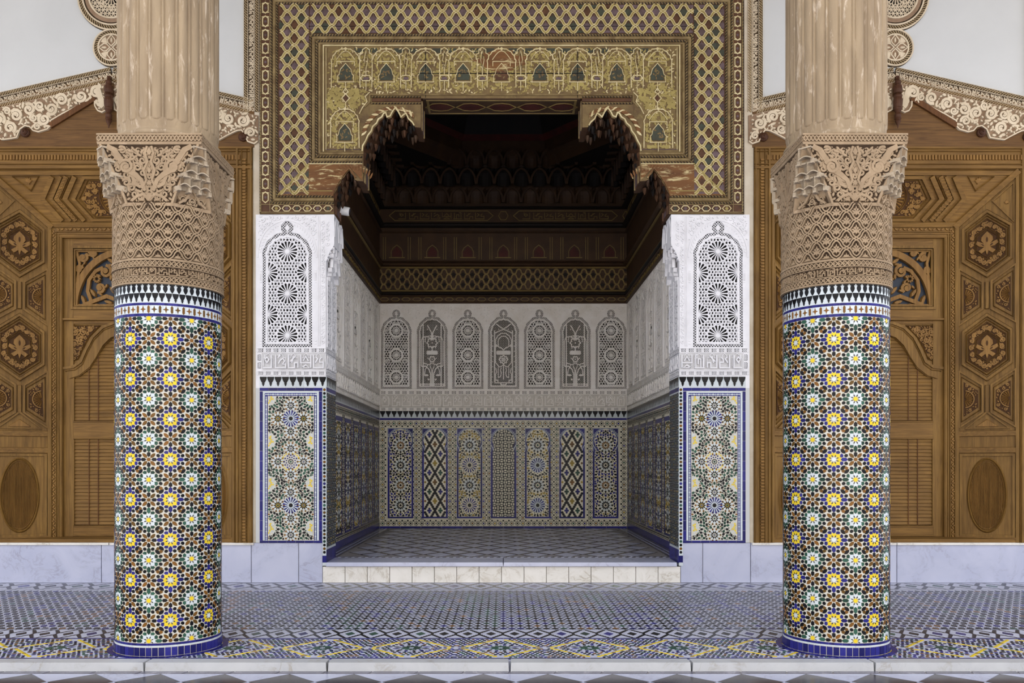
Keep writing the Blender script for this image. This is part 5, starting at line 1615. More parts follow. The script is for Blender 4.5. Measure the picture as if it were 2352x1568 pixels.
# ================================================================ painted wooden portal over the alcove mouth
def make_portal():
    XP = fx(1152)
    root = thing('painted_portal', (XP, 10.2, fz(492)), 'painted carved wooden portal frame above the alcove mouth', 'portal', kind='thing')
    YP = 9.985
    mp = front(YP)
    def X(px): return fx(px)
    def both(f):
        for s in (1, -1):
            f((lambda u, v, w: mp(u, v, w)) if s > 0 else (lambda u, v, w: mp(2 * XP - u, v, w)), s)
    # opening outline, left half from the foot upwards (pixels measured on the facade plane)
    half = [(768, 470), (764, 462), (768, 446), (774, 436), (776, 428), (783, 420), (785, 413), (792, 407), (797, 398), (803, 392), (807, 400), (812, 404), (815, 413), (821, 416), (835, 417),
            (835, 352), (836, 340), (843, 328), (848, 316), (856, 306), (859, 296), (868, 288), (872, 279), (880, 274), (884, 266), (889, 264), (892, 274), (899, 272), (904, 262), (911, 253), (918, 262), (924, 274), (931, 268), (936, 266), (941, 278), (950, 286), (954, 293), (967, 294), (967, 227)]
    hl = [(X(a), fz(b)) for a, b in half]
    opening = hl + [(2 * XP - a, b) for a, b in reversed(hl)]
    L, Rr, top, bot = X(597), 2 * XP - X(597), fz(-70), fz(492)
    mb = MB()
    xl, xr = X(768), 2 * XP - X(768)
    outer_left = [(L, top), (L, bot), (xl, bot)]
    poly = [(XP, top)] + outer_left + hl + [(XP, hl[-1][1])]
    polyr = [(2 * XP - a, b) for a, b in reversed(poly)]
    for q in (poly, polyr):
        mb.face([mp(p[0], p[1], 0) for p in q], 'paint_ground')
    edge = [(L, top), (L, bot), (xl, bot)] + opening + [(xr, bot), (Rr, bot), (Rr, top)]
    mb.quads([[mp(p[0], p[1], 0), mp(p[0], p[1], -0.45)] for p in edge], 'paint_umber')
    mb.build('portal_board', root)
    # painted soffit of the lintel
    mb = MB()
    ms = ground(fz(227))
    fl = lambda u, v, w: (u, v, fz(227) - w)
    a, b = X(972), 2 * XP - X(972)
    box2(mb, a, YP + 0.01, b, YP + 0.44, 0, 0.008, fl, 'dim_wood')
    for u0, v0, u1, v1 in ((a + 0.03, YP + 0.03, b - 0.03, YP + 0.05), (a + 0.03, YP + 0.40, b - 0.03, YP + 0.42), (a + 0.03, YP + 0.05, a + 0.06, YP + 0.40), (b - 0.06, YP + 0.05, b - 0.03, YP + 0.40)):
        box2(mb, u0, v0, u1, v1, 0.006, 0.014, fl, 'dim_line', 0.002)
    for i in range(5):
        c = (a + (i + 0.5) * (b - a) / 5, YP + 0.225)
        prism(mb, place(almond(0.30, 0.16), c, 0), 0.006, 0.012, fl, 'dim_red')
        ribbon(mb, place(almond(0.34, 0.22), c, 0), 0.010, 0.006, 0.014, fl, 'dim_line', closed=True)
    mb.build('lintel_soffit', root)
    # outer lace border with interlaced hexagons
    mb = MB()
    for s in (1, -1):
        m = mp if s > 0 else (lambda u, v, w: mp(2 * XP - u, v, w))
        v0, v1 = fz(470), top
        box2(mb, X(601), fz(488), X(621), v1, 0, 0.004, m, 'paint_umber')
        pit = 0.155; n = int((v1 - v0) / pit)
        cx = X(611)
        for i in range(n):
            c = v0 + (i + 0.5) * pit
            hexa = [(cx, c - 0.062), (cx + 0.032, c - 0.036), (cx + 0.032, c + 0.036), (cx, c + 0.062), (cx - 0.032, c + 0.036), (cx - 0.032, c - 0.036)]
            ribbon(mb, hexa, 0.011, 0.003, 0.012, m, 'paint_pale', closed=True)
            ribbon(mb, [(cx - 0.04, c + 0.05), (cx, c + pit / 2 - 0.02), (cx + 0.04, c + 0.05)], 0.010, 0.003, 0.010, m, 'paint_pale')
            ribbon(mb, [(cx - 0.04, c + pit - 0.05), (cx, c + pit / 2 + 0.02), (cx + 0.04, c + pit - 0.05)], 0.010, 0.003, 0.010, m, 'paint_pale')
            prism(mb, ngon(cx, c, 0.016, 6), 0.003, 0.008, m, 'paint_violet')
        for u in (X(600.5), X(621.5)):
            box2(mb, u - 0.005, fz(488), u + 0.005, v1, 0, 0.014, m, 'paint_rope_pale', 0.001)
        # foot of the border
        box2(mb, X(622.5), fz(488), X(767), fz(471.5), 0, 0.004, m, 'paint_umber')
        pit = 0.135; n = 6
        for i in range(n):
            c = X(624) + (i + 0.5) * (X(766) - X(624)) / n; cy = fz(480)
            ribbon(mb, [(c - 0.05, cy), (c - 0.025, cy + 0.030), (c + 0.025, cy + 0.030), (c + 0.05, cy), (c + 0.025, cy - 0.030), (c - 0.025, cy - 0.030)], 0.009, 0.003, 0.012, m, 'paint_pale', closed=True)
            prism(mb, ngon(c, cy, 0.020, 6), 0.003, 0.008, m, ('paint_ochre', 'paint_violet', 'paint_green')[i % 3])
        for v in (488.5, 471):
            box2(mb, X(601), fz(v) - 0.005, X(768), fz(v) + 0.005, 0, 0.014, m, 'paint_rope_pale', 0.001)
    mb.build('lace_border', root, kind='stuff')
    # rope and roll mouldings
    def moulding(nm, path_sets):
        mb = MB()
        for pts, wid, kind in path_sets:
            for s in (1, -1):
                m = mp if s > 0 else (lambda u, v, w: mp(2 * XP - u, v, w))
                for p, q in zip(pts[:-1], pts[1:]):
                    if kind == 'rope': rope(mb, p, q, wid, m, 'paint_rope_dark', 'paint_rope_pale', w=0.016, pitch=0.034)
                    elif kind == 'roll': roll(mb, p, q, wid, m, 'paint_rope_pale', w=0.022)
                    else: roll(mb, p, q, wid, m, 'paint_umber', w=0.016)
        mb.build(nm, root)
    P = lambda *pts: [(X(a), fz(b)) for a, b in pts]
    moulding('outer_rope', [(P((599, 490), (599, -60)), 0.020, 'rope')])
    moulding('outer_moulding', [(P((768, 467), (624, 467), (624, -2), (1152, -2)), 0.028, 'rope'), (P((768, 459.5), (631, 459.5), (631, 4), (1152, 4)), 0.040, 'roll'), (P((766, 452), (637, 452), (637, 9.5), (1152, 9.5)), 0.026, 'rope')])
    moulding('inner_moulding', [(P((833, 374), (714, 374), (714, 82.5), (1152, 82.5)), 0.026, 'rope'), (P((833, 368), (721, 368), (721, 89), (1152, 89)), 0.040, 'roll'), (P((833, 361), (728, 361), (728, 96), (1152, 96)), 0.028, 'rope'), (P((836, 354), (735, 354), (735, 102), (1152, 102)), 0.030, 'roll')])
    moulding('lintel_moulding', [(P((967, 224), (853, 224)), 0.020, 'rope'), (P((967, 231), (855, 231)), 0.045, 'dark'), (P((967, 239), (852, 239)), 0.020, 'rope'), (P((1152, 219), (850, 219), (850, 236), (838, 248)), 0.022, 'roll')])
    # lattice border
    mb = MB()
    cwx, chy = 0.162, 0.155
    lm = ['paint_violet', 'paint_violet', 'paint_umber', 'paint_green', 'paint_violet']
    for s in (1, -1):
        m = mp if s > 0 else (lambda u, v, w: mp(2 * XP - u, v, w))
        box2(mb, X(640), fz(448), X(712), fz(12), 0, 0.003, m, 'paint_umber')
        sebka(mb, X(641), X(711), fz(447), fz(13), cwx, chy, 0.026, 0.002, 0.012, m, 'paint_ochre', leaf=LEAF, leaf_size=0.74, leaf_mats=lm, wl=0.010, seed=3 + s, off=(0.02, 0), amp=0.007)
        sebka(mb, X(641), X(711), fz(447), fz(13), cwx, chy, 0.006, 0.006, 0.0145, m, 'paint_pale', seed=3, off=(0.02, 0), amp=0.007, double=0.013)
    box2(mb, X(712), fz(79), 2 * XP - X(712), fz(12), 0, 0.003, mp, 'paint_umber')
    sebka(mb, X(712), 2 * XP - X(712), fz(78), fz(13), 0.158, 0.165, 0.026, 0.002, 0.012, mp, 'paint_ochre', leaf=LEAF, leaf_size=0.74, leaf_mats=lm, wl=0.010, seed=9, off=(0.02, 0.0), amp=0.007)
    sebka(mb, X(712), 2 * XP - X(712), fz(78), fz(13), 0.158, 0.165, 0.006, 0.006, 0.0145, mp, 'paint_pale', seed=9, off=(0.02, 0.0), amp=0.007, double=0.013)
    mb.build('leaf_lattice', root, kind='stuff')
    for s in (1, -1):   # worn boards below the lattice
        m = mp if s > 0 else (lambda u, v, w: mp(2 * XP - u, v, w))
        mb = MB()
        q = P((712, 378), (833, 378), (833, 416), (806, 388), (785, 408), (770, 436), (764, 450), (640, 450))
        mb.face([m(p[0], p[1], 0.010) for p in reversed(q)], 'paint_worn')
        ribbon(mb, P((640, 449), (712, 377)), 0.012, 0, 0.018, m, 'paint_ochre')
        ribbon(mb, P((712, 378), (833, 378)), 0.010, 0, 0.018, m, 'paint_pale')
        ribbon(mb, P((645, 440), (765, 440)), 0.008, 0, 0.014, m, 'paint_ochre')
        for k in range(16):
            a = 2.6 - k * 0.13
            prism(mb, place(almond(0.085, 0.020), (X(806) + 0.30 * cos(a), fz(440) + 0.30 * sin(a) * 0.95), a + 0.5), 0.008, 0.016, m, 'paint_worn')
        ribbon(mb, P((764, 452), (768, 440), (775, 425), (786, 407), (797, 394), (803, 388), (809, 396), (818, 410)), 0.016, 0.0, 0.020, m, 'paint_worn')
        mb.build('worn_board', root)
    # arcade panel
    mb = MB()
    rnd = random.Random(5)
    def line(m, pts, wd=0.008, h=0.018, mat='paint_pale', cl=False):
        ribbon(mb, [(X(a), fz(b)) for a, b in pts], wd, 0.002, h, m, mat, closed=cl)
    box2(mb, X(743), fz(222), 2 * XP - X(743), fz(107), 0, 0.004, mp, 'paint_ground')
    for s in (1, -1):
        m = mp if s > 0 else (lambda u, v, w: mp(2 * XP - u, v, w))
        mb.face([m(X(a), fz(b), 0.004) for a, b in ((743, 222), (743, 350), (826, 350), (834, 330), (848, 300), (848, 222))], 'paint_ground')
        line(m, [(744, 350), (744, 107), (1152, 107)], 0.012); line(m, [(750, 346), (750, 112)], 0.006)
        line(m, [(748, 345), (830, 345)], 0.006, 0.014, 'paint_violet')
    def bay(m, cx, base=200, full=True, dark='paint_green'):
        # scalloped white outline, ochre leaf filling and a small dark window
        out = []
        for i in range(19):
            t = -1 + 2 * i / 18
            rr = 32 * (1 + 0.05 * (i % 2))
            out.append((cx + rr * sin(t * 1.57), base - 52 - 33 * cos(t * 1.57) * (1 + 0.04 * (i % 2))))
        line(m, [(cx - 33, base + 4)] + out + [(cx + 33, base + 4)], 0.010)
        line(m, [(cx - 20, base - 45), (cx - 20, base - 56), (cx + 20, base - 56), (cx + 20, base - 45)], 0.008)
        line(m, arc(cx, base - 57, 21, pi, 0, 10, -0.0) and [(cx - 21 + 42 * i / 10, base - 60 - 20 * sin(pi * i / 10)) for i in range(11)], 0.007)
        prism(mb, [(X(cx), fz(base - 89)), (X(cx + 4), fz(base - 85)), (X(cx), fz(base - 81)), (X(cx - 4), fz(base - 85))], 0.002, 0.020, m, 'paint_pale')
        win = [(cx - 14, base - 14), (cx + 14, base - 14), (cx + 15, base - 26), (cx + 11, base - 38), (cx, base - 51), (cx - 11, base - 38), (cx - 15, base - 26)]
        prism(mb, [(X(a), fz(b)) for a, b in win], 0.002, 0.012, m, dark)
        line(m, [(cx - 18, base - 10), (cx - 18, base - 24), (cx - 15, base - 26), (cx - 12, base - 38), (cx, base - 52), (cx + 12, base - 38), (cx + 15, base - 26), (cx + 18, base - 24), (cx + 18, base - 10)], 0.007)
        line(m, [(cx - 20, base - 9), (cx + 20, base - 9)], 0.009); line(m, [(cx, base - 9), (cx, base + 12)], 0.008)
        for k in range(10):
            prism(mb, place(almond(0.035, 0.016), (X(cx + rnd.uniform(-11, 11)), fz(base - rnd.uniform(17, 40))), rnd.uniform(0, 3)), 0.010, 0.0145, m, 'paint_ground')
        for k in range(60):
            px, py = rnd.uniform(2, 30), rnd.uniform(-6, 76)
            if px < 17 and 8 < py < 52: continue
            if hypot(px, max(0, py - 50)) > 29: continue
            a = rnd.uniform(0, 3)
            for sg in (1, -1):
                prism(mb, place(almond(0.050, 0.024), (X(cx + sg * px), fz(base - py)), a * sg), 0.003, 0.010, m, 'paint_ochre')
    def column_line(m, cx, base=200):
        # slender colonnette with trefoil head between two bays
        line(m, [(cx - 14, base - 60), (cx - 14, base - 72), (cx - 8, base - 75), (cx - 8, base - 83), (cx, base - 88), (cx + 8, base - 83), (cx + 8, base - 75), (cx + 14, base - 72), (cx + 14, base - 60)], 0.009)
        line(m, [(cx, base - 82), (cx - 4, base - 60), (cx, base - 36), (cx + 4, base - 60)], 0.007, 0.016, 'paint_pale', True)
        line(m, [(cx, base - 38), (cx, base - 24)], 0.010)
        line(m, [(cx - 12, base - 18), (cx - 8, base - 24), (cx + 8, base - 24), (cx + 12, base - 18), (cx + 8, base - 12), (cx - 8, base - 12)], 0.009, 0.018, 'paint_pale', True)
        prism(mb, [(X(cx - 6), fz(base - 15)), (X(cx + 6), fz(base - 15)), (X(cx + 6), fz(base - 21)), (X(cx - 6), fz(base - 21))], 0.002, 0.010, m, 'paint_violet')
        line(m, [(cx, base - 12), (cx, base + 10)], 0.008)
        for k in range(24):
            a = rnd.uniform(0, 3)
            px, py = rnd.uniform(3, 12), rnd.uniform(-4, 70)
            for sg in (1, -1):
                prism(mb, place(almond(0.040, 0.018), (X(cx + sg * px), fz(base - py)), a * sg), 0.003, 0.009, m, 'paint_ochre')
    bays = [795, 888, 978, 1064]
    for s in (1, -1):
        m = mp if s > 0 else (lambda u, v, w: mp(2 * XP - u, v, w))
        for b in bays: bay(m, b)
        for a, b in zip(bays[:-1], bays[1:]): column_line(m, (a + b) / 2)
        column_line(m, 1108)
        bay(m, 793, 338)
        # ochre foliage of the lower field
        for k in range(130):
            px, py = rnd.uniform(754, 838), rnd.uniform(206, 252)
            if abs(px - 795) < 7 or (px > 826 and py > 235): continue
            prism(mb, place(almond(0.058, 0.028), (X(px), fz(py)), rnd.uniform(0, 3)), 0.003, 0.011, m, 'paint_ochre')
        line(m, [(795, 205), (789, 214), (795, 218), (786, 228), (795, 238), (795, 252)], 0.009); line(m, [(795, 205), (801, 214), (795, 218), (804, 228), (795, 238)], 0.009)
        prism(mb, [(X(789), fz(228)), (X(795), fz(220)), (X(801), fz(228)), (X(795), fz(236))][::-1], 0.002, 0.012, m, 'paint_umber')
        line(m, [(850, 214), (840, 224), (844, 236), (833, 250), (826, 264)], 0.009)
        # feathered archivolt of the large arch
        for k in range(26):
            t = k / 25
            a = pi - 0.15 - 2.1 * t
            c = (X(905) + 0.345 * cos(a), fz(318) + 0.335 * sin(a))
            prism(mb, place(almond(0.085, 0.026), c, a + 0.9), 0.003, 0.014, m, 'paint_worn' if k % 3 else 'paint_pale')
        inn = [(p[0] - 2.2, p[1] - 3) for p in half[15:37]]
        line(m, inn, 0.014, 0.022, 'paint_pale')
    bay(mp, 1152, dark='paint_umber')
    for a, b in zip(bays[:-1] + [1064, 1152], bays[1:] + [1152, 1240]):
        for s in (1, -1):
            c = (a + b) / 2
            for dx in (-15, 15):
                q = [(c + dx - 13, 113), (c + dx + 13, 113), (c + dx + 9, 121), (c + dx + 2, 124), (c + dx - 9, 121)]
                q = [(X(p[0]) if s > 0 else 2 * XP - X(p[0]), fz(p[1])) for p in q]
                prism(mb, q, 0.003, 0.0065, mp, 'paint_green')
    blot = [(1150 + (52 + 16 * sin(k * 2.3)) * cos(2 * pi * k / 18), 142 + (24 + 8 * sin(k * 3.1)) * sin(2 * pi * k / 18)) for k in range(18)]
    prism(mb, [(X(p[0]), fz(p[1])) for p in reversed(blot)], 0.003, 0.0135, mp, 'paint_worn')
    wins = [(b, 200) for b in bays] + [(2304 - b, 200) for b in bays] + [(1152, 200), (793, 338), (1511, 338)]
    for k in range(1500):
        px, py = rnd.uniform(752, 1552), rnd.uniform(112, 217)
        if any(abs(px - a) < 17 and b - 54 < py < b - 6 for a, b in wins): continue
        if abs(px - 1152) < 45 and rnd.random() < 0.6: continue
        prism(mb, place(almond(rnd.uniform(0.022, 0.045), 0.014), (X(px), fz(py)), rnd.uniform(0, 3.1)), 0.003, 0.0085, mp, 'paint_pale' if rnd.random() < 0.35 else 'paint_ochre')
    for k in range(420):
        px, py = rnd.uniform(752, 842), rnd.uniform(205, 342)
        if (abs(px - 793) < 17 and 284 < py < 332) or (px > 818 and py > 250): continue
        for q in (px, 2304 - px):
            prism(mb, place(almond(rnd.uniform(0.022, 0.04), 0.014), (X(q), fz(py)), rnd.uniform(0, 3.1)), 0.003, 0.0085, mp, 'paint_pale' if rnd.random() < 0.3 else 'paint_ochre')
    mb.build('arcade_relief', root, kind='stuff')
    # board joints
    mb = MB()
    for s in (1, -1):
        m = mp if s > 0 else (lambda u, v, w: mp(2 * XP - u, v, w))
        box2(mb, X(978) - 0.003, fz(226), X(978) + 0.003, fz(106), 0.010, 0.0165, m, 'joint_shade_black')
        box2(mb, X(670) - 0.002, fz(448), X(670) + 0.002, fz(60), 0.008, 0.0150, m, 'joint_shade_black')
    box2(mb, X(960), fz(171) - 0.003, 2 * XP - X(960), fz(171) + 0.003, 0.010, 0.0165, mp, 'joint_shade_black')
    box2(mb, X(710), fz(63) - 0.002, 2 * XP - X(710), fz(63) + 0.002, 0.008, 0.0150, mp, 'joint_shade_black')
    mb.build('board_joints', root, kind='stuff')
    # stalactites in the soffits of the four small arches
    for s in (1, -1):
        for nm, (i0, i1), step in (('lower_stalactites', (2, 14), 7), ('upper_stalactites', (15, 37), 7)):
            mb = MB()
            path = half[i0:i1]
            # resample
            pts = []
            for a, b in zip(path[:-1], path[1:]):
                k = max(1, int(hypot(b[0] - a[0], b[1] - a[1]) / step))
                pts += [(a[0] + (b[0] - a[0]) * j / k, a[1] + (b[1] - a[1]) * j / k) for j in range(k)]
            for row in range(4):
                y = YP + 0.07 + 0.10 * row
                for j, (px, py) in enumerate(pts):
                    if (j + row) % 2: continue
                    u = X(px); u = u if s > 0 else 2 * XP - u
                    z = fz(py) - 0.005 - 0.028 * row * (1 if nm[0] == 'u' else 0.6)
                    r = 0.026
                    base = [(u + r * cos(q), y + 0.045 * sin(q), z + 0.02) for q in [2 * pi * t / 6 for t in range(6)]]
                    mid = [(u + r * 0.8 * cos(q), y + 0.040 * sin(q), z - 0.015) for q in [2 * pi * t / 6 for t in range(6)]]
                    tip = [(u + r * 0.15 * cos(q), y + 0.008 * sin(q), z - 0.055) for q in [2 * pi * t / 6 for t in range(6)]]
                    mb.quads([base, mid, tip], ('paint_umber', 'dim_wood', 'black_wood')[(j + row) % 3], closed=True)
                    mb.face(list(reversed(tip)), 'paint_umber')
            mb.build(nm, root, kind='stuff')
    # plain mouldings down the reveals of the corbels
    mb = MB()
    for s in (1, -1):
        sx = lambda px: (X(px) if s > 0 else 2 * XP - X(px))
        for px, ya, yb, mt in ((967, 294, 228, 'paint_rope_pale'), (835, 417, 378, 'paint_rope_pale'), (768, 490, 470, 'paint_umber')):
            m = side(sx(px), s)
            for d in (0.06, 0.10, 0.34):
                box2(mb, YP + d, fz(ya), YP + d + 0.018, fz(yb), 0, 0.014, m, mt, 0.003)
            box2(mb, YP + 0.14, fz(ya) + 0.02, YP + 0.32, fz(yb) - 0.02, 0, 0.004, m, 'paint_violet')
    mb.build('reveal_mouldings', root, kind='stuff')
    return root
make_portal()
# white lamp fixed under the left arch
lamp = thing('spotlight', (-1.965, 10.46, 4.425), 'small white cylindrical spotlight fixed under the small arch at the portal foot', 'lamp')
mb = MB()
ax0 = (-1.975, 10.50, 4.425); d = (0.118, 0.02, -0.016)
rows = []
for t, r in ((0, 0.030), (0.0, 0.050), (0.12, 0.052), (0.85, 0.052), (0.97, 0.048), (1.0, 0.040)):
    c = (ax0[0] + d[0] * t, ax0[1] + d[1] * t, ax0[2] + d[2] * t)
    rows.append([(c[0] + r * 0.16 * sin(q), c[1] + r * cos(q), c[2] + r * sin(q)) for q in [2 * pi * k / 20 for k in range(20)]])
mb.quads(rows, 'white_plastic', closed=True)
mb.face(list(reversed(rows[0])), 'white_plastic')
mb.build('housing', lamp, smooth=False)
mb = MB(); mb.face([(p[0] + 0.0005, p[1], p[2]) for p in rows[-1]], 'lamp_glass'); mb.build('lens', lamp)
mb = MB(); box2(mb, -1.985, 10.437, -1.945, 10.50, 4.41, 4.44, ground(0), 'white_plastic'); mb.build('bracket', lamp)

# ================================================================ alcove
def make_alcove():
    ya = 10.556
    rb = struct(thing('wall_back', (0, D2, ZA), '', ''), 'back wall of the alcove with seven pierced arches over seven tile panels', 'wall')
    rl = struct(thing('wall_alcove_left', (-XW, 13, ZA), '', ''), 'dim side wall of the alcove behind the left pilaster', 'wall')
    rr = struct(thing('wall_alcove_right', (XW, 13, ZA), '', ''), 'dim side wall of the alcove behind the right pilaster', 'wall')
    mpb = front(D2)
    # --- bodies
    zw = bz(697)                      # foot of the wooden part
    mb = MB(); box2(mb, -XW - 0.2, ZA - 0.1, XW + 0.2, 7.2, -0.3, -0.036, mpb, 'stucco_warm'); mb.build('body', rb)
    for root, s in ((rl, 1), (rr, -1)):
        m = side(-s * XW, s)
        mb = MB(); box2(mb, ya, ZA - 0.1, D2 + 0.2, 7.2, -0.2, -0.036, m, 'stucco_warm'); mb.build('body', root)
    # --- dado, back wall
    u0, u1 = -XW + 0.01, XW - 0.01
    def px(a): return bx(a)
    cols = [920, 999, 1078.5, 1156.5, 1235, 1314, 1391]
    hwp = 29.5 / S2
    vb_, vt_ = bz(1190), bz(983)
    pan = [(px(c) - hwp, px(c) + hwp) for c in cols]
    mb = MB()
    box2(mb, u0, ZA, u1, bz(943), -0.036, 0.0, mpb, 'tile_cream')
    outp = lambda u, v: not (vb_ < v < vt_ and any(a < u < b for a, b in pan))
    eightfold(mb, (u0, bz(1208), u1, bz(966)), 0.0985, mpb, outp, ('tile_black', 'tile_green', 'tile_ochre', 'tile_black', 'tile_brown', 'tile_deep_blue'))
    mb.build('dado_mosaic', rb, kind='stuff')
    for i in range(12):
        a = u0 + (u1 - u0) * i / 12; b = u0 + (u1 - u0) * (i + 1) / 12
        for y0, y1 in ((1213, 1208.2), (964.5, 959.8)):
            t = MB(); box2(t, a + 0.001, bz(y0), b - 0.001, bz(y1), 0, 0.005, mpb, 'tile_deep_blue', 0.001); t.build('blue_tile', rb)
    merlon_band(rb, u0, u1, bz(959.5), bz(943.5), 43, mpb, single=False)
    for k, c in enumerate(cols):
        a, b = pan[k]; xc = (a + b) / 2
        P_ = bpy.data.objects.new('tile_panel', None); P_.location = (xc, D2, (vb_ + vt_) / 2); adopt(P_, rb)
        mb = MB()
        bw = 0.034
        zsp = bz(1035)
        for (c0, d0, c1, d1) in ((a, vb_, b, vb_ + 0.030), (a, vb_ + 0.03, a + bw, zsp), (b - bw, vb_ + 0.03, b, zsp)):
            box2(mb, c0, d0, c1, d1, 0, 0.006, mpb, 'tile_deep_blue', 0.001)
        mb.build('blue_frame', P_, kind='stuff')
        box = (a + bw, vb_ + 0.03, b - bw, vt_ - 0.04)
        hw2 = (box[2] - box[0]) / 2
        # horseshoe arch outline inside the panel
        zc = bz(1013)
        rad = hw2 * 1.02
        def ins(u, v, xc=xc, hw2=hw2, zsp=zsp, zc=zc, rad=rad):
            if v < zsp + 0.04: return abs(u - xc) < hw2 and v > vb_ + 0.03
            if v < zc: return abs(u - xc) < hw2 * 0.86 + (hw2 * 0.14) * ((v - zsp - 0.04) / max(0.01, zc - zsp - 0.04))
            return hypot((u - xc), (v - zc) * 0.92) < rad
        mb = MB()
        lo = shifted(mpb, 0, 0, 0)
        def keep(sub, w1=None):
            for f, mi in zip(sub.f, sub.m):
                q = [sub.v[i] for i in f]
                cu = sum(p[0] for p in q) / len(q); cv = sum(p[1] for p in q) / len(q)
                if ins(cu, cv): mb.face([mpb(*p) for p in q], sub.slots[mi])
        flat = lambda u, v, w: (u, v, w)
        sub = MB()
        t = k if k <= 3 else 6 - k
        mb.face([mpb(p[0], p[1], 0.0022) for p in ([(box[0], box[1]), (box[2], box[1]), (box[2], zsp + 0.04), (xc + hw2 * 0.86, zsp + 0.05), (xc + rad, zc)] + [(xc + rad * cos(q), zc + rad * 1.08 * sin(q)) for q in [pi * i / 16 for i in range(1, 16)]] + [(xc - rad, zc), (xc - hw2 * 0.86, zsp + 0.05), (box[0], zsp + 0.04)])], 'tile_cream')
        if t == 0:
            av = []
            for i, yy in enumerate((1022.5, 1068, 1114, 1160)):
                cc = (xc, bz(yy)); r = 0.135
                small_star(sub, cc, r, flat, core='tile_black', inner='tile_brown' if i % 2 == 0 else 'tile_black', mid='tile_white', outer='tile_black', n=12); av.append(cc + (r * 1.02,))
            fill_pieces(sub, (box[0], box[1], box[2], vt_ - 0.03), 0.046, av, flat, ('tile_black', 'tile_deep_blue', 'tile_black', 'tile_ochre', 'tile_deep_blue', 'tile_black'), seed=k)
            keep(sub)
        elif t == 1:
            pw = 2 * hw2 / 2.0; ph = 43.5 / S2
            nseg = 5
            for d in (1, -1):
                for i in range(-10, 11):
                    for j in range(0, 52):
                        q = j / 10
                        uu = xc + (i + 0.5 + d * q) * pw; vv = box[1] - 0.06 + q * ph
                        if abs(uu - xc) < hw2 + 0.02 and vv < vt_:
                            prism(sub, [(uu - 0.027, vv), (uu - 0.013, vv - 0.021), (uu + 0.013, vv - 0.021), (uu + 0.027, vv), (uu + 0.013, vv + 0.021), (uu - 0.013, vv + 0.021)], 0.002, 0.0045, flat, 'tile_black')
            for j in range(-1, 12):
                for i in range(-2, 3):
                    cc = (xc + (i + (0.5 if j % 2 else 0)) * pw, box[1] - 0.06 + ph * 0.5 * j)
                    mt = ('tile_brown', 'tile_green', 'tile_ochre', 'tile_deep_blue')[(i * 2 + j) % 4]
                    for dx, dy in ((0, 0), (0.022, 0), (-0.022, 0), (0, 0.033), (0, -0.033)):
                        prism(sub, ngon(cc[0] + dx, cc[1] + dy, 0.021, 6), 0.002, 0.005, flat, mt)
            keep(sub)
        elif t == 2:
            av = []
            for i, yy in enumerate((1022, 1068, 1114, 1160)):
                cc = (xc, bz(yy))
                if i % 2:
                    big_star(sub, cc, 0.130, flat, core='tile_black', ray='tile_blue'); av.append(cc + (0.16,))
                else:
                    small_star(sub, cc, 0.135, flat, core='tile_green', inner='tile_black', n=12, outer='tile_black'); av.append(cc + (0.14,))
            fill_pieces(sub, (box[0], box[1], box[2], vt_ - 0.03), 0.046, av, flat, ('tile_black', 'tile_ochre', 'tile_black', 'tile_brown', 'tile_black', 'tile_green'), seed=k, size=1.0)
            keep(sub)
        else:
            g = 2 * hw2 / 6
            for j in range(0, 26):
                for i in range(-4, 5):
                    cc = (xc + (i + 0.5) * g, box[1] + (j + 0.4) * g)
                    a_ = pi / 2 * ((i + j) % 2)
                    prism(sub, [(cc[0] - g / 2, cc[1] - g / 2), (cc[0] + g / 2, cc[1] - g / 2), (cc[0] + g / 2, cc[1] + g / 2), (cc[0] - g / 2, cc[1] + g / 2)], 0.0015, 0.0026, flat, 'tile_black')
                    for hs in (0, pi):
                        prism(sub, place([(0.12 * g, -0.44 * g), (0.30 * g, -0.36 * g), (0.43 * g, -0.16 * g), (0.43 * g, 0.16 * g), (0.30 * g, 0.36 * g), (0.12 * g, 0.44 * g)], cc, a_ + pi / 2 + hs), 0.0025, 0.005, flat, 'tile_cream')
            keep(sub)
        mb.build('panel_mosaic', P_, kind='stuff')
        # carved blue spandrels
        mb = MB()
        zz0 = zsp - 0.01
        arch = [(xc + rad * 1.02 * cos(q), zc + rad * 1.10 * sin(q)) for q in [pi * i / 18 for i in range(19)]]
        for s in (1, -1):
            ar = [p for p in arch if s * (p[0] - xc) > -1e-6]
            ar.sort(key=lambda p: p[1])
            edge_u = b if s > 0 else a
            q = [(edge_u, zz0), (edge_u, vt_), (xc, vt_)] + list(reversed(ar)) + [(xc + s * hw2 * 0.88, zsp + 0.05), (xc + s * hw2, zz0)]
            pts = [mpb(p[0], p[1], 0.006) for p in q]
            mb.face(pts if s < 0 else list(reversed(pts)), 'tile_blue')
            for i in range(9):
                aa = i / 8 * 1.2 + 0.1
                c_ = (xc + s * rad * 1.18 * cos(aa), zc + rad * 1.16 * sin(aa))
                if s * (c_[0] - xc) < hw2 + bw - 0.012 and c_[1] < vt_ - 0.012:
                    ribbon(mb, spiral(c_[0], c_[1], 0.018, aa, 1.1, s), 0.006, 0.006, 0.010, mpb, 'tile_white')
            ribbon(mb, [(edge_u - s * 0.008, zz0), (edge_u - s * 0.008, vt_ - 0.008), (xc, vt_ - 0.008)], 0.005, 0.006, 0.009, mpb, 'tile_white')
            ribbon(mb, [(p[0], p[1]) for p in ar] + [], 0.007, 0.006, 0.010, mpb, 'tile_white')
            for q_ in ((0.75, 0.03), (0.8, 0.06), (0.9, 0.09)):
                prism(mb, place(almond(0.04, 0.016), (xc + s * hw2 * (q_[0] + 0.2), zsp + q_[1]), 1.1 * s), 0.006, 0.010, mpb, 'tile_white')
        mb.build('blue_spandrel', P_, kind='stuff')
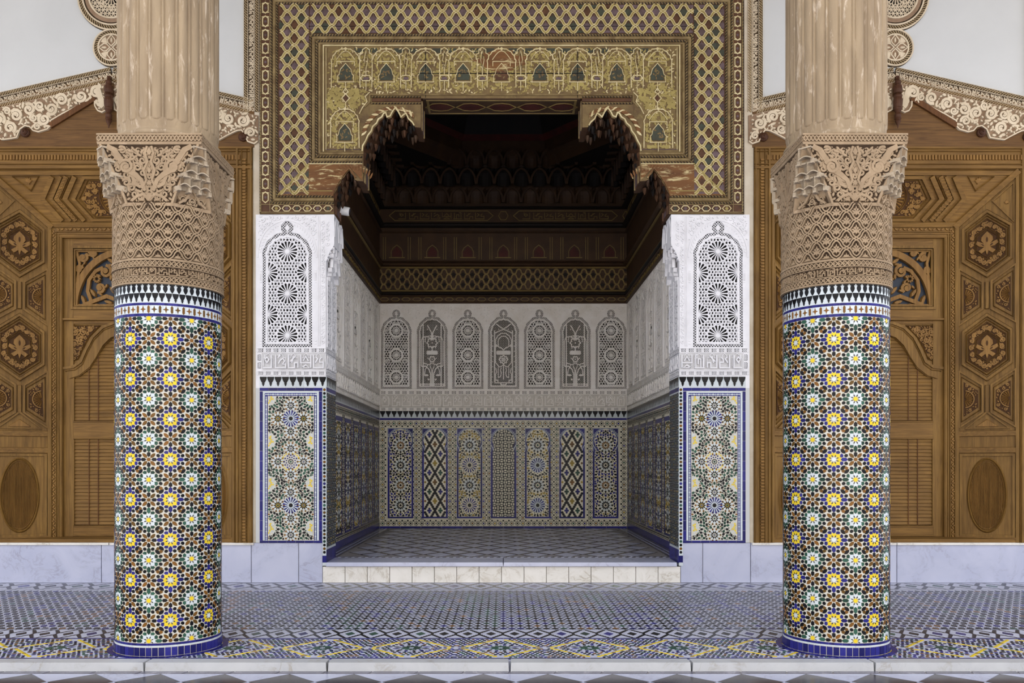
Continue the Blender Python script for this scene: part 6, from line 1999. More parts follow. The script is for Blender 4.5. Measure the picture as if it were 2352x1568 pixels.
    # --- stucco of the back wall
    mb = MB()
    box2(mb, u0, bz(943), u1, bz(895.5), -0.036, 0.0, mpb, 'stucco_warm')
    box2(mb, u0 + 0.01, bz(935.5), u1 - 0.01, bz(906), 0, 0.0012, mpb, 'stucco_shade')
    lettering(mb, u0 + 0.02, u1 - 0.02, bz(935), bz(907), 24, 0.018, 0, 0.026, mpb, 'stucco_warm')
    check_strip(mb, u0, u1, bz(905), bz(897.5), mpb, 'stucco_warm', pitch=0.125)
    check_strip(mb, u0, u1, bz(942.5), bz(936), mpb, 'stucco_warm', pitch=0.125)
    mb.build('lettered_frieze', rb)
    acx = [910, 992.5, 1074.5, 1156.5, 1239, 1321.5, 1403.5]
    styles = ['roundel', 'line', 'roundel', 'lamp', 'roundel', 'line', 'roundel']
    for k, c in enumerate(acx):
        a = u0 if k == 0 else (bx(acx[k - 1]) + bx(c)) / 2
        b = u1 if k == 6 else (bx(acx[k + 1]) + bx(c)) / 2
        S_ = bpy.data.objects.new('arch_bay', None); S_.location = (bx(c), D2, bz(800)); adopt(S_, rb)
        screen(S_, bx(c), bz(893), bz(768), bz(726), 35.5 / S2, mpb, styles[k], 'stucco_warm', 'hole_shade', plate=(a, bz(896), b, zw), seed=k)
        mb = MB()
        for v in (0.004,):
            for uu in (a, b)[1:] if k < 6 else ():
                box2(mb, uu - 0.035, bz(893), uu + 0.035, bz(768), 0, 0.006, mpb, 'stucco_warm', 0.003)
                for yy in (790, 793, 886, 889):
                    box2(mb, uu - 0.028, bz(yy), uu + 0.028, bz(yy) + 0.008, 0.006, 0.011, mpb, 'stucco_warm', 0.001)
        if k < 6: mb.build('pier', S_)
    # --- side walls: the same order seen along the wall
    for root, s in ((rl, 1), (rr, -1)):
        m = side(-s * XW, s)
        v0, v1 = 10.60, D2
        mb = MB()
        box2(mb, v0, ZA, v1, bz(943), -0.036, 0.0, m, 'tile_cream')
        pw = (v1 - v0) / 7
        pans = [(v0 + pw * i + 0.1, v0 + pw * (i + 1) - 0.1) for i in range(7)]
        eightfold(mb, (v0, bz(1200), v1, bz(964)), 0.0985, m, lambda u, v: not (vb_ < v < vt_ and any(a < u < b for a, b in pans)), ('tile_black', 'tile_green', 'tile_brown'))
        for i, (a, b) in enumerate(pans):
            for (c0, d0, c1, d1) in ((a, vb_, b, vb_ + 0.03), (a, vb_, a + 0.034, vt_), (b - 0.034, vb_, b, vt_), (a, vt_ - 0.06, b, vt_)):
                box2(mb, c0, d0, c1, d1, 0, 0.005, m, 'tile_deep_blue')
            av = []
            for yy in (1022, 1068, 1114, 1160):
                cc = ((a + b) / 2, bz(yy))
                small_star(mb, cc, 0.135, m, n=12, inner='tile_black' if i % 2 else 'tile_blue', outer='tile_black'); av.append(cc + (0.14,))
            fill_pieces(mb, (a + 0.04, vb_ + 0.03, b - 0.04, vt_ - 0.06), 0.062, av, m, ('tile_black', 'tile_ochre', 'tile_black', 'tile_green'), seed=i)
        n = 14
        for i in range(n):
            a = v0 + (v1 - v0) * i / n; b = v0 + (v1 - v0) * (i + 1) / n
            box2(mb, a + 0.001, ZA, b - 0.001, bz(1199), 0, 0.005, m, 'tile_deep_blue')
            box2(mb, a + 0.001, bz(964), b - 0.001, bz(959.8), 0, 0.005, m, 'tile_deep_blue')
        mb.build('dado_mosaic', root, kind='stuff')
        merlon_band(root, v0, v1, bz(959.5), bz(943.5), 48, m, single=False)
        mb = MB()
        box2(mb, v0, bz(943), v1, bz(895.5), -0.036, 0.0, m, 'stucco_warm')
        box2(mb, v0 + 0.01, bz(935.5), v1 - 0.01, bz(906), 0, 0.0012, m, 'stucco_shade')
        lettering(mb, v0 + 0.02, v1 - 0.02, bz(935), bz(907), 27, 0.020, 0, 0.016, m, 'stucco_warm')
        check_strip(mb, v0, v1, bz(905), bz(897.5), m, 'stucco_warm', pitch=0.125)
        check_strip(mb, v0, v1, bz(942.5), bz(936), m, 'stucco_warm', pitch=0.125)
        mb.build('lettered_frieze', root)
        for k in range(7):
            a, b = v0 + pw * k, v0 + pw * (k + 1)
            S_ = bpy.data.objects.new('arch_bay', None); S_.location = (-s * XW, (a + b) / 2, bz(800)); adopt(S_, root)
            screen(S_, (a + b) / 2, bz(893), bz(768), bz(726), 35.5 / S2, m, ('roundel', 'line')[k % 2], 'stucco_warm', 'hole_shade', plate=(a, bz(896), b, zw), seed=k)
            mb = MB()
            for uu in (b,):
                box2(mb, uu - 0.035, bz(893), uu + 0.035, bz(768), 0, 0.010, m, 'stucco_warm', 0.004)
            mb.build('pier', S_)
    # --- wooden upper walls and ceiling
    rc = struct(thing('ceiling_alcove', (0, 13, 6.9), '', ''), 'nearly black carved wooden ceiling and upper panelling inside the alcove', 'ceiling')
    zc0, zc1 = zw, 6.9
    def zb(y): return bz(y)
    walls = [(front(D2), -XW, XW), (side(-XW, 1), 10.46, D2), (side(XW, -1), 10.46, D2)]
    for wi, (m, a, b) in enumerate(walls):
        mb = MB()
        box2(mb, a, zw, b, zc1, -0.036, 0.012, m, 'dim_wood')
        # steps of the panelling, each band leaning in a little
        for y0, y1, h, mt in ((697, 692, 0.030, 'dim_wood'), (683, 679, 0.040, 'dim_wood'), (678, 671, 0.06, 'black_wood'), (670, 666, 0.03, 'dim_line'), (617, 613, 0.03, 'dim_line'), (612, 604, 0.075, 'dim_wood'), (603, 599, 0.05, 'dim_wood'), (536, 531, 0.05, 'dim_wood'), (524, 512, 0.09, 'black_wood'), (481, 476, 0.10, 'black_wood')):
            roll(mb, (a, zb((y0 + y1) / 2)), (b, zb((y0 + y1) / 2)), zb(y1) - zb(y0), shifted(m, 0, 0, 0.012), mt, w=h)
        mb.build('panelling', rc)
        mb = MB()
        n = int((b - a) / 0.19)
        for i in range(n):
            c = a + (i + 0.5) * (b - a) / n; y = zb(687.5)
            ribbon(mb, [(c - 0.075, y), (c - 0.04, y + 0.030), (c + 0.04, y + 0.030), (c + 0.075, y), (c + 0.04, y - 0.030), (c - 0.04, y - 0.030)], 0.010, 0.01, 0.022, m, 'dim_line', closed=True)
        if wi: 
            n = 0
        else: sebka(mb, a, b, zb(665), zb(618), 0.165, 0.18, 0.024, 0.010, 0.024, m, 'dim_line', leaf=LEAF, leaf_size=0.55, leaf_mats=['dim_wood', 'black_wood'], wl=0.02, amp=0.012)
        n = 0 if wi else int((b - a) / 0.62)
        for i in range(n):
            c = a + (i + 0.5) * (b - a) / n
            for dx in (-0.24, -0.20, 0.20, 0.24):
                box2(mb, c + dx - 0.005, zb(596), c + dx + 0.005, zb(545), 0.01, 0.020, m, 'dim_line')
            ribbon(mb, [(c - 0.10, zb(592)), (c - 0.10, zb(578)), (c - 0.07, zb(570)), (c, zb(563)), (c + 0.07, zb(570)), (c + 0.10, zb(578)), (c + 0.10, zb(592))], 0.010, 0.01, 0.02, m, 'dim_line')
            box2(mb, c - 0.14, zb(593), c + 0.14, zb(591), 0.01, 0.02, m, 'dim_line')
            prism(mb, [(c - 0.08, zb(590)), (c + 0.08, zb(590)), (c + 0.08, zb(578)), (c, zb(566)), (c - 0.08, zb(578))], 0.01, 0.015, m, 'dim_red')
        # cartouche with lettering
        n = max(1, int((b - a) / 2.1))
        for i in range(n):
            c0 = a + (b - a) * i / n + 0.18; c1 = a + (b - a) * (i + 1) / n - 0.18
            ribbon(mb, [(c0, zb(496)), (c0 + 0.1, zb(485)), (c1 - 0.1, zb(485)), (c1, zb(496)), (c1 - 0.1, zb(507)), (c0 + 0.1, zb(507))], 0.012, 0.01, 0.022, m, 'dim_line', closed=True)
            lettering(mb, c0 + 0.14, c1 - 0.14, zb(505), zb(487), 8, 0.010, 0.01, 0.02, m, 'dim_line', back=False)
            ribbon(mb, ngon(c1 + 0.18, zb(496), 0.085, 6), 0.012, 0.01, 0.022, m, 'dim_line', closed=True)
        mb.build('painted_lines', rc, kind='stuff')
        # stalactite cornice
        mb = MB()
        for t in range(3):
            n = int((b - a) / 0.30)
            for i in range(n + (t % 2)):
                c = a + (i + 0.5 - (0.5 if t % 2 else 0)) * (b - a) / n
                niche(mb, max(a, c - 0.15), min(b, c + 0.15), zb(470 - t * 36), zb(436 - t * 36), 0.05 + 0.10 * t, 0.14 + 0.16 * t, m, ('dim_wood', 'black_wood')[t % 2], edge='dim_wood')
        mb.build('stalactite_cornice', rc, kind='stuff')
    # eight-sided drum and dark vault
    cxo, cyo = 0.0, 12.95
    def octa(r, z, sx=1.0, sy=1.22): return [(cxo + sx * r * cos(pi / 8 + k * pi / 4), cyo + sy * r * sin(pi / 8 + k * pi / 4), z) for k in range(8)]
    mb = MB()
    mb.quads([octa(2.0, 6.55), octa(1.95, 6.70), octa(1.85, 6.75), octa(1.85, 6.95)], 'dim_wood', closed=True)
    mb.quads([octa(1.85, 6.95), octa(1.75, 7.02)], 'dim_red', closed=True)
    mb.quads([octa(1.75, 7.02), octa(1.2, 7.9), octa(0.5, 8.3), octa(0.05, 8.4)], 'black_wood', closed=True)
    mb.build('vault', rc)
    mb = MB()
    box2(mb, -XW - 0.2, 10.45, XW + 0.2, D2 + 0.2, 8.5, 8.6, ground(0), 'black_wood')
    for x0, x1, y0, y1 in ((-XW - 0.2, -XW, 10.45, D2 + 0.2), (XW, XW + 0.2, 10.45, D2 + 0.2), (-XW, XW, D2, D2 + 0.2), (-XW, XW, 10.45, 10.6)):
        box2(mb, x0, y0, x1, y1, 6.85, 8.6, ground(0), 'black_wood')
    mb.build('roof_shell', rc, kind='stuff')
    # flat corners between octagon and walls
    mb = MB()
    o8 = octa(2.0, 6.56)
    box = [(XW, cyo - 2.5), (XW, D2), (-XW, D2), (-XW, cyo - 2.5)]
    ring_in = [(p[0], p[1]) for p in o8]
    for k in range(8):
        p, q = ring_in[k], ring_in[(k + 1) % 8]
        e = lambda t: ((XW if t[0] > 0 else -XW) if abs(t[0]) > abs(t[1] - cyo) / 1.22 else t[0] * 1.0, (D2 if t[1] > cyo else 10.46) if abs(t[1] - cyo) / 1.22 > abs(t[0]) else t[1])
        pe, qe = e(p), e(q)
        face = [(p[0], p[1], 6.56), (q[0], q[1], 6.56), (qe[0], qe[1], 6.56)]
        if abs(pe[0] - qe[0]) > 0.5 and abs(pe[1] - qe[1]) > 0.5:
            face.append(((XW if p[0] + q[0] > 0 else -XW), (D2 if p[1] + q[1] > 2 * cyo else 10.46), 6.56))
        face.append((pe[0], pe[1], 6.56))
        mb.face(face, 'black_wood')
    mb.build('corner_board', rc, kind='stuff')
make_alcove()
# ================================================================ carved doors, their panelled surrounds and stucco gables
def lathe(mb, c, prof, mat, n=20, axis='z'):
    rows = []
    for r, h in prof:
        if axis == 'z': rows.append([(c[0] + r * cos(q), c[1] + r * sin(q), c[2] + h) for q in [2 * pi * k / n for k in range(n)]])
        else: rows.append([(c[0] + r * cos(q), c[1] - h, c[2] + r * sin(q)) for q in [2 * pi * k / n for k in range(n)]])
    mb.quads(rows, mat, closed=True)
    mb.face(rows[-1], mat); mb.face(list(reversed(rows[0])), mat)

FLEUR = [(0, -0.5), (0.06, -0.30), (0.22, -0.42), (0.34, -0.30), (0.20, -0.20), (0.12, -0.14), (0.30, -0.10), (0.44, 0.02), (0.40, 0.16), (0.28, 0.10), (0.14, 0.02),
         (0.24, 0.16), (0.22, 0.32), (0.10, 0.46), (0, 0.56)]
FLEUR = FLEUR + [(-p[0], p[1]) for p in reversed(FLEUR[1:-1])]

def build_surround():
    root = thing('door_surround', (-XD, 10.0, ZS), 'carved wooden panelled surround of the left door', 'door surround', kind='thing', group='panelled door surrounds')
    lx = lambda m: (lambda u, v, w: (lambda p: (p[0], p[1] - 10.0, p[2] - ZS))(m(u, v, w)))
    def put(mb, nm, parent=root, **kw):
        o = mb.build(nm, None, **kw); o.parent = parent; return o
    F = lx(front(9.985))
    XO, XI, ZO, ZI, YO, YI = 1.43, 0.845, 4.74, 4.17, 10.0, 10.3
    # outer frame
    for s in (1, -1):
        mb = MB()
        a, b = (XO, 1.62) if s > 0 else (-1.62, -XO)
        box2(mb, a, ZS, b, 5.0, -0.10, 0.0, F, 'wood')
        for e, w in ((1.605, 0.020), (1.560, 0.010), (1.50, 0.012), (1.45, 0.030)):
            box2(mb, s * e - w / 2, ZS, s * e + w / 2, 4.99, 0, 0.018, F, 'wood', 0.005)
        put(mb, 'jamb_post')
        mb = MB()
        n = int((4.86 - ZS) / 0.036)
        for i in range(n):
            z = ZS + 0.02 + i * 0.036
            box2(mb, s * 1.53 - 0.022, z, s * 1.53 + 0.022, z + 0.024, 0, 0.016, F, 'wood_carved', 0.002)
        put(mb, 'dentils', kind='stuff')
    mb = MB()
    box2(mb, -1.62, ZO, 1.62, 5.0, -0.10, 0.0, F, 'wood_rail')
    for z, w in ((4.985, 0.030), (4.945, 0.012), (4.80, 0.014), (4.76, 0.034)):
        box2(mb, -1.62, z - w / 2, 1.62, z + w / 2, 0, 0.020, F, 'wood_rail', 0.005)
    put(mb, 'head_beam')
    mb = MB()
    for i in range(82):
        x = -1.48 + i * 0.0363
        box2(mb, x, 4.845, x + 0.024, 4.905, 0, 0.016, F, 'wood_carved', 0.002)
    put(mb, 'dentils', kind='stuff')
    # tympanum boards
    T = lx(front(10.005))
    for i, (z0, z1) in enumerate(((5.0, 5.20), (5.202, 5.42), (5.422, 5.85))):
        mb = MB()
        tri = [(-1.64, 4.9), (1.64, 4.9), (1.64, 5.46), (0, 5.84), (-1.64, 5.46)]
        q = clip(clip(tri, 0, 1, z1), 0, -1, -z0)
        prism(mb, q, -0.03, 0.0, T, 'wood_board', bev=0.003)
        put(mb, 'tympanum_board')
    for s in (1, -1):
        mb = MB(); ribbon(mb, [(s * 0.70, 5.24), (s * 0.18, 5.56)], 0.06, 0, 0.03, T, 'wood_dark'); put(mb, 'slanting_strip')
    for x, z in ((-0.985, 5.165), (0.985, 5.165), (-1.515, 5.115), (1.515, 5.115)):
        mb = MB(); lathe(mb, (x, 0.0, z - ZS), [(0.052, 0.0), (0.054, 0.015), (0.046, 0.026), (0.036, 0.030), (0.036, 0.040), (0.022, 0.052), (0.010, 0.056), (0.010, 0.066), (0.003, 0.07)], 'wood_turned', 18, 'y')
        put(mb, 'knob')
    # side splays -----------------------------------------------------
    Ls = hypot(XO - XI, YI - YO)
    for s in (1, -1):
        U = (-s * (XO - XI) / Ls, (YI - YO) / Ls, 0); N = (-s * (YI - YO) / Ls, -(XO - XI) / Ls, 0)
        m = frame3((s * XO, 0.0, -ZS), U, (0, 0, 1), N)
        sp = MB()
        def zt(u): return ZO - (ZO - ZI) * u / Ls
        prism(sp, [(0, ZS), (Ls, ZS), (Ls, ZI), (0, ZO)], -0.03, 0, m, 'wood')
        for e in (0.022, Ls - 0.022):
            box2(sp, e - 0.022, ZS, e + 0.022, zt(e) , 0, 0.024, m, 'wood', 0.004)
        for zz in (ZS + 0.03, 1.525, 1.72):
            box2(sp, 0.03, zz - 0.035, Ls - 0.03, zz + 0.035, 0, 0.020, m, 'wood_rail', 0.006)
        ribbon(sp, [(0, ZO - 0.02), (Ls, ZI - 0.02)], 0.05, 0, 0.028, m, 'wood_rail')
        so = put(sp, 'splay_board')
        def sub(mb, nm, **kw):
            return put(mb, nm, so, **kw)
        uc = Ls / 2
        for zc in (3.93, 2.726):
            g = MB()
            hx = lambda k, zk=None: [(uc + a * 0.245 * k, zc + b * 0.375 * k) for a, b in ((0, -1), (1, -0.5), (1, 0.5), (0, 1), (-1, 0.5), (-1, -0.5))]
            prism(g, hx(0.80), 0, 0.006, m, 'wood_ground')
            ribbon(g, hx(1.0), 0.034, 0, 0.030, m, 'wood', closed=True)
            ribbon(g, hx(1.05), 0.012, 0, 0.040, m, 'wood', closed=True, ridge=True)
            ribbon(g, hx(0.95), 0.012, 0, 0.038, m, 'wood', closed=True, ridge=True)
            ribbon(g, hx(0.86), 0.016, 0, 0.024, m, 'wood', closed=True, ridge=True)
            ribbon(g, hx(0.77), 0.010, 0, 0.022, m, 'wood_carved', closed=True, ridge=True)
            for k in range(18):
                a0, b0 = hx(0.64)[k // 3], hx(0.64)[(k // 3 + 1) % 6]
                t = ((k % 3) + 0.5) / 3
                c = (a0[0] + (b0[0] - a0[0]) * t, a0[1] + (b0[1] - a0[1]) * t)
                an = atan2(b0[1] - a0[1], b0[0] - a0[0])
                ribbon(g, spiral(c[0], c[1], 0.028, an, 1.2, 1 if k % 2 else -1), 0.013, 0.004, 0.020, m, 'wood_carved')
                prism(g, place(almond(0.055, 0.026), c, an + (0.8 if k % 2 else -0.8)), 0.004, 0.018, m, 'wood_carved', bev=0.004)
            av = []
            ring_o, ring_i = inside_poly(hx(0.75)), inside_poly(hx(0.52))
            leaf_fill(g, lambda u, v: ring_o(u, v) and not ring_i(u, v), (uc - 0.2, zc - 0.3, uc + 0.2, zc + 0.3), (0.020, 0.015, 0.011, 0.008), 0.004, 0.017, m, 'wood_carved', seed=41, sym=uc, tries=260, gap=0.9)
            for kk, ww in ((0.50, 0.014), (0.43, 0.010)):
                ribbon(g, hx(kk), ww, 0, 0.022, m, 'wood', closed=True, ridge=True)
            prism(g, place(FLEUR, (uc, zc - 0.005), 0, 0.27), 0.004, 0.022, m, 'wood_carved', bev=0.006)
            prism(g, place(almond(0.07, 0.022), (uc, zc + 0.045), pi / 2), 0.020, 0.0235, m, 'wood_ground')
            for q in (1, -1):
                prism(g, place(almond(0.045, 0.016), (uc + q * 0.045, zc - 0.015), q * 0.7), 0.020, 0.0235, m, 'wood_ground')
            sub(g, 'hexagon_panel')
        for zc, full in ((3.328, True), (2.124, True)):
            g = MB()
            box2(g, uc - 0.022, zc - 0.16, uc + 0.022, zc + 0.16, 0, 0.028, m, 'wood', 0.006)
            sub(g, 'centre_bar')
            for q in (1, -1):
                g = MB()
                tr = lambda k: [(uc + q * (0.165 + (a - 0.165) * k), zc + b * k) for a, b in ((0.045, -0.16), (0.285, -0.33), (0.285, 0.33), (0.045, 0.16))]
                T0 = tr(1.0) if q > 0 else list(reversed(tr(1.0)))
                ribbon(g, T0, 0.022, 0, 0.026, m, 'wood', closed=True, ridge=False)
                ribbon(g, tr(0.80), 0.014, 0, 0.020, m, 'wood', closed=True, ridge=True)
                T1 = tr(0.62); T1 = T1 if q > 0 else list(reversed(T1))
                prism(g, T1, 0, 0.005, m, 'wood_ground')
                ip = inside_poly(tr(0.64))
                fc_ = uc + q * 0.232
                for k in range(9):
                    a = (pi if q > 0 else 0) - 1.3 + 2.6 * k / 8
                    ribbon(g, [(fc_ + 0.02 * cos(a), zc + 0.02 * sin(a)), (fc_ + 0.088 * cos(a), zc + 0.088 * sin(a))], 0.015, 0.003, 0.018, m, 'wood_carved', ridge=True, taper=lambda t: 0.6 + 0.8 * t)
                ribbon(g, arc(fc_, zc, 0.100, (pi if q > 0 else 0) - 1.45, (pi if q > 0 else 0) + 1.45, 12), 0.012, 0, 0.020, m, 'wood_carved')
                leaf_fill(g, lambda u, v: ip(u, v) and hypot(u - fc_, v - zc) > 0.108, (uc - 0.3, zc - 0.25, uc + 0.3, zc + 0.25), (0.020, 0.014, 0.010, 0.007), 0.003, 0.016, m, 'wood_carved', seed=43, tries=300, gap=0.9)
                sub(g, 'carved_trapezoid')
        # foot triangle, head triangle
        g = MB()
        tri = [(uc - 0.22, 1.78), (uc + 0.22, 1.78), (uc, 1.97)]
        ribbon(g, tri, 0.022, 0, 0.024, m, 'wood', closed=True)
        prism(g, [(uc - 0.12, 1.80), (uc + 0.12, 1.80), (uc, 1.89)], 0, 0.012, m, 'wood_carved', bev=0.01)
        sub(g, 'triangle_panel')
        g = MB()
        for q in (1, -1):
            tri = [(uc + q * 0.06, zt(uc + q * 0.06) - 0.09), (uc + q * 0.27, zt(uc + q * 0.27) - 0.09), (uc + q * 0.27, 4.15)]
            if tri[1][1] - tri[2][1] > 0.03:
                ribbon(g, tri, 0.018, 0, 0.022, m, 'wood', closed=True)
                cc = (sum(p[0] for p in tri) / 3, sum(p[1] for p in tri) / 3)
                prism(g, place(LEAF, cc, 0, 0.06), 0, 0.014, m, 'wood_carved', bev=0.004)
        sub(g, 'corner_triangle')
        # lower oval panel
        g = MB()
        zc = 1.0
        ribbon(g, [(0.06, 0.53), (Ls - 0.06, 0.53), (Ls - 0.06, 1.47), (0.06, 1.47)], 0.026, 0, 0.020, m, 'wood', closed=True)
        ov = [(uc + 0.195 * cos(a), zc + 0.425 * sin(a)) for a in [2 * pi * k / 40 for k in range(40)]]
        ribbon(g, ov, 0.030, 0, 0.024, m, 'wood', closed=True, ridge=True)
        ribbon(g, [(uc + 0.172 * cos(a), zc + 0.40 * sin(a)) for a in [2 * pi * k / 40 for k in range(40)]], 0.012, 0, 0.018, m, 'wood_carved', closed=True, ridge=True)
        for k in range(21):
            u = -0.155 + k * 0.0155
            h = 0.385 * sqrt(max(0.0, 1 - (u / 0.166) ** 2))
            if h > 0.02: ribbon(g, [(uc + u, zc - h), (uc + u, zc + h)], 0.012, 0, 0.014, m, 'wood_carved', ridge=True)
        sub(g, 'oval_panel')
    # top splay ---------------------------------------------------------
    Lv = hypot(ZO - ZI, YI - YO)
    V = (0, -(YI - YO) / Lv, (ZO - ZI) / Lv); N = (0, -(ZO - ZI) / Lv, -(YI - YO) / Lv)
    m = frame3((0, YI - 10.0, ZI - ZS), (1, 0, 0), V, N)
    hw = lambda v: XI + (XO - XI) * v / Lv
    mb = MB()
    prism(mb, [(-hw(0), 0), (hw(0), 0), (hw(Lv), Lv), (-hw(Lv), Lv)], -0.03, 0, m, 'wood_rail')
    for v in (0.03, Lv - 0.03):
        box2(mb, -hw(v) + 0.03, v - 0.03, hw(v) - 0.03, v + 0.03, 0, 0.022, m, 'wood_rail', 0.006)
    for s in (1, -1):
        ribbon(mb, [(s * (hw(0) - 0.02), 0), (s * (hw(Lv) - 0.02), Lv)], 0.06, 0, 0.026, m, 'wood_rail')
    so = put(mb, 'soffit_board')
    vc = Lv / 2
    g = MB()
    hx = lambda k: [(a * 0.50 * k, vc + b * 0.24 * k) for a, b in ((-1, 0), (-0.66, -1), (0.66, -1), (1, 0), (0.66, 1), (-0.66, 1))]
    prism(g, hx(0.82), 0, 0.006, m, 'wood_ground')
    ribbon(g, hx(1.0), 0.034, 0, 0.028, m, 'wood_rail', closed=True)
    ribbon(g, hx(0.88), 0.016, 0, 0.022, m, 'wood_rail', closed=True, ridge=True)
    for k in range(26):
        a = 2 * pi * k / 26
        ribbon(g, [(0.045 * cos(a), vc + 0.045 * sin(a)), (0.165 * cos(a), vc + 0.165 * sin(a))], 0.020, 0.004, 0.018, m, 'wood_carved', ridge=True, taper=lambda t: 0.5 + t)
    for r in (0.175, 0.195):
        ribbon(g, ngon(0, vc, r, 32), 0.014, 0, 0.022, m, 'wood_carved', closed=True, ridge=True)
    for s in (1, -1):
        for k, (a, b) in enumerate(((0.23, 0.10), (0.27, -0.08), (0.33, 0.05), (0.22, -0.15), (0.35, -0.09), (0.24, 0.15), (0.30, 0.14), (0.30, -0.15), (0.38, 0.0))):
            prism(g, place(LEAF, (s * a, vc + b), k * 1.1 * s, 0.075), 0.004, 0.017, m, 'wood_carved', bev=0.004)
    fpi = inside_poly(hx(0.84))
    leaf_fill(g, lambda u, v: fpi(u, v) and hypot(u, v - vc) > 0.21, (0, vc - 0.25, 0.5, vc + 0.25), (0.026, 0.019, 0.013, 0.009), 0.004, 0.016, m, 'wood_carved', seed=44, sym=0.0, tries=300, gap=0.9)
    put(g, 'fan_panel', so)
    for s in (1, -1):
        for k, x in enumerate((0.60, 0.86)):
            g = MB()
            for dx, w, h in ((0.0, 0.05, 0.030), (0.05, 0.018, 0.022), (0.10, 0.05, 0.020), (0.16, 0.030, 0.026)):
                if k == 1 and dx > 0.02: continue
                ribbon(g, [(s * (x + dx - 0.17), vc - 0.25), (s * (x + dx), vc), (s * (x + dx - 0.17), vc + 0.25)], w, 0, h, m, 'wood_rail', ridge=w < 0.02)
            if k == 0:
                for t in range(14):
                    f = (t + 0.5) / 14; v = vc - 0.23 + 0.46 * f
                    u = s * (x + 0.10 - 0.17 * abs(2 * f - 1) * 0.92)
                    ribbon(g, [(u - 0.024, v), (u + 0.024, v + (0.012 if f > 0.5 else -0.012))], 0.011, 0.018, 0.030, m, 'wood_carved')
            put(g, 'chevron', so)
        for a, b in (((0.98, vc + 0.22), 1), ((0.90, vc - 0.10), -1)):
            g = MB()
            tri = [(s * (a[0] - 0.13), a[1] + 0.03), (s * (a[0] + 0.17), a[1] + 0.03), (s * (a[0] - 0.0), a[1] - 0.13)]
            if b > 0:
                ribbon(g, tri, 0.018, 0, 0.022, m, 'wood_rail', closed=True, ridge=True)
                prism(g, place(LEAF, (s * a[0], a[1] - 0.02), pi, 0.09), 0, 0.014, m, 'wood_carved', bev=0.005)
                put(g, 'corner_triangle', so)
    # carved inner frame -------------------------------------------------
    I = lx(front(YI))
    for s in (1, -1):
        mb = MB()
        a, b = (0.72, XI) if s > 0 else (-XI, -0.72)
        box2(mb, a, ZS, b, ZI, -0.12, 0.0, I, 'wood')
        for e, w, h in ((0.838, 0.014, 0.020), (0.783, 0.012, 0.018), (0.760, 0.016, 0.012), (0.735, 0.016, 0.006)):
            box2(mb, s * e - w / 2, ZS, s * e + w / 2, ZI - (XI - e), 0, h, I, 'wood', 0.003)
        o = put(mb, 'inner_post')
        g = MB()
        n = int((ZI - ZS - 0.06) / 0.05)
        for i in range(n):
            z = ZS + 0.03 + i * 0.05
            prism(g, place(almond(0.048, 0.022), (s * 0.812, z + 0.02), 0.9 if i % 2 else 2.2), 0, 0.016, I, 'wood_carved', bev=0.003)
            prism(g, ngon(s * 0.812 + 0.012 * (1 if i % 2 else -1), z, 0.010, 6), 0, 0.013, I, 'wood_carved')
        put(g, 'leaf_carving', o, kind='stuff')
    mb = MB()
    box2(mb, -0.72, 4.04, 0.72, ZI, -0.12, 0.0, I, 'wood_rail')
    for e, w, h in ((4.163, 0.014, 0.020), (4.108, 0.012, 0.018), (4.085, 0.016, 0.012), (4.055, 0.018, 0.006)):
        box2(mb, -0.80, e - w / 2, 0.80, e + w / 2, 0, h, I, 'wood_rail', 0.003)
    o = put(mb, 'inner_head')
    g = MB()
    for i in range(32):
        x = -0.78 + i * 0.05
        prism(g, place(almond(0.048, 0.022), (x + 0.02, 4.136), 0.7 if i % 2 else -0.7), 0, 0.016, I, 'wood_carved', bev=0.003)
    put(g, 'leaf_carving', o, kind='stuff')
    mb = MB(); box2(mb, -1.45, ZS - 0.0, 1.45, ZS + 0.045, -0.50, -0.02, F, 'wood_rail', 0.004); put(mb, 'threshold')
    return root

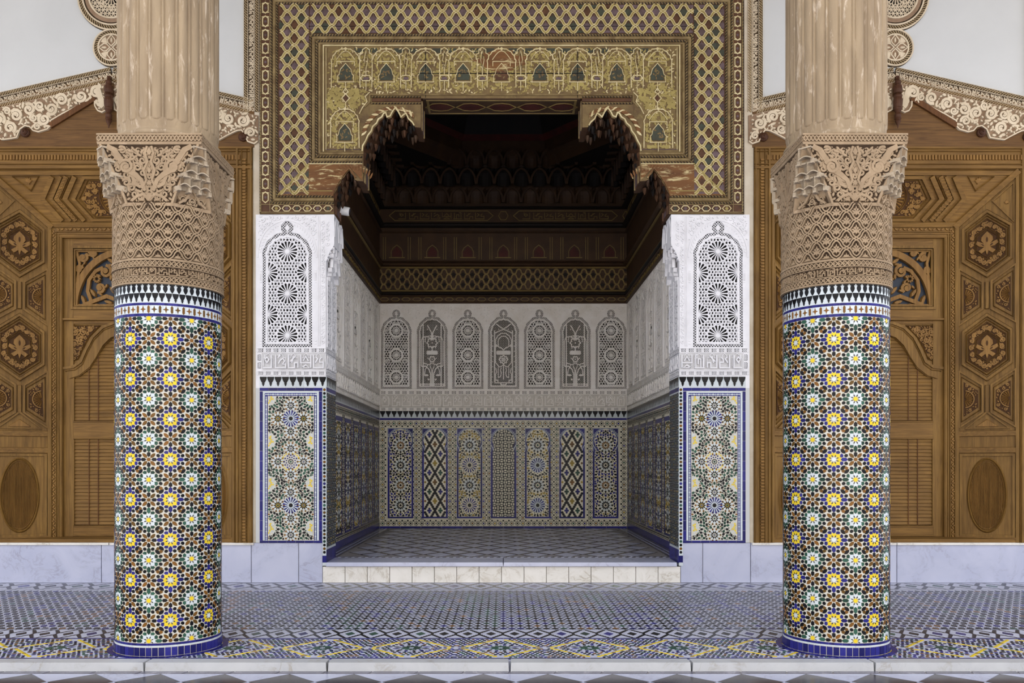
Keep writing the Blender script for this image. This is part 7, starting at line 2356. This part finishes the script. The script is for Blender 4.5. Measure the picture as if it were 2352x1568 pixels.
def build_door():
    root = struct(thing('door_1', (-XD, 10.33, ZS), '', ''), 'left louvred wooden door behind its round column, with leafy fanlight', 'door')
    YL = 10.345
    lx = lambda m: (lambda u, v, w: (lambda p: (p[0], p[1] - 10.33, p[2] - ZS))(m(u, v, w)))
    D = lx(front(YL))
    def put(mb, nm, parent=root, **kw):
        o = mb.build(nm, None, **kw); o.parent = parent; return o
    # top panel with pierced scrolls over dark glass
    z0, z1, hx = 3.195, 3.956, 0.637
    for s in (1, -1):
        mb = MB(); a, b = (hx - 0.03, 0.725) if s > 0 else (-0.725, -hx + 0.03)
        box2(mb, a, ZS + 0.045, b, 4.045, -0.06, 0.0, D, 'wood')
        put(mb, 'stile')
    for za, zb_ in ((z1 - 0.02, 4.045), (3.03, z0 + 0.02)):
        mb = MB(); box2(mb, -hx, za, hx, zb_, -0.055, -0.002, D, 'wood_rail')
        put(mb, 'rail')
    mb = MB()
    for k, (w, h) in enumerate(((0.030, 0.018), (0.014, 0.010))):
        e = 0.018 + k * 0.03
        ribbon(mb, [(-hx + e, z0 + e), (hx - e, z0 + e), (hx - e, z1 - e), (-hx + e, z1 - e)], w, -0.03, h, D, 'wood', closed=True)
    box2(mb, -0.74, 3.06, 0.74, 3.10, -0.01, 0.035, D, 'wood_rail', 0.01)
    put(mb, 'panel_moulding')
    mb = MB(); box2(mb, -hx, z0, hx, z1, -0.065, -0.055, D, 'pane_glass'); put(mb, 'fanlight_pane')
    mb = MB()
    w0, w1 = -0.05, -0.012
    sc = 'wood_carved'
    arch_pts = [(0.60 * cos(a), z0 + 0.03 + 0.665 * sin(a)) for a in [pi * k / 30 for k in range(31)]]
    ribbon(mb, arch_pts, 0.075, w0, w1 + 0.012, D, sc)
    ribbon(mb, [(-0.60, z0 + 0.055), (0.60, z0 + 0.055)], 0.03, w0, w1, D, sc)
    for s in (1, -1):
        def S(*pts): return [(s * p[0], p[1]) for p in pts]
        # corner sprays outside the arch
        scroll(mb, s * 0.50, 3.82, 0.055, 1.0, s, 0.034, w0, w1, D, sc, leaves=2)
        scroll(mb, s * 0.375, 3.87, 0.045, 2.4, -s, 0.030, w0, w1, D, sc, leaves=2)
        scroll(mb, s * 0.545, 3.68, 0.045, 0.2, -s, 0.030, w0, w1, D, sc, leaves=2)
        ribbon(mb, S((0.58, 3.90), (0.54, 3.75), (0.555, 3.62), (0.575, 3.52)), 0.03, w0, w1, D, sc)
        ribbon(mb, S((0.56, 3.90), (0.42, 3.90), (0.28, 3.90), (0.20, 3.91)), 0.03, w0, w1, D, sc)
        # scrolls inside the arch
        ribbon(mb, S((0.50, 3.25), (0.38, 3.30), (0.22, 3.36), (0.06, 3.30)), 0.045, w0, w1, D, sc)
        ribbon(mb, S((0.40, 3.29), (0.445, 3.42), (0.43, 3.55), (0.35, 3.66), (0.26, 3.70)), 0.040, w0, w1, D, sc)
        scroll(mb, s * 0.235, 3.655, 0.075, 1.5, s, 0.036, w0, w1, D, sc, leaves=3)
        scroll(mb, s * 0.30, 3.46, 0.060, 4.2, -s, 0.034, w0, w1, D, sc, leaves=3)
        scroll(mb, s * 0.09, 3.52, 0.060, 0.6, s, 0.034, w0, w1, D, sc, leaves=2)
        for q in ((0.46, 3.27, 0.4), (0.36, 3.25, -0.2), (0.20, 3.29, 0.3), (0.50, 3.32, 1.2), (0.15, 3.43, 0.9), (0.17, 3.78, 0.6), (0.06, 3.74, 1.3), (0.385, 3.40, 1.0)):
            prism(mb, place(almond(0.13, 0.055), (s * q[0], q[1]), q[2] if s > 0 else pi - q[2]), w0, w1, D, sc, bev=0.012)
        petal_ring(mb, (s * 0.335, 3.565), 9, 0.014, 0.034, 0.05, 0.012, D, sc, w0=w0, w1=w1 + 0.006)
    put(mb, 'scroll_fretwork')
    # spandrel boards and the double-curved arch
    up = [(-0.72, 2.50), (-0.60, 2.515), (-0.51, 2.58), (-0.45, 2.72), (-0.37, 2.87), (-0.25, 2.985), (-0.12, 3.035), (0, 3.045)]
    lo = [(-0.64, 2.38), (-0.53, 2.415), (-0.41, 2.51), (-0.33, 2.63), (-0.25, 2.76), (-0.15, 2.86), (-0.06, 2.895), (0, 2.90)]
    full = lambda P_: P_ + [(-p[0], p[1]) for p in reversed(P_[:-1])]
    mb = MB()
    for s in (1, -1):
        q = [(s * p[0], p[1]) for p in [(-0.72, 3.06)] + up + [(0, 3.06)]]
        q = [p for p in q]
        pts = [D(p[0], p[1], -0.02) for p in q]
        mb.face(pts if s > 0 else list(reversed(pts)), 'wood')
        tri = [(-0.655, 3.01), (-0.655, 2.575), (-0.56, 2.61), (-0.50, 2.74), (-0.43, 2.87), (-0.33, 2.975), (-0.29, 3.01)]
        pts = [(s * p[0], p[1]) for p in tri]
        ribbon(mb, pts, 0.014, -0.02, 0.0, D, 'wood', closed=True, ridge=True)
        ins = inside_poly(pts)
        mb.face([D(p[0], p[1], -0.0185) for p in (pts if s > 0 else list(reversed(pts)))], 'wood_ground')
        for q in ((-0.59, 2.93, 0.050), (-0.60, 2.80, 0.045), (-0.49, 2.93, 0.045), (-0.615, 2.69, 0.035), (-0.525, 2.84, 0.035), (-0.40, 2.965, 0.03)):
            scroll(mb, s * q[0], q[1], q[2], q[1] * 9, s, 0.018, -0.019, -0.004, D, 'wood_carved', leaves=2)
        leaf_fill(mb, ins, (min(p[0] for p in pts), 2.57, max(p[0] for p in pts), 3.01), (0.022, 0.016, 0.012, 0.009), -0.019, -0.008, D, 'wood_carved', seed=45, tries=300, gap=0.9)
    put(mb, 'spandrel_carving')
    mb = MB()
    mid = [((a[0] + b[0]) / 2, (a[1] + b[1]) / 2) for a, b in zip(full(up), full(lo))]
    ribbon(mb, mid, 0.135, -0.05, 0.008, D, 'wood')
    ribbon(mb, full(up), 0.030, -0.02, 0.026, D, 'wood')
    ribbon(mb, [(p[0] * 0.965, p[1] - 0.035) for p in full(up)], 0.016, 0, 0.020, D, 'wood', ridge=True)
    ribbon(mb, full(lo), 0.024, -0.04, 0.022, D, 'wood', ridge=True)
    put(mb, 'curved_arch')
    # rails and stiles of the shutters
    for nm, za, zb_ in (('rail', 1.66, 1.875), ('rail', ZS + 0.045, 0.635)):
        mb = MB(); box2(mb, -0.61, za, 0.61, zb_, -0.05, -0.002, D, 'wood_rail')
        for z in (za + 0.008, zb_ - 0.008): box2(mb, -0.61, z - 0.008, 0.61, z + 0.008, 0, 0.010, D, 'wood_rail', 0.003)
        put(mb, nm)
    mb = MB(); box2(mb, -0.055, ZS + 0.045, 0.055, 2.9, -0.05, 0.004, D, 'wood'); box2(mb, -0.02, ZS + 0.045, 0.02, 2.9, 0, 0.016, D, 'wood', 0.004); put(mb, 'meeting_stile')
    mb = MB(); box2(mb, -0.62, 0.62, 0.62, 2.92, -0.075, -0.068, D, 'wood_dark'); put(mb, 'backing_board')
    mb = MB()
    for s in (1, -1):
        for x in (0.425, 0.315):
            for za, zb_ in ((0.64, 1.66), (1.88, 2.60 if x > 0.4 else 2.74)):
                box2(mb, s * x - 0.004, za, s * x + 0.004, zb_, -0.01, -0.002, D, 'wood_dark')
        for za, zb_ in ((0.635, 1.66), (1.875, 2.42)):
            for x in (0.602, 0.060): box2(mb, s * x - 0.008, za, s * x + 0.008, zb_, -0.04, 0.006, D, 'wood', 0.003)
    put(mb, 'louvre_rods', kind='stuff')
    # louvre slats, each by itself
    cache = {}
    def slat(x0, x1, z):
        key = (round(x0, 3), round(x1, 3))
        if key not in cache:
            t = MB()
            prof = [(0.0200, -0.018), (0.018, -0.024), (-0.0205, -0.012), (-0.0175, -0.007)]
            rows = [[D(x, ZS + p[0], p[1]) for p in prof] for x in (x0, x1)]
            t.quads(rows, 'wood_rail', closed=True); t.face(rows[0], 'wood_rail'); t.face(list(reversed(rows[1])), 'wood_rail')
            cache[key] = t.mesh('slat')
        o = bpy.data.objects.new('slat', cache[key]); COL.objects.link(o); o.parent = root; o.location = (0, 0, z - ZS)
    LO = full(lo)
    def lo_x(z):
        for a, b in zip(lo[:-1], lo[1:]):
            if a[1] <= z <= b[1]: return a[0] + (b[0] - a[0]) * (z - a[1]) / (b[1] - a[1])
        return -0.60 if z < lo[0][1] else 0
    for s in (1, -1):
        for i in range(24):
            a, b = (0.055, 0.605) if s > 0 else (-0.605, -0.055)
            slat(a, b, 0.662 + i * 0.0428)
        for i in range(25):
            z = 1.90 + i * 0.0415
            x = max(-0.605, lo_x(z) if z > lo[0][1] - 0.01 else -0.605)
            if x > -0.09: continue
            a, b = (0.055, -x) if s > 0 else (x, -0.055)
            slat(a, b, z)
    for s in (1, -1):
        for z in (2.31, 1.97, 1.34, 0.75):
            mb = MB(); lathe(mb, (s * 0.735, YL - 0.012 - 10.33, z - ZS), [(0.012, -0.06), (0.015, -0.055), (0.015, -0.004), (0.011, -0.002), (0.011, 0.002), (0.015, 0.004), (0.015, 0.055), (0.012, 0.06)], 'iron', 10)
            put(mb, 'hinge')
    return root

def build_gable():
    root = struct(thing('trim_2', (-XD, 10.0, 5.1), '', ''), 'carved stucco gable band, lambrequin and roundels above the left door', 'stucco trim')
    lx = lambda m: (lambda u, v, w: (lambda p: (p[0], p[1] - 10.0, p[2] - 5.1))(m(u, v, w)))
    YB = 10.03
    D = lx(front(YB))
    def put(mb, nm, parent=root, **kw):
        o = mb.build(nm, None, **kw); o.parent = parent; return o
    xk, zk, za, zt = 1.605, 5.4675, 5.835, 7.4
    segs = [((-xk, zt), (-xk, zk)), ((-xk, zk), (0, za)), ((0, za), (xk, zk)), ((xk, zk), (xk, zt))]
    for i, (p, q) in enumerate(segs):
        L = hypot(q[0] - p[0], q[1] - p[1]); a = atan2(q[1] - p[1], q[0] - p[0])
        m = (lambda p, a: lambda u, v, w: D(p[0] + cos(a) * u - sin(a) * v, p[1] + sin(a) * u + cos(a) * v, w))(p, a)
        e = 0.085
        mb = MB()
        x0, x1 = (-0.02, L + 0.06) if i == 0 else ((-0.06, L + 0.02) if i == 3 else (0, L))
        box2(mb, x0, -e, x1, e, -0.02, 0.018, m, 'lace_dark')
        for v, w in ((e, 0.007), (-e, 0.007), (0.040, 0.008), (-0.040, 0.008)):
            box2(mb, x0, v - w / 2, x1, v + w / 2, 0, 0.034, m, 'carved_cream', 0.002)
        o = put(mb, 'band_ground')
        mb = MB()
        for v in (0.0625, -0.0625):
            n = int((x1 - x0) / 0.030)
            for k in range(n):
                u = x0 + (x1 - x0) * (k + 0.5) / n
                ribbon(mb, [(u - 0.017, v - 0.016), (u + 0.017, v + 0.016)], 0.009, 0.016, 0.030, m, 'rope_stucco')
                ribbon(mb, [(u - 0.010, v + 0.012), (u - 0.002, v + 0.004)], 0.005, 0.016, 0.026, m, 'rope_stucco')
        put(mb, 'rope_carving', o, kind='stuff')
        mb = MB()
        n = int((x1 - x0) / 0.052)
        lettering(mb, x0, x1, -0.034, 0.034, n, 0.0075, 0.016, 0.030, m, 'carved_cream', back=False, order=[0, 3, 1, 5, 2, 4, 1])
        for k in range(int((x1 - x0) / 0.026)):
            prism(mb, place(almond(0.022, 0.008), (x0 + 0.026 * (k + 0.5), 0.012 if k % 2 else -0.014), k * 1.9), 0.016, 0.027, m, 'carved_cream')
        put(mb, 'lace_carving', o, kind='stuff')
    # lambrequin with deep scrolls
    def zpx(y): return fz(y)
    side_pts = [(337, 325), (329, 331), (314, 326), (306, 309), (300, 300), (290, 301), (281, 305), (265, 313), (249, 322), (232, 320), (216, 317), (208, 298), (197, 290), (186, 292), (178, 301), (166, 304), (146, 298), (136, 288), (139, 279), (110, 262), (77, 246), (50, 234), (37, 230), (36, 245), (30, 255), (20, 259), (9, 253), (6, 225)]
    low = lambda dx: 171 + 0.229 * dx + 17
    for s in (1, -1):
        poly = [(s * dx / S1, zpx(y)) for dx, y in side_pts] + [(s * 6 / S1, zpx(low(6))), (s * 337 / S1, zpx(low(337)))]
        mb = MB()
        pts = poly if s < 0 else list(reversed(poly))
        prism(mb, pts if True else pts, -0.03, 0.030, D, 'carved_shade')
        ribbon(mb, [(s * dx / S1, zpx(y)) for dx, y in side_pts], 0.014, -0.03, 0.054, D, 'carved_cream')
        o = put(mb, 'lambrequin')
        ins = inside_poly(poly)
        mb = MB()
        arabesque_dense(mb, ins, (min(p[0] for p in poly), min(p[1] for p in poly), max(p[0] for p in poly), max(p[1] for p in poly)), s, D)
        prism(mb, [(s * a / S1, zpx(b)) for a, b in ((33, 196), (22, 205), (14, 225), (12, 246), (20, 254), (27, 246), (31, 228), (37, 214))][::(1 if s < 0 else -1)], 0.03, 0.062, D, 'carved_cream', bev=0.012)
        put(mb, 'scroll_carving', o, kind='stuff')
    # roundels
    for zc, R, nm in ((6.145, 0.205, 'small'), (6.735, 0.385, 'large')):
        mb = MB()
        prism(mb, ngon(0, zc, R + 0.012, 48), -0.03, 0.020, D, 'lace_dark')
        ribbon(mb, ngon(0, zc, R, 48), 0.016, 0, 0.036, D, 'carved_cream', closed=True)
        ribbon(mb, ngon(0, zc, R - 0.055, 48), 0.016, 0, 0.040, D, 'carved_cream', closed=True)
        n = int(2 * pi * R / 0.032)
        for k in range(n):
            a = 2 * pi * k / n
            ribbon(mb, [((R - 0.045) * cos(a), zc + (R - 0.045) * sin(a)), ((R - 0.010) * cos(a + 0.03 / R), zc + (R - 0.010) * sin(a + 0.03 / R))], 0.009, 0.018, 0.032, D, 'rope_stucco')
        if nm == 'small':
            prism(mb, ngon(0, zc, R - 0.06, 32), 0.018, 0.021, D, 'carved_shade')
            for k in range(4):
                a = k * pi / 2
                P_ = [(0.015, 0), (0.055, -0.040), (0.085, -0.045), (0.145, 0), (0.085, 0.045), (0.055, 0.040)]
                ribbon(mb, place(P_, (0, zc), a), 0.012, 0.02, 0.038, D, 'carved_cream', closed=True)
                prism(mb, place(almond(0.075, 0.03), rot((0.085, 0), a, (0, zc)), a), 0.02, 0.036, D, 'carved_cream', bev=0.006)
                prism(mb, place([(0.06, 0.0), (0.10, -0.03), (0.135, -0.045), (0.148, 0), (0.135, 0.045), (0.10, 0.03)], (0, zc), a + pi / 4), 0.02, 0.034, D, 'carved_cream', bev=0.008)
        else:
            ribbon(mb, ngon(0, zc, R - 0.10, 48), 0.040, 0, 0.034, D, 'carved_shade', closed=True)
            ribbon(mb, ngon(0, zc, R - 0.13, 48), 0.018, 0, 0.046, D, 'carved_cream', closed=True)
            prism(mb, ngon(0, zc, R - 0.13, 40), 0.018, 0.0205, D, 'joint_shade_black')  # black disc stands in for shade behind the pierced star
            ri = R - 0.14
            pierced_rosette(mb, (0, zc), ri * 0.42, 16, D, 'carved_cream', 0.02, 0.036)
            fr = lambda u, v: (ri * 0.42) ** 2 < u * u + (v - zc) ** 2 < ri * ri
            for a in (0.0, pi / 3, -pi / 3):
                hatch(mb, fr, (-ri, zc - ri, ri, zc + ri), 0.040, a, 0.009, 0.02, 0.034, D, 'carved_cream', step=0.008)
            for k in range(16):
                a = k * pi / 8
                ribbon(mb, ngon(ri * 0.62 * cos(a), zc + ri * 0.62 * sin(a), 0.022, 6), 0.008, 0.02, 0.037, D, 'carved_cream', closed=True)
        put(mb, 'roundel')
    return root

def arabesque_dense(mb, ins, box, s, D):
    """large volutes and leaves of the lambrequin, biggest first"""
    rnd = random.Random(21)
    placed = []
    for r in (0.080, 0.066, 0.052, 0.038, 0.028, 0.019, 0.014):
        for t in range(900):
            u = rnd.uniform(box[0], box[2]); v = rnd.uniform(box[1], box[3])
            if any(hypot(u - a, v - b) < (r + q) * 0.84 for a, b, q in placed): continue
            if not all(ins(u + r * cos(k * pi / 4), v + r * sin(k * pi / 4)) for k in range(8)): continue
            placed.append((u, v, r))
            a0 = rnd.uniform(0, 6.28); d = rnd.choice((1, -1))
            if r > 0.05:
                ribbon(mb, spiral(u, v, r * 0.86, a0, 1.6, d, k=0.80), r * 0.33, 0.03, 0.060, D, 'carved_cream', taper=lambda t: 1.3 - 0.6 * t)
                prism(mb, ngon(u + r * 0.12 * cos(a0), v + r * 0.12 * sin(a0), r * 0.17, 8), 0.03, 0.060, D, 'carved_cream')
                for k in range(2):
                    q = a0 + k * 2.6 + 0.4
                    c = (u + r * 1.05 * cos(q), v + r * 1.05 * sin(q))
                    if ins(*c): prism(mb, place(almond(r * 1.25, r * 0.5), c, q + 1.1 * d), 0.03, 0.056, D, 'carved_cream', bev=r * 0.1)
            elif r > 0.035:
                for k in range(3):
                    prism(mb, place(almond(r * 1.3, r * 0.75), (u + r * 0.5 * cos(a0 + k * 2.1), v + r * 0.5 * sin(a0 + k * 2.1)), a0 + k * 2.1), 0.03, 0.058, D, 'carved_cream', bev=r * 0.12)
            else:
                prism(mb, place(almond(r * 2.1, r * 1.2), (u, v), a0), 0.03, 0.056, D, 'carved_cream', bev=r * 0.15)

def relabel(o, **kw):
    for k, v in kw.items(): o[k] = v
    return o
s1 = build_surround()
s2 = copy_tree(s1, (2 * XD, 0, 0)); relabel(s2, label='carved wooden panelled surround of the right door')
d1 = build_door()
d2 = copy_tree(d1, (2 * XD, 0, 0)); d2.name = 'door_2'; relabel(d2, label='right louvred wooden door behind its round column, with leafy fanlight')
g1 = build_gable()
g2 = copy_tree(g1, (2 * XD, 0, 0)); g2.name = 'trim_3'; relabel(g2, label='carved stucco gable band, lambrequin and roundels above the right door')
pend = None
def pendant(x, label):
    mb = MB()
    prof = [(0.012, 0.0), (0.020, -0.03), (0.034, -0.05), (0.034, -0.075), (0.026, -0.085), (0.026, -0.09), (0.046, -0.10), (0.050, -0.14), (0.046, -0.18), (0.030, -0.19), (0.044, -0.20), (0.050, -0.215), (0.044, -0.23), (0.048, -0.245), (0.052, -0.27), (0.050, -0.31), (0.042, -0.345), (0.046, -0.355), (0.044, -0.37), (0.034, -0.385), (0.026, -0.40), (0.030, -0.41), (0.038, -0.43), (0.034, -0.46), (0.038, -0.475), (0.026, -0.49), (0.032, -0.50), (0.022, -0.52), (0.010, -0.55), (0.003, -0.58)]
    lathe(mb, (x, 9.93, 5.77), prof, 'wood_turned', 20)
    o = mb.build('turned_pendant', smooth=False)
    mb = MB(); box2(mb, x - 0.02, 9.93, x + 0.02, 9.97, 5.75, 5.79, ground(0), 'wood_turned'); mb.build('peg', o)
    return tag(o, label, 'pendant', 'thing', 'turned pendants at the gable tips')
pendant(-XD + 0.0, 'dark turned wooden pendant hanging at the gable apex of the left door')
pendant(XD + 0.0, 'dark turned wooden pendant hanging at the gable apex of the right door')
